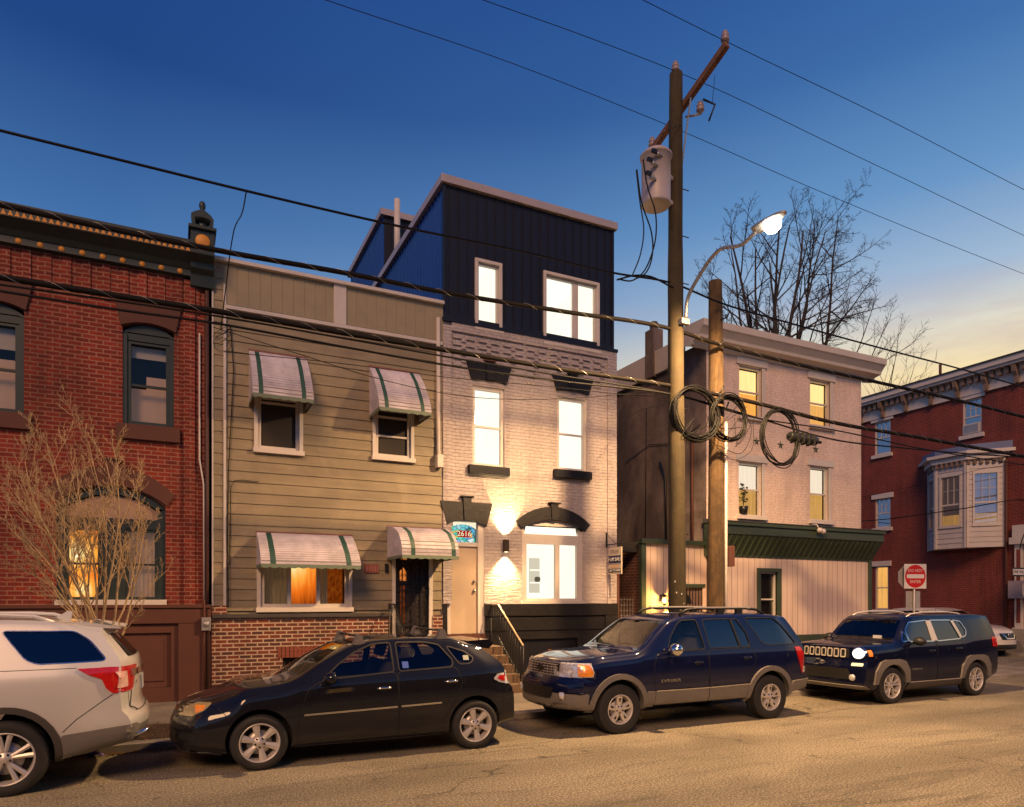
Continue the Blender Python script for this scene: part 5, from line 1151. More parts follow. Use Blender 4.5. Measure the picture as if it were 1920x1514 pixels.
# ================================================================ signs
m_sw = M('sign_face_white', (.72, .68, .64), .4, var=.05, dirt=.1); m_srd = M('sign_face_red', (.52, .015, .012), .4, var=.05); m_alu = M('sign_back', (.45, .42, .40), .45, metal=.4, var=.1); m_blk = M('sign_ink', (.015, .012, .012), .5, var=0)
SX, SY_ = 20.85, 14.1
sn = thing('road_sign', 'red and white DO NOT ENTER sign on a post at the side street corner', 'sign', (SX, SY_, .085), 0)
yaw = R(-17); ux, uy = Vector((math.cos(yaw), math.sin(yaw), 0)), Vector((-math.sin(yaw), math.cos(yaw), 0))
base = Vector((SX, SY_, 0)); zc = fz(1711, 1081, SY_); hs = .385
g = MB(); g.tube([base+Vector((0, 0, .05)), base+Vector((0, 0, zc+.3))], .035, m_alu, 8); g.build('post', sn)
def orect(mb, c, w, h, th, off, mat): mb.obox(c+uy*off, ux*w, uy*th, (0, 0, h), mat)
g = MB(); c_ = base+Vector((0, 0, zc)); orect(g, c_, hs, hs, .004, -.05, m_sw)
face = g.build('sign_face', sn, bev=.003)
g = MB(); n = 40; vs = [c_-uy*.057+ux*.36*math.cos(6.2832*i/n)+Vector((0, 0, .36*math.sin(6.2832*i/n))) for i in range(n)]; g.add(vs, [tuple(range(n))], m_srd)
orect(g, c_, .30, .062, .001, -.060, m_sw); g.build('sign_disc', face)
for s_, dz in (('DO NOT', .175), ('ENTER', -.175)): text_mesh(s_, .128, 'lettering', m_sw, face, tuple(c_-uy*.060+Vector((0, 0, dz))), xdir=ux, up=(0, 0, 1))
g = MB(); oc = [(c_+uy*.06+ux*(-.12)+ux*.42*math.cos(R(22.5+45*i))+Vector((0, 0, .42*math.sin(R(22.5+45*i))-.02))) for i in range(8)]
g.add(oc+[v+uy*.006 for v in oc], [tuple(range(8)), tuple(reversed(range(8, 16)))]+[(i, (i+1) % 8, (i+1) % 8+8, i+8) for i in range(8)], m_alu); g.build('stop_sign_back', sn)
g = MB(); orect(g, base+Vector((0, 0, fz(1711, 1125, SY_))), .30-.05, .27, .004, .05, m_alu); g.build('small_sign_back', sn)
# one way sign across the side street
OX, OY = 27.3, 14.2
sn = thing('road_sign', 'black and white ONE WAY arrow sign at the right picture edge', 'sign', (OX, OY, .085))
g = MB(); zo = fz(1905, 1073, OY); g.tube([(OX, OY, .05), (OX, OY, zo+.3)], .035, m_alu, 8); g.build('post', sn)
g = MB(); x0_ = fx(1897, OY-.05); cxo = x0_+.50; g.box(cxo-.48, cxo+.48, OY-.055, OY-.045, zo-.155, zo+.155, m_blk); fo = g.build('sign_face', sn, bev=.003)
g = MB(); g.prism([(cxo-.44, zo-.10), (cxo+.24, zo-.10), (cxo+.24, zo-.13), (cxo+.44, zo), (cxo+.24, zo+.13), (cxo+.24, zo+.10), (cxo-.44, zo+.10)], OY-.060, OY-.056, m_sw); g.build('arrow', fo)
text_mesh('ONE WAY', .15, 'lettering', m_blk, fo, (cxo-.08, OY-.063, zo))
g = MB(); oc = [(OX+.05+.40*math.cos(R(22.5+45*i)), zo-.62+.40*math.sin(R(22.5+45*i))) for i in range(8)]; g.prism(oc, OY+.04, OY+.046, m_alu); g.build('stop_sign_back', sn)
# ================================================================ cars
def interp(tb):
    xs = [p[0] for p in tb]; ys = [p[1] for p in tb]; n = len(xs)
    h = [xs[i+1]-xs[i] for i in range(n-1)]; dl = [(ys[i+1]-ys[i])/h[i] for i in range(n-1)]; m = [0]*n
    m[0], m[-1] = dl[0], dl[-1]
    for i in range(1, n-1): m[i] = 0 if dl[i-1]*dl[i] <= 0 else 2*dl[i-1]*dl[i]/(dl[i-1]+dl[i])
    def f(x):
        if x <= xs[0]: return ys[0]
        if x >= xs[-1]: return ys[-1]
        i = max(k for k in range(n-1) if xs[k] <= x); t = (x-xs[i])/h[i]
        return (2*t**3-3*t*t+1)*ys[i]+(t**3-2*t*t+t)*h[i]*m[i]+(-2*t**3+3*t*t)*ys[i+1]+(t**3-t*t)*h[i]*m[i+1]
    return f
def sst(t): t = max(0, min(1, t)); return t*t*(3-2*t)
def chaikin(p, it=2):
    for _ in range(it):
        q = [p[0]]
        for a, b in zip(p[:-1], p[1:]): q += [tuple(a[i]*.75+b[i]*.25 for i in (0, 1)), tuple(a[i]*.25+b[i]*.75 for i in (0, 1))]
        p = q+[p[-1]]
    return p
def roundp(pts, r_, n=4):
    out = []; N = len(pts)
    for i in range(N):
        a, b, c = Vector(pts[i-1]), Vector(pts[i]), Vector(pts[(i+1) % N]); u, v = (a-b), (c-b); k = min(r_, u.length*.45, v.length*.45); p0, p1 = b+u.normalized()*k, b+v.normalized()*k
        for j in range(n+1): t = j/n; out.append(tuple(p0*(1-t)**2+b*2*t*(1-t)+p1*t*t))
    return out
def loft(sp, shrink=0, x0=None, x1=None, zfloor=None):
    L = sp['L']; x0 = 0 if x0 is None else x0; x1 = L if x1 is None else x1
    top, bot, wid, belt = (interp(sp[k]) for k in ('top', 'bot', 'wid', 'belt')); fo, ro = interp(sp['foff']), interp(sp['roff'])
    n = int((x1-x0)/.055)+1; xs = [x0+(x1-x0)*i/n for i in range(n+1)]
    def dfm(x, y, z):
        hw = wid(x); q = min(1.0, abs(y)/max(.01, hw))
        wf = 1-sst(x/sp['df']); wr = 1-sst((L-x)/sp['dr'])
        return Vector((x+wf*(fo(z)+sp['fpl']*q**3)-wr*(ro(z)+sp['rpl']*q**3), y, z))
    rings = []
    for x in xs:
        zt, zb, hw, be = top(x), bot(x), wid(x), belt(x)
        zs = min(be, zt-.10); wr = hw-.05-sp['tum']*max(0, zt-be)
        pts = [(0, zb-.015), (hw-.15, zb), (hw-.05, zb+.05), (hw-.02, zb+.18), (hw, zb+(zs-zb)*.55), (hw-.008, zs-.11), (hw-.032, zs-.01),
               (wr+.012, zt-.085), (wr-.03, zt-.03), (wr-.13, zt-.010), (wr*.5, zt), (0, zt+.006)]
        if shrink:
            zf = zfloor; pts = [(max(0, y-shrink), zf+(z-zb)*(zt-shrink-zf)/(zt-zb)) for y, z in pts]; pts[-1] = (0, pts[-1][1])
        rings.append(chaikin(pts))
    m = len(rings[0]); vs = []; full = []
    for x, rg in zip(xs, rings):
        ring = rg+[(-y, z) for y, z in rg[-2:0:-1]]; full.append(len(vs)); vs += [dfm(x, y, z) for y, z in ring]
    K = 2*m-2; fs = []
    for i in range(len(xs)-1):
        for k in range(K): a, b = full[i]+k, full[i]+(k+1) % K; c, d = full[i+1]+(k+1) % K, full[i+1]+k; fs.append((a, d, c, b))
    for end, flip in ((0, False), (len(xs)-1, True)):   # grid caps
        M_ = 10; rows = []
        for j in range(m):
            rr = full[end]+j; ll = full[end]+(K-j) % K
            if j in (0, m-1): rows.append([rr]); continue
            pr = rings[end][j]; row = [rr]
            for q in range(1, M_): y = pr[0]*(1-2*q/M_); row.append(len(vs)); vs.append(dfm(xs[end], y, pr[1]))
            row.append(ll); rows.append(row)
        for j in range(m-1):
            A, B = rows[j], rows[j+1]
            if len(A) == 1 and len(B) == 1: continue
            if len(A) == 1:
                for q in range(len(B)-1): f = (A[0], B[q], B[q+1]); fs.append(f if not flip else f[::-1])
            elif len(B) == 1:
                for q in range(len(A)-1): f = (A[q], B[0], A[q+1]); fs.append(f if not flip else f[::-1])
            else:
                for q in range(len(A)-1): f = (A[q], B[q], B[q+1], A[q+1]); fs.append(f if not flip else f[::-1])
    return vs, fs
def mk(vs, fs, mats, mi=0):
    me = bpy.data.meshes.new('tmp'); me.from_pydata([tuple(v) for v in vs], [], fs)
    for m in mats: me.materials.append(m)
    bm = bmesh.new(); bm.from_mesh(me); bmesh.ops.remove_doubles(bm, verts=bm.verts, dist=1e-5); bmesh.ops.recalc_face_normals(bm, faces=bm.faces)
    for f in bm.faces: f.material_index = mi
    bm.to_mesh(me); bm.free()
    o = bpy.data.objects.new('tmp', me); COL.objects.link(o); return o
def boolean(o, cutters):
    for c in cutters:
        md = o.modifiers.new('b', 'BOOLEAN'); md.operation = 'DIFFERENCE'; md.solver = 'EXACT'; md.object = c; md.use_self = False
        try: md.material_mode = 'INDEX'
        except Exception: pass
    bpy.context.view_layer.update(); dg = bpy.context.evaluated_depsgraph_get()
    me = bpy.data.meshes.new_from_object(o.evaluated_get(dg)); o.modifiers.clear()
    for c in cutters: bpy.data.objects.remove(c)
    old = o.data; o.data = me; bpy.data.meshes.remove(old); return o
class Car:
    def __init__(s, sp, name, label, cat, loc, rz, paint, body_label=None):
        s.sp = sp; s.root = thing(name, label, cat, loc, rz, sp.get('group', 'cars parked along the kerb')); s.paint = paint
        vs, fs = loft(sp); mats = [paint, m_cin]
        body = mk(vs, fs, mats); s.bvh = BVHTree.FromObject(body, bpy.context.evaluated_depsgraph_get()); W = max(p[1] for p in sp['wid'])
        cut = []
        for cx, cz, r_ in sp['arch']:
            for sg in (-1, 1):
                g = MB(); g.lathe([(0, 0), (r_, 0), (r_, .42), (0, .42)], (cx, -.9 - .1 if sg < 0 else .58, cz), m_cin, 36, 'y'); cut.append(mk(g.v, g.f, mats, 1))
        a, b = sp['cav']; v2, f2 = loft(sp, .045, a, b, sp.get('floor', .42)); cut.append(mk(v2, f2, mats, 1))
        for w in sp['win']:
            g = MB(); g.prism(w, -1.6, 1.6, m_cin); cut.append(mk(g.v, g.f, mats, 1))
        for w, x0, x1 in sp.get('fwin', []):
            g = MB(); g.prism(w, x0, x1, m_cin, 'x'); cut.append(mk(g.v, g.f, mats, 1))
        boolean(body, cut); sharpen(body.data, 38); body.name = 'body'; body.data.name = 'body'; body.parent = s.root
        s.body = body
    def hit(s, view, a, b):
        if view == 'side': o, d = Vector((a, -3, b)), Vector((0, 1, 0))
        elif view == 'far': o, d = Vector((a, 3, b)), Vector((0, -1, 0))
        elif view == 'front': o, d = Vector((-3, a, b)), Vector((1, 0, 0))
        elif view == 'rear': o, d = Vector((9, a, b)), Vector((-1, 0, 0))
        else: o, d = Vector((a, b, 5)), Vector((0, 0, -1))
        h = s.bvh.ray_cast(o, d)
        if h[0] is None: h = s.bvh.find_nearest(o+d*(3.2 if view in ('front', 'rear') else 2.2))
        n = h[1]
        if n.dot(d) > 0: n = -n
        return h[0], n
    def patch(s, mb, poly, view, off, mat, thick=.012, step=.05):
        vs2 = [Vector((p[0], p[1], 0)) for p in poly]; bm = bmesh.new(); bv = [bm.verts.new(v) for v in vs2]
        for t in tessellate_polygon([vs2]):
            try: bm.faces.new([bv[i] for i in t])
            except Exception: pass
        for ax in (0, 1):
            lo, hi = min(v[ax] for v in vs2), max(v[ax] for v in vs2); k = lo+step
            while k < hi-.004:
                nrm = Vector((1, 0, 0)) if ax == 0 else Vector((0, 1, 0)); bmesh.ops.bisect_plane(bm, geom=bm.verts[:]+bm.edges[:]+bm.faces[:], plane_co=nrm*k, plane_no=nrm, dist=1e-5); k += step
        bm.verts.ensure_lookup_table(); bm.faces.ensure_lookup_table()
        idx = {v: i for i, v in enumerate(bm.verts)}; P = []; Lo = []; N = []
        for v in bm.verts:
            h, n = s.hit(view, v.co.x, v.co.y); P.append(h+n*off); Lo.append(h-n*thick+n*min(0, off)); N.append(n)
        fs = [[idx[v] for v in f.verts] for f in bm.faces]
        if fs:
            sgn = 0
            for f in fs[:40]:
                nn = (P[f[1]]-P[f[0]]).cross(P[f[2]]-P[f[0]]); sgn += nn.dot(N[f[0]])
            if sgn < 0: fs = [f[::-1] for f in fs]
        be = [(idx[e.verts[0]], idx[e.verts[1]]) for e in bm.edges if len(e.link_faces) == 1]
        mb.add(P, fs, mat, True)
        if thick > 0: mb.add(P+Lo, [(a, b, b+len(P), a+len(P)) for a, b in be], mat)
        bm.free()
    def both(s, name, poly, off, mat, parent=None, **k):
        for view in ('side', 'far'):
            g = MB(); s.patch(g, poly, view, off, mat, **k); o = g.build(name, parent or s.root, world=False)
            if view == 'side': r_ = o
        return r_
    def one(s, name, poly, view, off, mat, parent=None, **k):
        g = MB(); s.patch(g, poly, view, off, mat, **k); return g.build(name, parent or s.root, world=False)
    def strip(s, mb, path, w, view, off, mat, closed=False, step=.04):
        P = [Vector((p[0], p[1])) for p in path]
        if closed: P.append(P[0])
        Q = []
        for a, b in zip(P[:-1], P[1:]):
            n = max(1, int((b-a).length/step)); Q += [a+(b-a)*i/n for i in range(n)]
        Q.append(P[-1]); L, Rr = [], []
        for i, q in enumerate(Q):
            d = (Q[min(i+1, len(Q)-1)]-Q[max(0, i-1)]); d = d.normalized() if d.length else Vector((1, 0)); nn = Vector((-d.y, d.x))*w/2
            for lst, sg in ((L, 1), (Rr, -1)):
                h, n = s.hit(view, q.x+nn.x*sg, q.y+nn.y*sg); lst.append(h+n*off)
        mb.sheet([L, Rr], mat)
    def tubeon(s, mb, path, r_, view, off, mat, seg=6):
        mb.tube([(lambda hn: hn[0]+hn[1]*off)(s.hit(view, *p)) for p in path], r_, mat, seg)
m_cin = M('car_interior', (.016, .015, .015), .8, var=.2)
m_tyre = M('tyre_rubber', (.018, .017, .016), .75, var=.3, vs=8, bump=.3, bs=60)
m_alloy = M('alloy', (.62, .58, .53), .35, metal=.35, var=.08)
m_chrome = M('chrome', (.75, .74, .72), .12, metal=1, var=.04)
m_seam = M('panel_gap_strip', (.004, .004, .004), .8, var=0)  # near-black strip colour standing in for the shade inside panel gaps
m_clad = M('grey_cladding', (.17, .155, .14), .55, var=.1, vs=5)
m_cladd = M('dark_cladding', (.055, .048, .042), .6, var=.15)
m_plast = M('black_plastic', (.012, .012, .012), .5, var=.2)
m_cglass = glass('car_glass', (.62, .64, .62), .05, .01)
m_tint = glass('tinted_car_glass', (.05, .055, .06), .12, .01)
m_wglass = glass('windscreen_glass', (.24, .27, .24), .07, .01)
m_lens = M('lamp_lens_clear', (.70, .70, .72), .15, metal=.35, var=.55, vs=26, coat=1)
m_ylens = M('yellowed_lens', (.40, .33, .18), .2, metal=.2, var=.2, vs=14, coat=1)
m_amberl = M('amber_lens', (.75, .22, .02), .2, var=.3, vs=30, coat=1, es=.12, ecol=(1, .3, .02))
m_redl = M('red_lens', (.42, .008, .008), .15, var=.3, vs=25, coat=1, es=.05, ecol=(1, .02, .01))
m_hlon = emit('headlight_lit', (1, .93, .80), 2.6, var=.4, vs=18); m_drl = emit('daylight_lamp', (1, .75, .35), 1.6)
m_seat = M('seat_fabric', (.10, .085, .07), .9, var=.2); m_plate = M('plate_white', (.45, .45, .48), .4, var=.1)
def paintm(name, col, metal=.5, rough=.35, dirt=.0):
    m, n, l, b, o = nt(name); v = coords(n, l)
    fl = noise_(n, l, v, 900, 2, .5); c = mul(n, l, col, ramp(n, l, fl, [(.3, g3(.8)), (.7, g3(1.2))]))
    if dirt:   # road dust collecting low down and in patches
        d1 = noise_(n, l, v, 2.2, 6, .7, .6); s_ = n.new('ShaderNodeSeparateXYZ'); l.new(v, s_.inputs[0])
        hz = ramp(n, l, s_.outputs['Z'], [(.15, g3(1)), (.75, g3(.15))]); f = math_(n, l, 'MULTIPLY', math_(n, l, 'MULTIPLY', d1, hz), dirt*1.6)
        x = n.new('ShaderNodeMix'); x.data_type = 'RGBA'; l.new(f, x.inputs[0]); l.new(c, x.inputs[6]); x.inputs[7].default_value = (.13, .10, .07, 1); c = x.outputs[2]
        l.new(math_(n, l, 'ADD', math_(n, l, 'MULTIPLY', d1, .10*dirt), .015), b.inputs['Coat Roughness'])
    l.new(c, b.inputs['Base Color']); b.inputs['Metallic'].default_value = (metal if name == 'silver_paint' else 0); b.inputs['Roughness'].default_value = rough+.15
    b.inputs['Coat Weight'].default_value = 1; b.inputs['Specular IOR Level'].default_value = .05 if metal >= .35 and name != 'silver_paint' else .4
    if not dirt: b.inputs['Coat Roughness'].default_value = .03
    return m
def wheel(root, cx, cz, y, R_, w, rim, style, side=-1, rimmat=None, lugs=5):
    """y = outer face of the tyre; side=-1 faces the street"""
    rm = rimmat or m_alloy; s_ = side; sd = lambda d_: y-s_*d_     # distance inward from outer face
    g = MB(); g.lathe([(0, 0), (rim*.92, 0), (rim*.92, .02*-s_)], (cx, sd(.10), cz), m_cin, 28, 'y'); g.lathe([(.05, 0), (rim*.62, 0), (rim*.62, -s_*.02)], (cx, sd(.085), cz), m_steel, 28, 'y')
    hub = g.build('wheel', root, world=False)
    t = MB(); h = w/2; prof = [(rim, .012), (rim+.012, .004), (rim+(R_-rim)*.45, -.004), (R_-.030, .002), (R_-.012, .012), (R_-.002, .03), (R_, .05), (R_-.006, .055), (R_, .06), (R_, h-.01), (R_-.007, h-.005), (R_-.007, h+.005), (R_, h+.01), (R_, w-.05), (R_-.012, w-.012), (R_-.03, w), (rim, w-.01)]
    t.lathe([(a, -s_*b_) for a, b_ in prof], (cx, y, cz), m_tyre, 44, 'y'); t.build('tyre', hub, world=False)
    r_ = MB(); r_.lathe([(a, -s_*b_) for a, b_ in [(rim+.004, .012), (rim+.004, .006), (rim-.006, .004), (rim-.014, .012), (rim-.02, .05), (rim-.035, .10), (rim-.03, w-.02)]], (cx, y, cz), rm, 40, 'y')
    def P(rad, ang, d_): return (cx+rad*math.cos(ang), sd(d_), cz+rad*math.sin(ang))
    def spoke(ang, w0, w1, d0=.03, d1=.018, skew=0, r0=.045, split=False):
        e = rim-.016; segs = 5; L = []; C = []; Q = []; LB = []; QB = []
        for i in range(segs+1):
            t_ = i/segs; rad = r0+(e-r0)*t_; hw = (w0+(w1-w0)*t_)/rad if rad > .02 else .5; an = ang+skew*t_; d_ = d0+(d1-d0)*t_
            L.append(P(rad, an-hw, d_+.010)); C.append(P(rad, an, d_)); Q.append(P(rad, an+hw, d_+.010)); LB.append(P(rad, an-hw*1.05, d_+.045)); QB.append(P(rad, an+hw*1.05, d_+.045))
        r_.sheet([LB, L, C, Q, QB], rm, False)
    for k in range(5 if style in ('five', 'double') else (6 if style == 'six' else 5)):
        a = math.pi/2+k*2*math.pi/(6 if style == 'six' else 5)
        if style == 'six': a += math.pi/6*0+R(12); spoke(a, .020, .044)
        elif style == 'five': spoke(a, .040, .052); 
        elif style == 'double': spoke(a-.15, .015, .024, skew=-.06); spoke(a+.15, .015, .024, skew=.06)
        else: spoke(a-.12, .013, .013, skew=-.14); spoke(a+.12, .013, .013, skew=.14)
    r_.lathe([(a_, -s_*b_) for a_, b_ in [(0, .022), (.028, .022), (.034, .028), (.062, .030), (.075, .045), (.08, .07)]], (cx, y, cz), rm, 24, 'y')
    if style == 'five':
        for k in range(5):
            a = math.pi/2+k*2*math.pi/5; q = MB(); e = rim-.03
            r_.add([P(e-.075, a-.05, .0215), P(e-.02, a-.12, .0195), P(e-.02, a+.12, .0195), P(e-.075, a+.05, .0215)], [(0, 1, 2, 3)], m_cin)
    for k in range(lugs): a = math.pi/2+.63+k*2*math.pi/lugs; r_.lathe([(0, -s_*.018), (.010, -s_*.018), (.012, -s_*.03)], (cx+.052*math.cos(a), y, cz+.052*math.sin(a)), m_cin, 8, 'y')
    r_.build('rim', hub, world=False); return hub
def interior(car, sx, zs, roof, belt, wheelx, w=.6, seatmat=None, rear=True):
    sm_ = seatmat or m_seat
    for row, x in enumerate(sx):
        for y in (-w*.62, w*.62):
            g = MB(); pts = [(x, zs), (x+.50, zs-.03), (x+.56, zs+.12), (x+.72, zs+.60), (x+.60, zs+.63), (x+.45, zs+.20), (x+.0, zs+.13)]
            g.prism(roundp(pts, .05, 2), y-.23, y+.23, sm_); g.prism(roundp([(x+.62, zs+.66), (x+.72, zs+.65), (x+.77, zs+.82), (x+.68, zs+.84)], .03, 2), y-.12, y+.12, sm_); g.build('seat', car.root, world=False)
    g = MB(); g.box(wheelx-.55, wheelx-.16, -w-.02, w+.02, belt-.30, belt-.06, m_cin); g.build('dashboard', car.root, world=False)
    g = MB(); c_ = Vector((wheelx, -.36, belt-.02)); g.tube([c_+Vector((.06*math.sin(t/16*6.28), .18*math.cos(t/16*6.28), .17*math.sin(t/16*6.28))) for t in range(17)], .014, m_plast, 6, False); g.build('steering_wheel', car.root, world=False)
def mirror(car, x, z, yb, sz=(.10, .09, .075), mat=None, chrome=False):
    for sg in (-1, 1):
        g = MB(); c_ = Vector((x, sg*(yb+.13), z)); n1, n2 = 8, 14; rows = []
        for i in range(n1+1):
            a = -math.pi/2+math.pi*i/n1; rows.append([c_+Vector((sz[0]*max(-.55, math.cos(b_)*math.cos(a)*-1)*-1 if False else sz[0]*math.cos(a)*min(.35, math.cos(b_)), sg*sz[1]*1.15*math.cos(a)*math.sin(b_), sz[2]*math.sin(a)))for b_ in [2*math.pi*k/n2 for k in range(n2+1)]])
        g.sheet(rows, mat or car.paint); g.bar((x, sg*(yb-.05), z-.05), (x, sg*(yb+.08), z-.03), .05, .035, m_plast)
        o = g.build('mirror', car.root, world=False); q = MB(); q.lathe([(0, 0), (sz[1]*.8, 0)], (x+sz[0]*.345, sg*(yb+.13), z), m_chrome, 14, 'x'); q.build('mirror_glass', o, world=False)
def common(car, doors, fenders=(), handles=(), hmat=None):
    """doors: outline polygons (side view); seams are narrow dark strips in place of shaded gaps"""
    for i, d in enumerate(doors):
        for view in ('side', 'far'):
            g = MB(); car.strip(g, d, .009, view, .0015, m_seam, True); dr = g.build('door', car.root, world=False)
            hx = handles[i]; q = MB(); pts = [(hx[0]+t*.19/6, hx[1]+.006*math.sin(t/6*math.pi)) for t in range(7)]
            P = [(lambda hn: hn[0]+hn[1]*(.030 if 0 < k < 6 else .004))(car.hit(view, *p)) for k, p in enumerate(pts)]; q.tube(P, [.010, .014, .015, .015, .015, .014, .010], hmat or car.paint, 8)
            car.patch(q, roundp([(hx[0]+.04, hx[1]-.035), (hx[0]+.15, hx[1]-.035), (hx[0]+.15, hx[1]+.03), (hx[0]+.04, hx[1]+.03)], .03), view, .002, m_seam, .0)
            q.build('handle', dr, world=False)
def offs(poly, d):   # crude outward offset of a polygon
    n = len(poly); ar = sum(poly[i][0]*poly[(i+1) % n][1]-poly[(i+1) % n][0]*poly[i][1] for i in range(n)); sg = 1 if ar > 0 else -1; out = []
    for i in range(n):
        a, b, c = Vector(poly[i-1]), Vector(poly[i]), Vector(poly[(i+1) % n]); u = (b-a).normalized(); v = (c-b).normalized(); n1 = Vector((u.y, -u.x))*sg; n2 = Vector((v.y, -v.x))*sg; m_ = (n1+n2); m_ = m_.normalized()/max(.5, m_.normalized().dot(n1)) if m_.length > 1e-4 else n1; out.append(tuple(b+m_*d))
    return out
def glaze(car, gl, names=None, frame=None, fw=.02):
    for i, w in enumerate(car.sp['win']):
        car.both('window', offs(w, .004), -.010, gl[i] if isinstance(gl, list) else gl, thick=0, step=.08)
        if frame:
            for view in ('side', 'far'):
                g = MB(); car.strip(g, offs(w, fw/2), fw, view, .004, frame, True); g.build('window_trim', car.root, world=False)
def arcpts(cx, cz, r_, a0, a1, n=18): return [(cx+r_*math.cos(R(a0+(a1-a0)*i/n)), cz+r_*math.sin(R(a0+(a1-a0)*i/n))) for i in range(n+1)]
def flare(car, cx, cz, r0, r1, a0, a1, off, mat, name='wheel_arch_trim', thick=.03):
    return car.both(name, arcpts(cx, cz, r1, a0, a1)+arcpts(cx, cz, r0, a1, a0), off, mat, thick=thick+off)
def blob(mb, c, rx, ry, rz_, mat, n1=8, n2=14, cut=None):
    rows = []
    for i in range(n1+1):
        a = -math.pi/2+math.pi*i/n1; rows.append([Vector(c)+Vector((rx*math.cos(a)*math.cos(b_), ry*math.cos(a)*math.sin(b_), rz_*math.sin(a))) for b_ in [2*math.pi*k/n2 for k in range(n2+1)]])
    mb.sheet(rows, mat)

# ---------------- dark hatchback
p_dark = paintm('charcoal_blue_paint', (.005, .0065, .012), .5, .3, .10)
sp = dict(L=4.34, tum=.40, df=.9, dr=1.15, fpl=.34, rpl=.16,
  top=[(0, .74), (.12, .79), (.45, .88), (.8, .945), (1.18, .985), (1.32, 1.02), (1.70, 1.24), (2.05, 1.40), (2.35, 1.455), (2.8, 1.475), (3.4, 1.46), (3.9, 1.41), (4.34, 1.36)],
  bot=[(0, .22), (.4, .18), (.7, .19), (3.2, .2), (3.9, .22), (4.34, .30)],
  wid=[(0, .77), (.25, .82), (.7, .86), (1.5, .87), (3.3, .87), (4.0, .85), (4.34, .80)],
  belt=[(0, .70), (.6, .83), (1.2, .92), (1.8, .985), (3.3, 1.02), (4.34, 1.06)],
  foff=[(.2, .10), (.35, .0), (.5, .0), (.62, .05), (.74, .16), (.9, .30)],
  roff=[(.25, .12), (.36, .0), (.66, .0), (.76, .03), (.84, .10), (1.04, .16), (1.34, .52), (1.5, .60)],
  arch=[(.93, .335, .365), (3.60, .335, .365)], cav=(1.28, 4.16), floor=.40,
  win=[roundp([(1.70, 1.035), (1.86, 1.17), (2.06, 1.30), (2.28, 1.385), (2.50, 1.40), (2.505, 1.06), (1.75, 1.01)], .03), roundp([(2.585, 1.40), (2.95, 1.395), (3.14, 1.36), (3.30, 1.16), (3.28, 1.09), (2.59, 1.065)], .03), roundp([(3.26, 1.335), (3.48, 1.265), (3.60, 1.18), (3.55, 1.125), (3.40, 1.12)], .03)],
  fwin=[(roundp([(-.62, 1.04), (.62, 1.04), (.50, 1.385), (-.50, 1.385)], .04), -.5, 2.3), (roundp([(-.52, 1.08), (.52, 1.08), (.44, 1.33), (-.44, 1.33)], .05), 3.3, 6)])
c = Car(sp, 'parked_car', 'dark charcoal hatchback with roof rack feet and six-spoke alloy wheels', 'car', (-.08, 9.22, 0), 0, p_dark)
glaze(c, m_cglass, frame=m_plast, fw=.018)
c.one('windscreen', sp['fwin'][0][0], 'front', -.008, m_wglass, thick=0, step=.08); c.one('rear_window', sp['fwin'][1][0], 'rear', -.008, m_tint, thick=0, step=.08)
common(c, [roundp([(1.34, .25), (1.37, .62), (1.47, .90), (1.70, 1.02), (2.545, 1.045), (2.56, .60), (2.55, .25)], .05), roundp([(2.565, .25), (2.575, .6), (2.56, 1.045), (3.34, 1.08), (3.42, .88), (3.28, .60), (3.14, .40), (3.10, .25)], .05)], handles=[(2.28, .86), (3.16, .90)], hmat=m_chrome)
for view in ('side', 'far'):
    g = MB(); c.strip(g, [(1.42, .60), (2.54, .625)], .022, view, .012, m_chrome); c.strip(g, [(2.59, .627), (3.12, .64)], .022, view, .012, m_chrome); g.build('door_moulding', c.root, world=False)
    g = MB(); c.strip(g, [(.62, .60), (.50, .72), (.42, .80)], .007, view, .0015, m_seam); c.strip(g, [(4.0, .36), (4.0, .62), (4.1, .80)], .007, view, .0015, m_seam); g.build('panel_gap_strip', c.root, world=False)
c.both('sill', [(1.32, .18), (1.32, .235), (3.2, .235), (3.2, .185)], .014, p_dark)
hl = roundp([(.05, .625), (.12, .70), (.30, .765), (.44, .775), (.36, .70), (.24, .635)], .02)
o_ = c.both('headlight', hl, .008, m_ylens); c.both('indicator', roundp([(.27, .665), (.35, .70), (.37, .745), (.27, .74)], .01), .011, m_amberl)
tl = roundp([(4.20, .985), (3.93, .965), (3.86, .90), (3.96, .85), (4.20, .80)], .02)
c.both('tail_light', tl, .010, m_lens); c.both('tail_light_lens', roundp([(4.10, .95), (3.95, .94), (3.92, .90), (4.0, .868), (4.09, .87)], .015), .014, m_redl)
c.one('grille', roundp([(-.36, .60), (.36, .60), (.42, .69), (.30, .735), (-.30, .735), (-.42, .69)], .03), 'front', .006, m_plast)
g = MB(); c.strip(g, [(-.40, .67), (.40, .67)], .02, 'front', .02, m_chrome); g.build('grille_bar', c.root, world=False)
c.one('air_intake', roundp([(-.40, .30), (.40, .30), (.45, .46), (-.45, .46)], .04), 'front', .005, m_plast)
c.both('fog_light_recess', roundp([(.09, .38), (.26, .36), (.30, .44), (.12, .46)], .03), .006, m_plast)
c.one('bumper_trim', [(-.7, .20), (.7, .20), (.7, .235), (-.7, .235)], 'front', .015, m_plast)
c.both('fuel_flap', roundp([(3.62, .86), (3.80, .87), (3.80, 1.0), (3.63, .99)], .03), .003, p_dark)
for cx in (.93, 3.60): wheel(c.root, cx, .315, -.865, .318, .205, .222, 'six'); wheel(c.root, cx, .315, .865, .318, .205, .222, 'six', 1)
interior(c, (1.95, 2.85), .52, 1.4, 1.03, 1.80, .55)
mirror(c, 1.72, 1.03, .84)
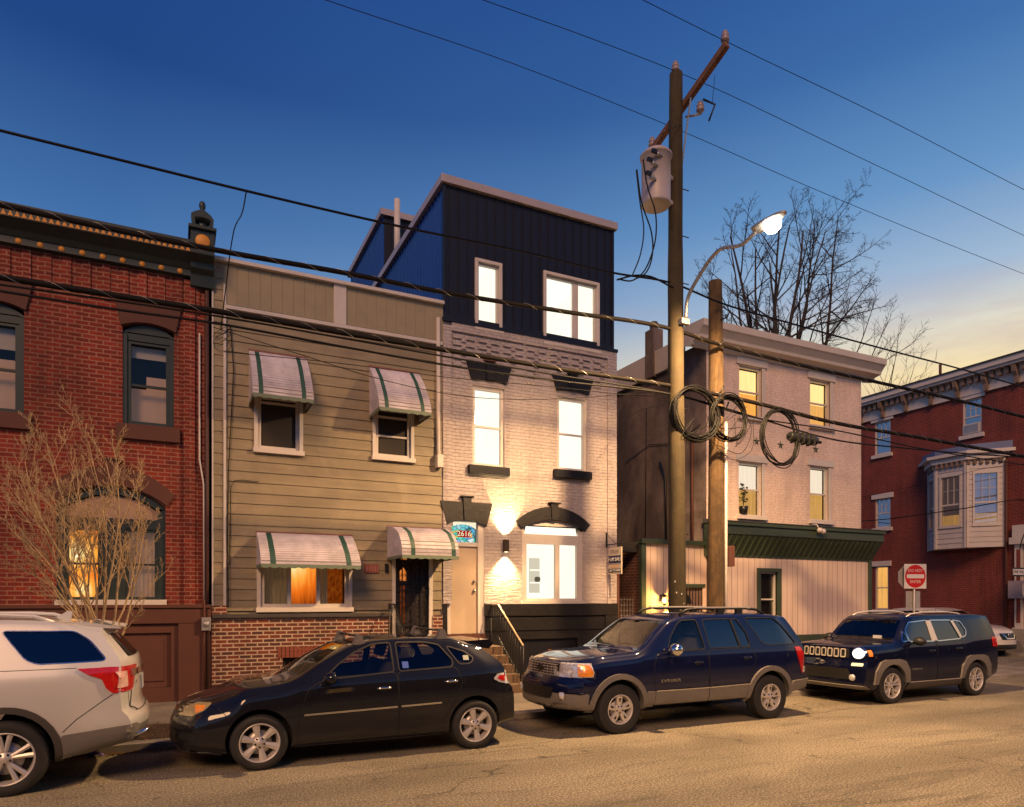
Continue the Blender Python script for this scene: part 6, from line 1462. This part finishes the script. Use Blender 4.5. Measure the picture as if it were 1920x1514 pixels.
for x in (2.12, 3.22):   # roof rack feet and bars
    for sg in (-1, 1):
        h = c.bvh.ray_cast(Vector((x, sg*.50, 3)), Vector((0, 0, -1)))[0]; g = MB(); g.prism([(x-.07, h.z-.02), (x+.09, h.z-.02), (x+.04, h.z+.10), (x-.01, h.z+.115)], sg*.55-.05, sg*.55+.05, m_clad); g.build('rack_foot', c.root, world=False, bev=.008)
    g = MB(); g.bar((x+.015, -.56, h.z+.085), (x+.015, .56, h.z+.085), .045, .022, m_plast); g.build('rack_bar', c.root, world=False, bev=.005)
g = MB(); hh = c.bvh.ray_cast(Vector((3.7, 0, 3)), Vector((0, 0, -1)))[0]; g.prism([(3.62, hh.z-.05), (3.93, hh.z-.10), (4.0, hh.z-.02), (3.93, hh.z+.03), (3.62, hh.z+.015)], -.52, .52, p_dark); g.build('spoiler', c.root, world=False, bev=.01)
h0, n0 = c.hit('side', 2.68, 1.12); c.one('window_sticker', [(2.63, 1.09), (2.71, 1.09), (2.71, 1.17), (2.63, 1.17)], 'side', .001, M('blue_sticker', (.05, .12, .5), .5), thick=0)
c.one('window_sticker', [(3.46, 1.16), (3.54, 1.16), (3.54, 1.22), (3.46, 1.22)], 'side', .001, M('white_sticker', (.45, .5, .42), .5), thick=0)

# ---------------- navy off-roader (large estate SUV)
p_navy = paintm('navy_paint', (.0022, .006, .040), .4, .3, .05)
sp = dict(L=4.84, tum=.30, df=.7, dr=.9, fpl=.26, rpl=.12,
  top=[(0, 1.03), (.08, 1.08), (.5, 1.14), (1.0, 1.17), (1.20, 1.185), (1.32, 1.23), (1.66, 1.48), (1.92, 1.65), (2.12, 1.70), (2.6, 1.735), (3.4, 1.74), (4.2, 1.72), (4.84, 1.69)],
  bot=[(0, .42), (.3, .34), (.6, .33), (4.2, .33), (4.84, .45)],
  wid=[(0, .84), (.3, .89), (.8, .905), (4.2, .905), (4.84, .86)],
  belt=[(0, 1.0), (.5, 1.06), (1.2, 1.11), (1.8, 1.15), (4.84, 1.17)],
  foff=[(.3, .04), (.45, -.02), (.74, -.02), (.80, .05), (1.0, .07), (1.08, .12), (1.2, .2)],
  roff=[(.4, .0), (.68, .0), (.72, .06), (1.15, .08), (1.25, .12), (1.68, .40), (1.8, .48)],
  arch=[(.87, .37, .435), (3.83, .37, .435)], cav=(1.26, 4.68), floor=.55,
  win=[roundp([(1.78, 1.20), (1.86, 1.36), (2.04, 1.56), (2.14, 1.62), (2.43, 1.63), (2.48, 1.19), (1.9, 1.17)], .04), roundp([(2.59, 1.20), (2.57, 1.63), (3.13, 1.635), (3.20, 1.20)], .035), roundp([(3.235, 1.20), (3.165, 1.635), (3.27, 1.63), (3.40, 1.42), (3.43, 1.26), (3.40, 1.20)], .035), roundp([(3.47, 1.645), (4.08, 1.64), (4.24, 1.52), (4.48, 1.22), (3.80, 1.215), (3.70, 1.26)], .04)],
  fwin=[(roundp([(-.68, 1.235), (.68, 1.235), (.57, 1.62), (-.57, 1.62)], .05), -.5, 2.25), (roundp([(-.60, 1.25), (.60, 1.25), (.52, 1.60), (-.52, 1.60)], .05), 4.0, 7)])
c = Car(sp, 'parked_car', 'navy blue SUV with silver wheel arch trim and amber headlight corners', 'car', (4.93, 9.28, 0), 0, p_navy)
glaze(c, [m_cglass, m_tint, m_tint, m_tint], frame=m_plast, fw=.016)
c.one('windscreen', sp['fwin'][0][0], 'front', -.008, m_wglass, thick=0, step=.08); c.one('rear_window', sp['fwin'][1][0], 'rear', -.008, m_tint, thick=0, step=.08)
common(c, [roundp([(1.50, .40), (1.48, .95), (1.55, 1.14), (1.80, 1.16), (2.525, 1.165), (2.54, .8), (2.53, .40)], .05), roundp([(2.545, .40), (2.555, .8), (2.54, 1.165), (3.46, 1.175), (3.52, .98), (3.40, .66), (3.37, .40)], .05)], handles=[(2.22, .98), (3.22, 1.02)])
for view in ('side', 'far'):
    g = MB(); c.patch(g, roundp([(1.50, .385), (2.53, .385), (2.53, .585), (1.52, .585)], .02), view, .02, m_clad, .03); c.patch(g, roundp([(2.55, .385), (3.37, .385), (3.39, .60), (2.55, .585)], .02), view, .02, m_clad, .03); g.build('side_cladding', c.root, world=False)
    g = MB(); c.strip(g, [(1.52, .587), (2.53, .587)], .014, view, .024, m_chrome); c.strip(g, [(2.56, .587), (3.38, .602)], .014, view, .024, m_chrome); g.build('cladding_strip', c.root, world=False)
for cx in (.87, 3.83):
    for a0_ in (0,): flare(c, cx, .37, .425, .505, -8, 188, .035, m_clad)
    wheel(c.root, cx, .355, -.915, .362, .235, .215, 'five'); wheel(c.root, cx, .355, .915, .362, .235, .215, 'five', 1)
c.both('lower_fender', [(1.30, .36), (1.50, .36), (1.50, .585), (1.36, .585)], .018, m_clad)
c.both('rear_cladding', roundp([(4.30, .42), (4.75, .48), (4.75, .62), (4.34, .60)], .02), .03, m_clad, thick=.04)
c.both('headlight', roundp([(.03, .83), (.43, .84), (.45, .90), (.42, 1.02), (.03, 1.035)], .02), .012, m_lens); c.both('indicator', roundp([(.25, .845), (.42, .85), (.44, .90), (.40, 1.0), (.25, 1.01)], .02), .017, m_amberl)
c.one('headlight', roundp([(-.82, .83), (-.50, .83), (-.50, 1.03), (-.82, 1.03)], .02), 'front', .010, m_lens); c.one('headlight', roundp([(.82, .83), (.50, .83), (.50, 1.03), (.82, 1.03)], .02), 'front', .010, m_lens)
c.one('grille', roundp([(-.46, .82), (.46, .82), (.48, 1.02), (-.48, 1.02)], .03), 'front', .008, m_plast)
g = MB()
for k in range(9): y = -.40+k*.10; c.strip(g, [(y, .84), (y, 1.0)], .010, 'front', .022, m_alloy)
for k in range(5): z = .845+k*.038; c.strip(g, [(-.44, z), (.44, z)], .010, 'front', .024, m_alloy)
c.strip(g, roundp([(-.47, .825), (.47, .825), (.48, 1.02), (-.48, 1.02)], .03), .012, 'front', .02, m_steel, True)
c.patch(g, [(.11*math.cos(t*.5236), .925+.045*math.sin(t*.5236)) for t in range(12)], 'front', .032, m_iron, .01); g.build('grille_mesh', c.root, world=False)
c.one('bumper_bar', roundp([(-.84, .62), (.84, .62), (.84, .80), (-.84, .80)], .03), 'front', .05, p_navy, thick=.06); c.one('air_intake', roundp([(-.42, .52), (.42, .52), (.48, .68), (-.48, .68)], .03), 'front', .054, m_plast, thick=.01); c.one('bumper_skirt', roundp([(-.84, .40), (.84, .40), (.84, .60), (-.84, .60)], .03), 'front', .04, m_clad, thick=.06)
c.both('bumper_end', roundp([(.05, .40), (.36, .38), (.36, .60), (.05, .60)], .02), .03, m_clad, thick=.04)
for y in (-.62, .62):
    h, n_ = c.hit('front', y, .56); g = MB(); g.lathe([(0, -.02), (.05, -.015), (.055, .02), (.07, .025)], (h.x-.06, y, .57), m_lens, 16, 'x'); g.build('fog_light', c.root, world=False)
c.both('tail_light', roundp([(4.42, 1.16), (4.56, 1.16), (4.72, .90), (4.74, .72), (4.58, .72)], .03), .012, m_redl); c.both('reverse_light', roundp([(4.60, .82), (4.73, .82), (4.74, .73), (4.60, .73)], .01), .016, m_lens)
for view, sg in (('side', -1), ('far', 1)):
    h, n_ = c.hit(view, 1.78, .73); text_mesh('EXPLORER', .062, 'badge', m_chrome, c.root, (1.78, h.y+sg*.008, .73), xdir=(1 if sg < 0 else -1, 0, 0), up=(0, n_.z*-sg*0, 1), ext=.003, shear=.25, sx=1.25, world=False)
for sg in (-1, 1):
    g = MB(); y = sg*.56; zr = 1.735
    g.tube([(2.22, y, zr-.02), (2.36, y, zr+.05), (2.55, y, zr+.075), (3.6, y, zr+.075), (3.85, y, zr+.05), (4.02, y, zr-.02)], .022, m_plast, 8); g.bar((2.50, y-sg*.0, zr+.088), (3.70, y, zr+.088), .04, .028, m_alloy); g.box(3.0, 3.12, y-.03, y+.03, zr-.02, zr+.06, m_plast); g.box(3.4, 3.52, y-.03, y+.03, zr-.02, zr+.06, m_plast); g.build('roof_rail', c.root, world=False)
g = MB()
for x in (2.6, 3.5): g.bar((x, -.55, zr+.06), (x, .55, zr+.06), .05, .02, m_plast)
g.build('rack_bar', c.root, world=False)
interior(c, (1.95, 2.80), .72, 1.6, 1.18, 1.85, .58, M('beige_seat', (.22, .20, .16), .9))
mirror(c, 1.80, 1.20, .88, (.12, .11, .10), m_chrome)
g = MB(); g.tube([(1.35, -.3, 1.21), (1.30, -.1, 1.215), (1.28, .35, 1.22)], .012, m_plast, 5); g.tube([(1.35, .35, 1.21), (1.33, .1, 1.215), (1.31, -.2, 1.22)], .012, m_plast, 5); g.build('wiper', c.root, world=False)

# ---------------- small boxy black/navy SUV
p_jet = paintm('blue_black_paint', (.002, .004, .022), .35, .25, .04)
sp = dict(L=4.22, tum=.27, df=.5, dr=.5, fpl=.12, rpl=.05,
  top=[(0, 1.06), (.07, 1.09), (.5, 1.12), (.95, 1.145), (1.10, 1.18), (1.32, 1.42), (1.50, 1.59), (1.66, 1.65), (2.2, 1.67), (3.0, 1.67), (3.9, 1.66), (4.22, 1.65)],
  bot=[(0, .30), (.3, .22), (3.8, .24), (4.22, .36)], wid=[(0, .87), (.25, .895), (.8, .90), (3.6, .90), (4.22, .88)],
  belt=[(0, 1.02), (.5, 1.05), (1.2, 1.10), (3.0, 1.13), (3.4, 1.18), (4.22, 1.22)],
  foff=[(.25, .10), (.40, .0), (.70, .0), (.78, .04), (1.1, .07)], roff=[(.3, .06), (.45, .0), (.8, .02), (1.1, .05), (1.5, .13), (1.65, .16)],
  arch=[(.80, .35, .395), (3.38, .35, .395)], cav=(1.14, 4.06), floor=.50,
  win=[roundp([(1.19, 1.16), (1.29, 1.33), (1.335, 1.17)], .01, 2), roundp([(1.37, 1.16), (1.35, 1.36), (1.50, 1.50), (2.02, 1.535), (2.09, 1.15)], .03), roundp([(2.20, 1.15), (2.15, 1.535), (2.78, 1.53), (2.93, 1.18)], .03), roundp([(3.0, 1.20), (2.86, 1.53), (3.08, 1.50), (3.17, 1.33), (3.12, 1.24)], .03)],
  fwin=[(roundp([(-.68, 1.17), (.68, 1.17), (.60, 1.55), (-.60, 1.55)], .05), -.5, 1.9), (roundp([(-.60, 1.2), (.60, 1.2), (.54, 1.5), (-.54, 1.5)], .05), 3.6, 6)])
c = Car(sp, 'parked_car', 'small boxy blue-black SUV with seven-slot grille and lit round headlight', 'car', (11.27, 9.48, 0), 0, p_jet)
glaze(c, m_tint, frame=m_chrome, fw=.020)
c.both('pillar_trim', [(2.03, 1.15), (2.20, 1.15), (2.16, 1.54), (2.02, 1.54)], .006, m_alloy, thick=.004); c.both('pillar_trim', [(2.94, 1.185), (3.0, 1.2), (2.87, 1.53), (2.79, 1.53)], .006, m_alloy, thick=.004)
c.one('windscreen', sp['fwin'][0][0], 'front', -.008, m_wglass, thick=0, step=.08); c.one('rear_window', sp['fwin'][1][0], 'rear', -.008, m_tint, thick=0, step=.08)
common(c, [roundp([(1.32, .36), (1.20, .80), (1.22, 1.10), (2.12, 1.125), (2.14, .36)], .05), roundp([(2.155, .36), (2.145, 1.125), (2.95, 1.15), (3.02, .95), (2.95, .62), (2.90, .36)], .05)], handles=[(1.86, .96), (2.70, .98)])
for cx in (.80, 3.38):
    sq = [(cx-.50, .38), (cx-.47, .62), (cx-.34, .79), (cx-.2, .83), (cx+.22, .83), (cx+.36, .79), (cx+.48, .62), (cx+.52, .38)]
    c.both('wheel_arch_trim', sq+arcpts(cx, .35, .39, 5, 175), .03, m_clad, thick=.05)
    wheel(c.root, cx, .335, -.905, .345, .215, .232, 'multi'); wheel(c.root, cx, .335, .905, .345, .215, .232, 'multi', 1)
c.both('sill', roundp([(1.26, .24), (2.95, .26), (2.92, .38), (1.30, .38)], .02), .022, m_cladd, thick=.03)
for view in ('side', 'far'): g = MB(); c.strip(g, [(1.31, .385), (2.92, .385)], .015, view, .026, m_alloy); g.build('sill_strip', c.root, world=False)
c.one('grille', roundp([(-.53, .86), (.53, .86), (.53, 1.03), (-.53, 1.03)], .03), 'front', .006, m_plast)
g = MB()
for k in range(7): y = -.42+k*.14; c.strip(g, roundp([(y-.045, .875), (y+.045, .875), (y+.045, 1.02), (y-.045, 1.02)], .02), .024, 'front', .020, m_alloy, True)
g.build('grille_slot', c.root, world=False)
for y, on in ((-.70, True), (.70, True)):
    circ = [(y+.105*math.cos(t*.3927), .95+.095*math.sin(t*.3927)) for t in range(16)]
    c.one('headlight', circ, 'front', .014, m_hlon, thick=.02)
    g = MB(); c.strip(g, [(y+.118*math.cos(t*.3927), .95+.108*math.sin(t*.3927)) for t in range(16)], .02, 'front', .012, m_chrome, True); g.build('headlight_ring', c.root, world=False)
c.both('indicator', roundp([(.20, .90), (.28, .90), (.28, 1.01), (.20, 1.01)], .015), .012, m_amberl)
c.one('air_intake', roundp([(-.62, .46), (.62, .46), (.55, .66), (-.55, .66)], .03), 'front', .006, m_plast); c.one('bumper_trim', roundp([(-.82, .30), (.82, .30), (.82, .36), (-.82, .36)], .01), 'front', .02, m_clad); c.one('daylight_lamp', roundp([(-.80, .72), (-.60, .72), (-.60, .77), (-.80, .77)], .01), 'front', .012, m_drl)
for y in (-.62, .62):
    h, n_ = c.hit('front', y, .50); g = MB(); g.lathe([(0, -.01), (.045, -.01), (.06, .0), (.065, .02)], (h.x-.015, y, .50), m_lens, 16, 'x'); g.build('fog_light', c.root, world=False)
c.both('tail_light', roundp([(3.98, .98), (4.12, .98), (4.12, 1.18), (3.96, 1.18)], .02), .012, m_redl)
for sg in (-1, 1):
    g = MB(); y = sg*.60; g.tube([(1.60, y, 1.60), (1.74, y, 1.665), (2.1, y, 1.70), (2.9, y, 1.70), (3.25, y, 1.665), (3.45, y, 1.60)], .018, m_alloy, 8); g.build('roof_rail', c.root, world=False)
interior(c, (1.60, 2.40), .66, 1.5, 1.13, 1.45, .56); mirror(c, 1.42, 1.16, .88, (.10, .11, .08), m_plast)
g = MB(); g.tube([(3.4, 0, 1.62), (3.5, 0, 1.82)], .004, m_iron, 4); g.build('aerial', c.root, world=False)
g = MB(); g.box(1.0, 1.02, -.52, -.34, 1.20, 1.26, m_plate); g.build('dash_paper', c.root, world=False)

h, n_ = c.hit('side', 1.50, .62); text_mesh('RENEGADE', .05, 'badge', m_chrome, c.root, (1.52, h.y-.008, .62), ext=.002, sx=1.2, world=False)
h, n_ = c.hit('front', 0, 1.055); text_mesh('Jeep', .075, 'badge', m_chrome, c.root, (h.x-.012, -.05, 1.062), xdir=(0, -1, 0), ext=.003, sx=1.3, world=False)
# ---------------- silver family SUV, cut by the left edge of the picture
p_sil = paintm('silver_paint', (.66, .65, .63), .35, .32, .08)
sp = dict(L=4.98, tum=.30, df=.7, dr=1.0, fpl=.28, rpl=.16,
  top=[(0, .98), (.1, 1.04), (.6, 1.11), (1.1, 1.15), (1.25, 1.19), (1.7, 1.46), (2.05, 1.66), (2.4, 1.73), (2.9, 1.765), (3.6, 1.765), (4.1, 1.745), (4.98, 1.66)],
  bot=[(0, .3), (.4, .25), (4.1, .28), (4.98, .42)], wid=[(0, .86), (.4, .94), (1, .975), (4.2, .975), (4.98, .90)],
  belt=[(0, .95), (.6, 1.05), (1.2, 1.12), (2, 1.17), (3.6, 1.22), (4.98, 1.26)],
  foff=[(.3, .08), (.5, 0), (.8, .02), (1.1, .10)], roff=[(.35, .10), (.5, .02), (.62, -.02), (.70, .0), (.76, .06), (1.28, .09), (1.36, .14), (1.64, .36), (1.8, .44)],
  arch=[(.95, .40, .43), (3.75, .40, .43)], cav=(1.3, 4.82), floor=.5,
  win=[roundp([(1.85, 1.22), (2.1, 1.45), (2.35, 1.60), (2.62, 1.62), (2.66, 1.23)], .04), roundp([(2.74, 1.23), (2.70, 1.625), (3.42, 1.63), (3.62, 1.30), (3.60, 1.25)], .04), roundp([(3.70, 1.63), (4.32, 1.615), (4.46, 1.52), (4.62, 1.315), (4.02, 1.30), (3.92, 1.34)], .05)],
  fwin=[(roundp([(-.7, 1.23), (.7, 1.23), (.6, 1.63), (-.6, 1.63)], .05), -.5, 2.2), (roundp([(-.64, 1.33), (.64, 1.33), (.56, 1.58), (-.56, 1.58)], .05), 4.1, 7)])
c = Car(sp, 'parked_car', 'silver SUV cut off by the left picture edge, red tail light visible', 'car', (-5.29, 9.30, 0), 0, p_sil)
glaze(c, [m_cglass, m_tint, m_tint], frame=m_chrome, fw=.010)
c.one('windscreen', sp['fwin'][0][0], 'front', -.008, m_wglass, thick=0, step=.08); c.one('rear_window', sp['fwin'][1][0], 'rear', -.008, m_tint, thick=0, step=.08)
common(c, [roundp([(1.60, .40), (1.58, 1.0), (1.80, 1.19), (2.69, 1.21), (2.70, .40)], .05), roundp([(2.715, .40), (2.71, 1.21), (3.62, 1.24), (3.52, .90), (3.30, .70), (3.22, .40)], .05)], handles=[(2.4, 1.02), (3.3, 1.05)])
for cx in (.95, 3.75):
    flare(c, cx, .40, .425, .49, -12, 192, .018, m_cladd, thick=.03)
    wheel(c.root, cx, .37, -.975, .378, .245, .262, 'double'); wheel(c.root, cx, .37, .975, .378, .245, .262, 'double', 1)
c.both('rear_cladding', roundp([(4.18, .34), (4.5, .36), (4.80, .42), (4.92, .50), (4.90, .63), (4.55, .60), (4.23, .57)], .03), .014, m_clad, thick=.02); c.one('rear_cladding', roundp([(-.86, .42), (.86, .42), (.88, .60), (-.88, .60)], .03), 'rear', .014, m_clad)
c.both('sill', roundp([(1.45, .28), (3.30, .28), (3.28, .44), (1.45, .44)], .02), .016, m_cladd)
tp = roundp([(4.36, 1.235), (4.46, 1.17), (4.58, 1.12), (4.62, 1.02), (4.68, .965), (4.84, .975), (4.87, 1.24)], .02); c.both('tail_light', tp, .014, m_redl); c.both('tail_light_lens', roundp([(4.70, 1.19), (4.79, 1.19), (4.80, 1.02), (4.72, 1.02), (4.75, 1.12)], .015), .019, M('tail_white', (.75, .45, .38), .15, coat=1, var=.4, vs=30)); c.one('tail_light', roundp([(-.90, .98), (-.74, .98), (-.72, 1.24), (-.90, 1.24)], .02), 'rear', .014, m_redl); c.one('tail_light', roundp([(.90, .98), (.74, .98), (.72, 1.24), (.90, 1.24)], .02), 'rear', .014, m_redl)
c.one('tailgate_trim', roundp([(-.70, 1.13), (.70, 1.13), (.70, 1.20), (-.70, 1.20)], .01), 'rear', .03, m_chrome, thick=.03); c.one('number_plate', [(-.16, .92), (.16, .92), (.16, 1.08), (-.16, 1.08)], 'rear', .02, m_plate)
for view in ('side', 'far'):
    g = MB(); c.strip(g, [(4.24, .60), (4.36, .72), (4.60, .90), (4.68, .955)], .008, view, .0015, m_seam); c.strip(g, [(3.62, 1.24), (4.36, 1.245)], .006, view, .0015, m_seam); c.strip(g, [(4.84, .97), (4.83, .80), (4.90, .74)], .008, view, .0015, m_seam); g.build('panel_gap_strip', c.root, world=False)
g = MB(); c.strip(g, [(-.76, 1.24), (-.74, .80), (-.66, .74), (.66, .74), (.74, .80), (.76, 1.24)], .008, 'rear', .0015, m_seam); g.build('tailgate_seam', c.root, world=False)
g = MB(); g.prism([(4.25, 1.70), (4.40, 1.715), (4.72, 1.655), (4.74, 1.635), (4.40, 1.65), (4.25, 1.62)], -.62, .62, p_sil); g.build('spoiler', c.root, world=False, bev=.01)
g = MB(); g.prism([(4.02, 1.72), (4.20, 1.71), (4.22, 1.82), (4.17, 1.825)], -.02, .02, p_sil); g.build('roof_aerial', c.root, world=False, bev=.01)
for sg in (-1, 1): g = MB(); y = sg*.66; g.tube([(2.2, y, 1.69), (2.35, y, 1.76), (2.6, y, 1.785), (3.7, y, 1.79), (3.95, y, 1.775), (4.15, y, 1.70)], .024, p_sil, 8); g.build('roof_rail', c.root, world=False)
g = MB(); g.tube([(4.80, -.72, .46), (4.98, -.70, .52), (5.0, -.55, .52)], .03, m_chrome, 8); g.build('exhaust', c.root, world=False)
interior(c, (2.0, 2.9), .66, 1.6, 1.2, 1.95, .6); mirror(c, 1.9, 1.22, .95)

h, n_ = c.hit('rear', -.52, 1.04); text_mesh('XLT', .05, 'badge', m_chrome, c.root, (h.x+.012, -.54, 1.04), xdir=(0, 1, 0), ext=.002, sx=1.2, world=False)
# ---------------- pale crossover on the side street, facing the camera
p_wht = paintm('pearl_paint', (.60, .56, .52), .2, .35, 0)
sp = dict(L=4.68, tum=.30, df=.8, dr=1.0, fpl=.34, rpl=.15, group='cars parked on the side street',
  top=[(0, .88), (.1, .95), (.5, 1.04), (1.0, 1.10), (1.2, 1.14), (1.7, 1.45), (2.0, 1.6), (2.4, 1.67), (3.2, 1.67), (4.0, 1.60), (4.68, 1.5)],
  bot=[(0, .26), (.4, .22), (4.68, .3)], wid=[(0, .80), (.4, .88), (1, .92), (4, .92), (4.68, .85)], belt=[(0, .85), (.6, .98), (1.2, 1.05), (4.68, 1.15)],
  foff=[(.2, .12), (.35, .0), (.6, 0), (.9, .12)], roff=[(.3, .05), (.6, 0), (1.1, .12), (1.6, .5)], arch=[(.92, .36, .39), (3.62, .36, .39)], cav=(1.25, 4.5), floor=.45,
  win=[roundp([(1.75, 1.12), (2.05, 1.38), (2.35, 1.54), (2.62, 1.55), (2.66, 1.14)], .04), roundp([(2.75, 1.14), (2.71, 1.55), (3.5, 1.53), (3.75, 1.25), (3.7, 1.18)], .04)], fwin=[(roundp([(-.68, 1.16), (.68, 1.16), (.58, 1.56), (-.58, 1.56)], .05), -.5, 2.15)])
nx = 25.28
c = Car(sp, 'parked_car', 'pale crossover parked on the side street facing the camera', 'car', (nx, 13.7, 0), R(90), p_wht)
glaze(c, m_tint); c.one('windscreen', sp['fwin'][0][0], 'front', -.008, m_cglass, thick=0, step=.08)
for sg in (-1, 1):
    c.one('headlight', roundp([(sg*.42, .78), (sg*.80, .90), (sg*.86, .86), (sg*.70, .76), (sg*.48, .72)], .02), 'front', .012, m_lens); c.one('indicator', roundp([(sg*.78, .86), (sg*.87, .90), (sg*.86, .83)], .01), 'front', .016, m_amberl)
    wheel(c.root, .92, .35, sg*.92, .355, .22, .235, 'double', sg); wheel(c.root, 3.62, .35, sg*.92, .355, .22, .235, 'double', sg)
c.one('grille', roundp([(-.40, .60), (.40, .60), (.46, .82), (-.46, .82)], .05), 'front', .006, m_plast); g = MB(); c.strip(g, [(-.34, .82), (-.20, .64), (.20, .64), (.34, .82)], .035, 'front', .02, m_chrome); g.build('grille_trim', c.root, world=False)
h, n_ = c.hit('front', 0, .75); g = MB(); g.lathe([(.055, 0), (.075, -.012), (.085, 0)], (h.x-.02, 0, .75), m_chrome, 20, 'x'); g.box(h.x-.03, h.x-.015, -.09, .09, .735, .765, m_chrome); g.build('badge', c.root, world=False)
c.one('bumper_skirt', roundp([(-.84, .28), (.84, .28), (.80, .44), (-.80, .44)], .03), 'front', .01, m_plast); interior(c, (1.9, 2.8), .6, 1.5, 1.12, 1.75, .56); mirror(c, 1.72, 1.12, .90)
# ================================================================ sky and light
w = bpy.data.worlds.new('World'); scene.world = w; w.use_nodes = True; n = w.node_tree.nodes; l = w.node_tree.links
bg = n['Background']; tc = n.new('ShaderNodeTexCoord'); sp_ = n.new('ShaderNodeSeparateXYZ'); l.new(tc.outputs['Generated'], sp_.inputs[0])
sky = n.new('ShaderNodeTexSky'); sky.sky_type = 'NISHITA'; sky.sun_disc = False; SUNAZ = R(74); sky.sun_elevation = R(-1.0); sky.sun_rotation = SUNAZ
sky.air_density = 1.2; sky.dust_density = .6; sky.ozone_density = 5
# twilight glow towards the sunset (the sunset azimuth lies behind the right hand building)
gd = Vector((math.sin(SUNAZ), math.cos(SUNAZ), 0))
dt = n.new('ShaderNodeVectorMath'); dt.operation = 'DOT_PRODUCT'; l.new(tc.outputs['Generated'], dt.inputs[0]); dt.inputs[1].default_value = gd
zenith = ramp(n, l, sp_.outputs['Z'], [(0, (.22, .27, .42)), (.15, (.15, .27, .50)), (.30, (.125, .245, .455)), (.43, (.052, .150, .365)), (.57, (.014, .058, .215)), (.72, (.012, .052, .21)), (1, (.008, .03, .13))])
glow = ramp(n, l, sp_.outputs['Z'], [(0, (.85, .42, .20)), (.20, (.93, .58, .27)), (.27, (.88, .70, .38)), (.32, (.70, .66, .54)), (.37, (.36, .48, .62)), (.46, (.14, .30, .54)), (.57, (.055, .165, .40)), (.72, (.022, .09, .34))])
gf = ramp(n, l, dt.outputs['Value'], [(.18, g3(0)), (.60, g3(.42)), (.80, g3(.85)), (.93, g3(1))])
mx = n.new('ShaderNodeMix'); mx.data_type = 'RGBA'; l.new(gf, mx.inputs[0]); l.new(zenith, mx.inputs[6]); l.new(glow, mx.inputs[7])
# thin streaks of cloud low in the west
mp = n.new('ShaderNodeMapping'); mp.inputs['Scale'].default_value = (1, 1, 5.5); l.new(tc.outputs['Generated'], mp.inputs[0])
cn = noise_(n, l, mp.outputs[0], 3.2, 7, .62, .5); cm = ramp(n, l, cn, [(.49, g3(0)), (.64, g3(.6))])
lo = ramp(n, l, sp_.outputs['Z'], [(.12, g3(1)), (.46, g3(0))])
cf = math_(n, l, 'MULTIPLY', math_(n, l, 'MULTIPLY', cm, lo), gf)
mc = n.new('ShaderNodeMix'); mc.data_type = 'RGBA'; l.new(cf, mc.inputs[0]); l.new(mx.outputs[2], mc.inputs[6]); mc.inputs[7].default_value = (.42, .31, .36, 1)
ns = n.new('ShaderNodeMix'); ns.data_type = 'RGBA'; ns.blend_type = 'ADD'; ns.inputs[0].default_value = 1
sk = n.new('ShaderNodeMix'); sk.data_type = 'RGBA'; sk.blend_type = 'MULTIPLY'; sk.inputs[0].default_value = 1; l.new(sky.outputs[0], sk.inputs[6]); sk.inputs[7].default_value = (.03, .03, .03, 1)
l.new(mc.outputs[2], ns.inputs[6]); l.new(sk.outputs[2], ns.inputs[7])
l.new(ns.outputs[2], bg.inputs[0]); bg.inputs[1].default_value = 1.0
street_fill = light('street_fill', 'SUN', (20, -20, 30), energy=2.1, color=(1, .55, .27), angle=R(22))  # warm fill added for unseen street lamps behind the camera; no sun is up
sv = Vector((.45, .68, -.58)).normalized(); street_fill.rotation_euler = sv.to_track_quat('-Z', 'Y').to_euler()
scene.view_settings.view_transform = 'Standard'; scene.view_settings.look = 'None'; scene.view_settings.exposure = .1; scene.view_settings.gamma = 1
scene.cycles.use_denoising = True; scene.cycles.max_bounces = 6; scene.cycles.transparent_max_bounces = 16; scene.cycles.caustics_reflective = False; scene.cycles.caustics_refractive = False; scene.cycles.sample_clamp_indirect = 4
bpy.context.view_layer.update()
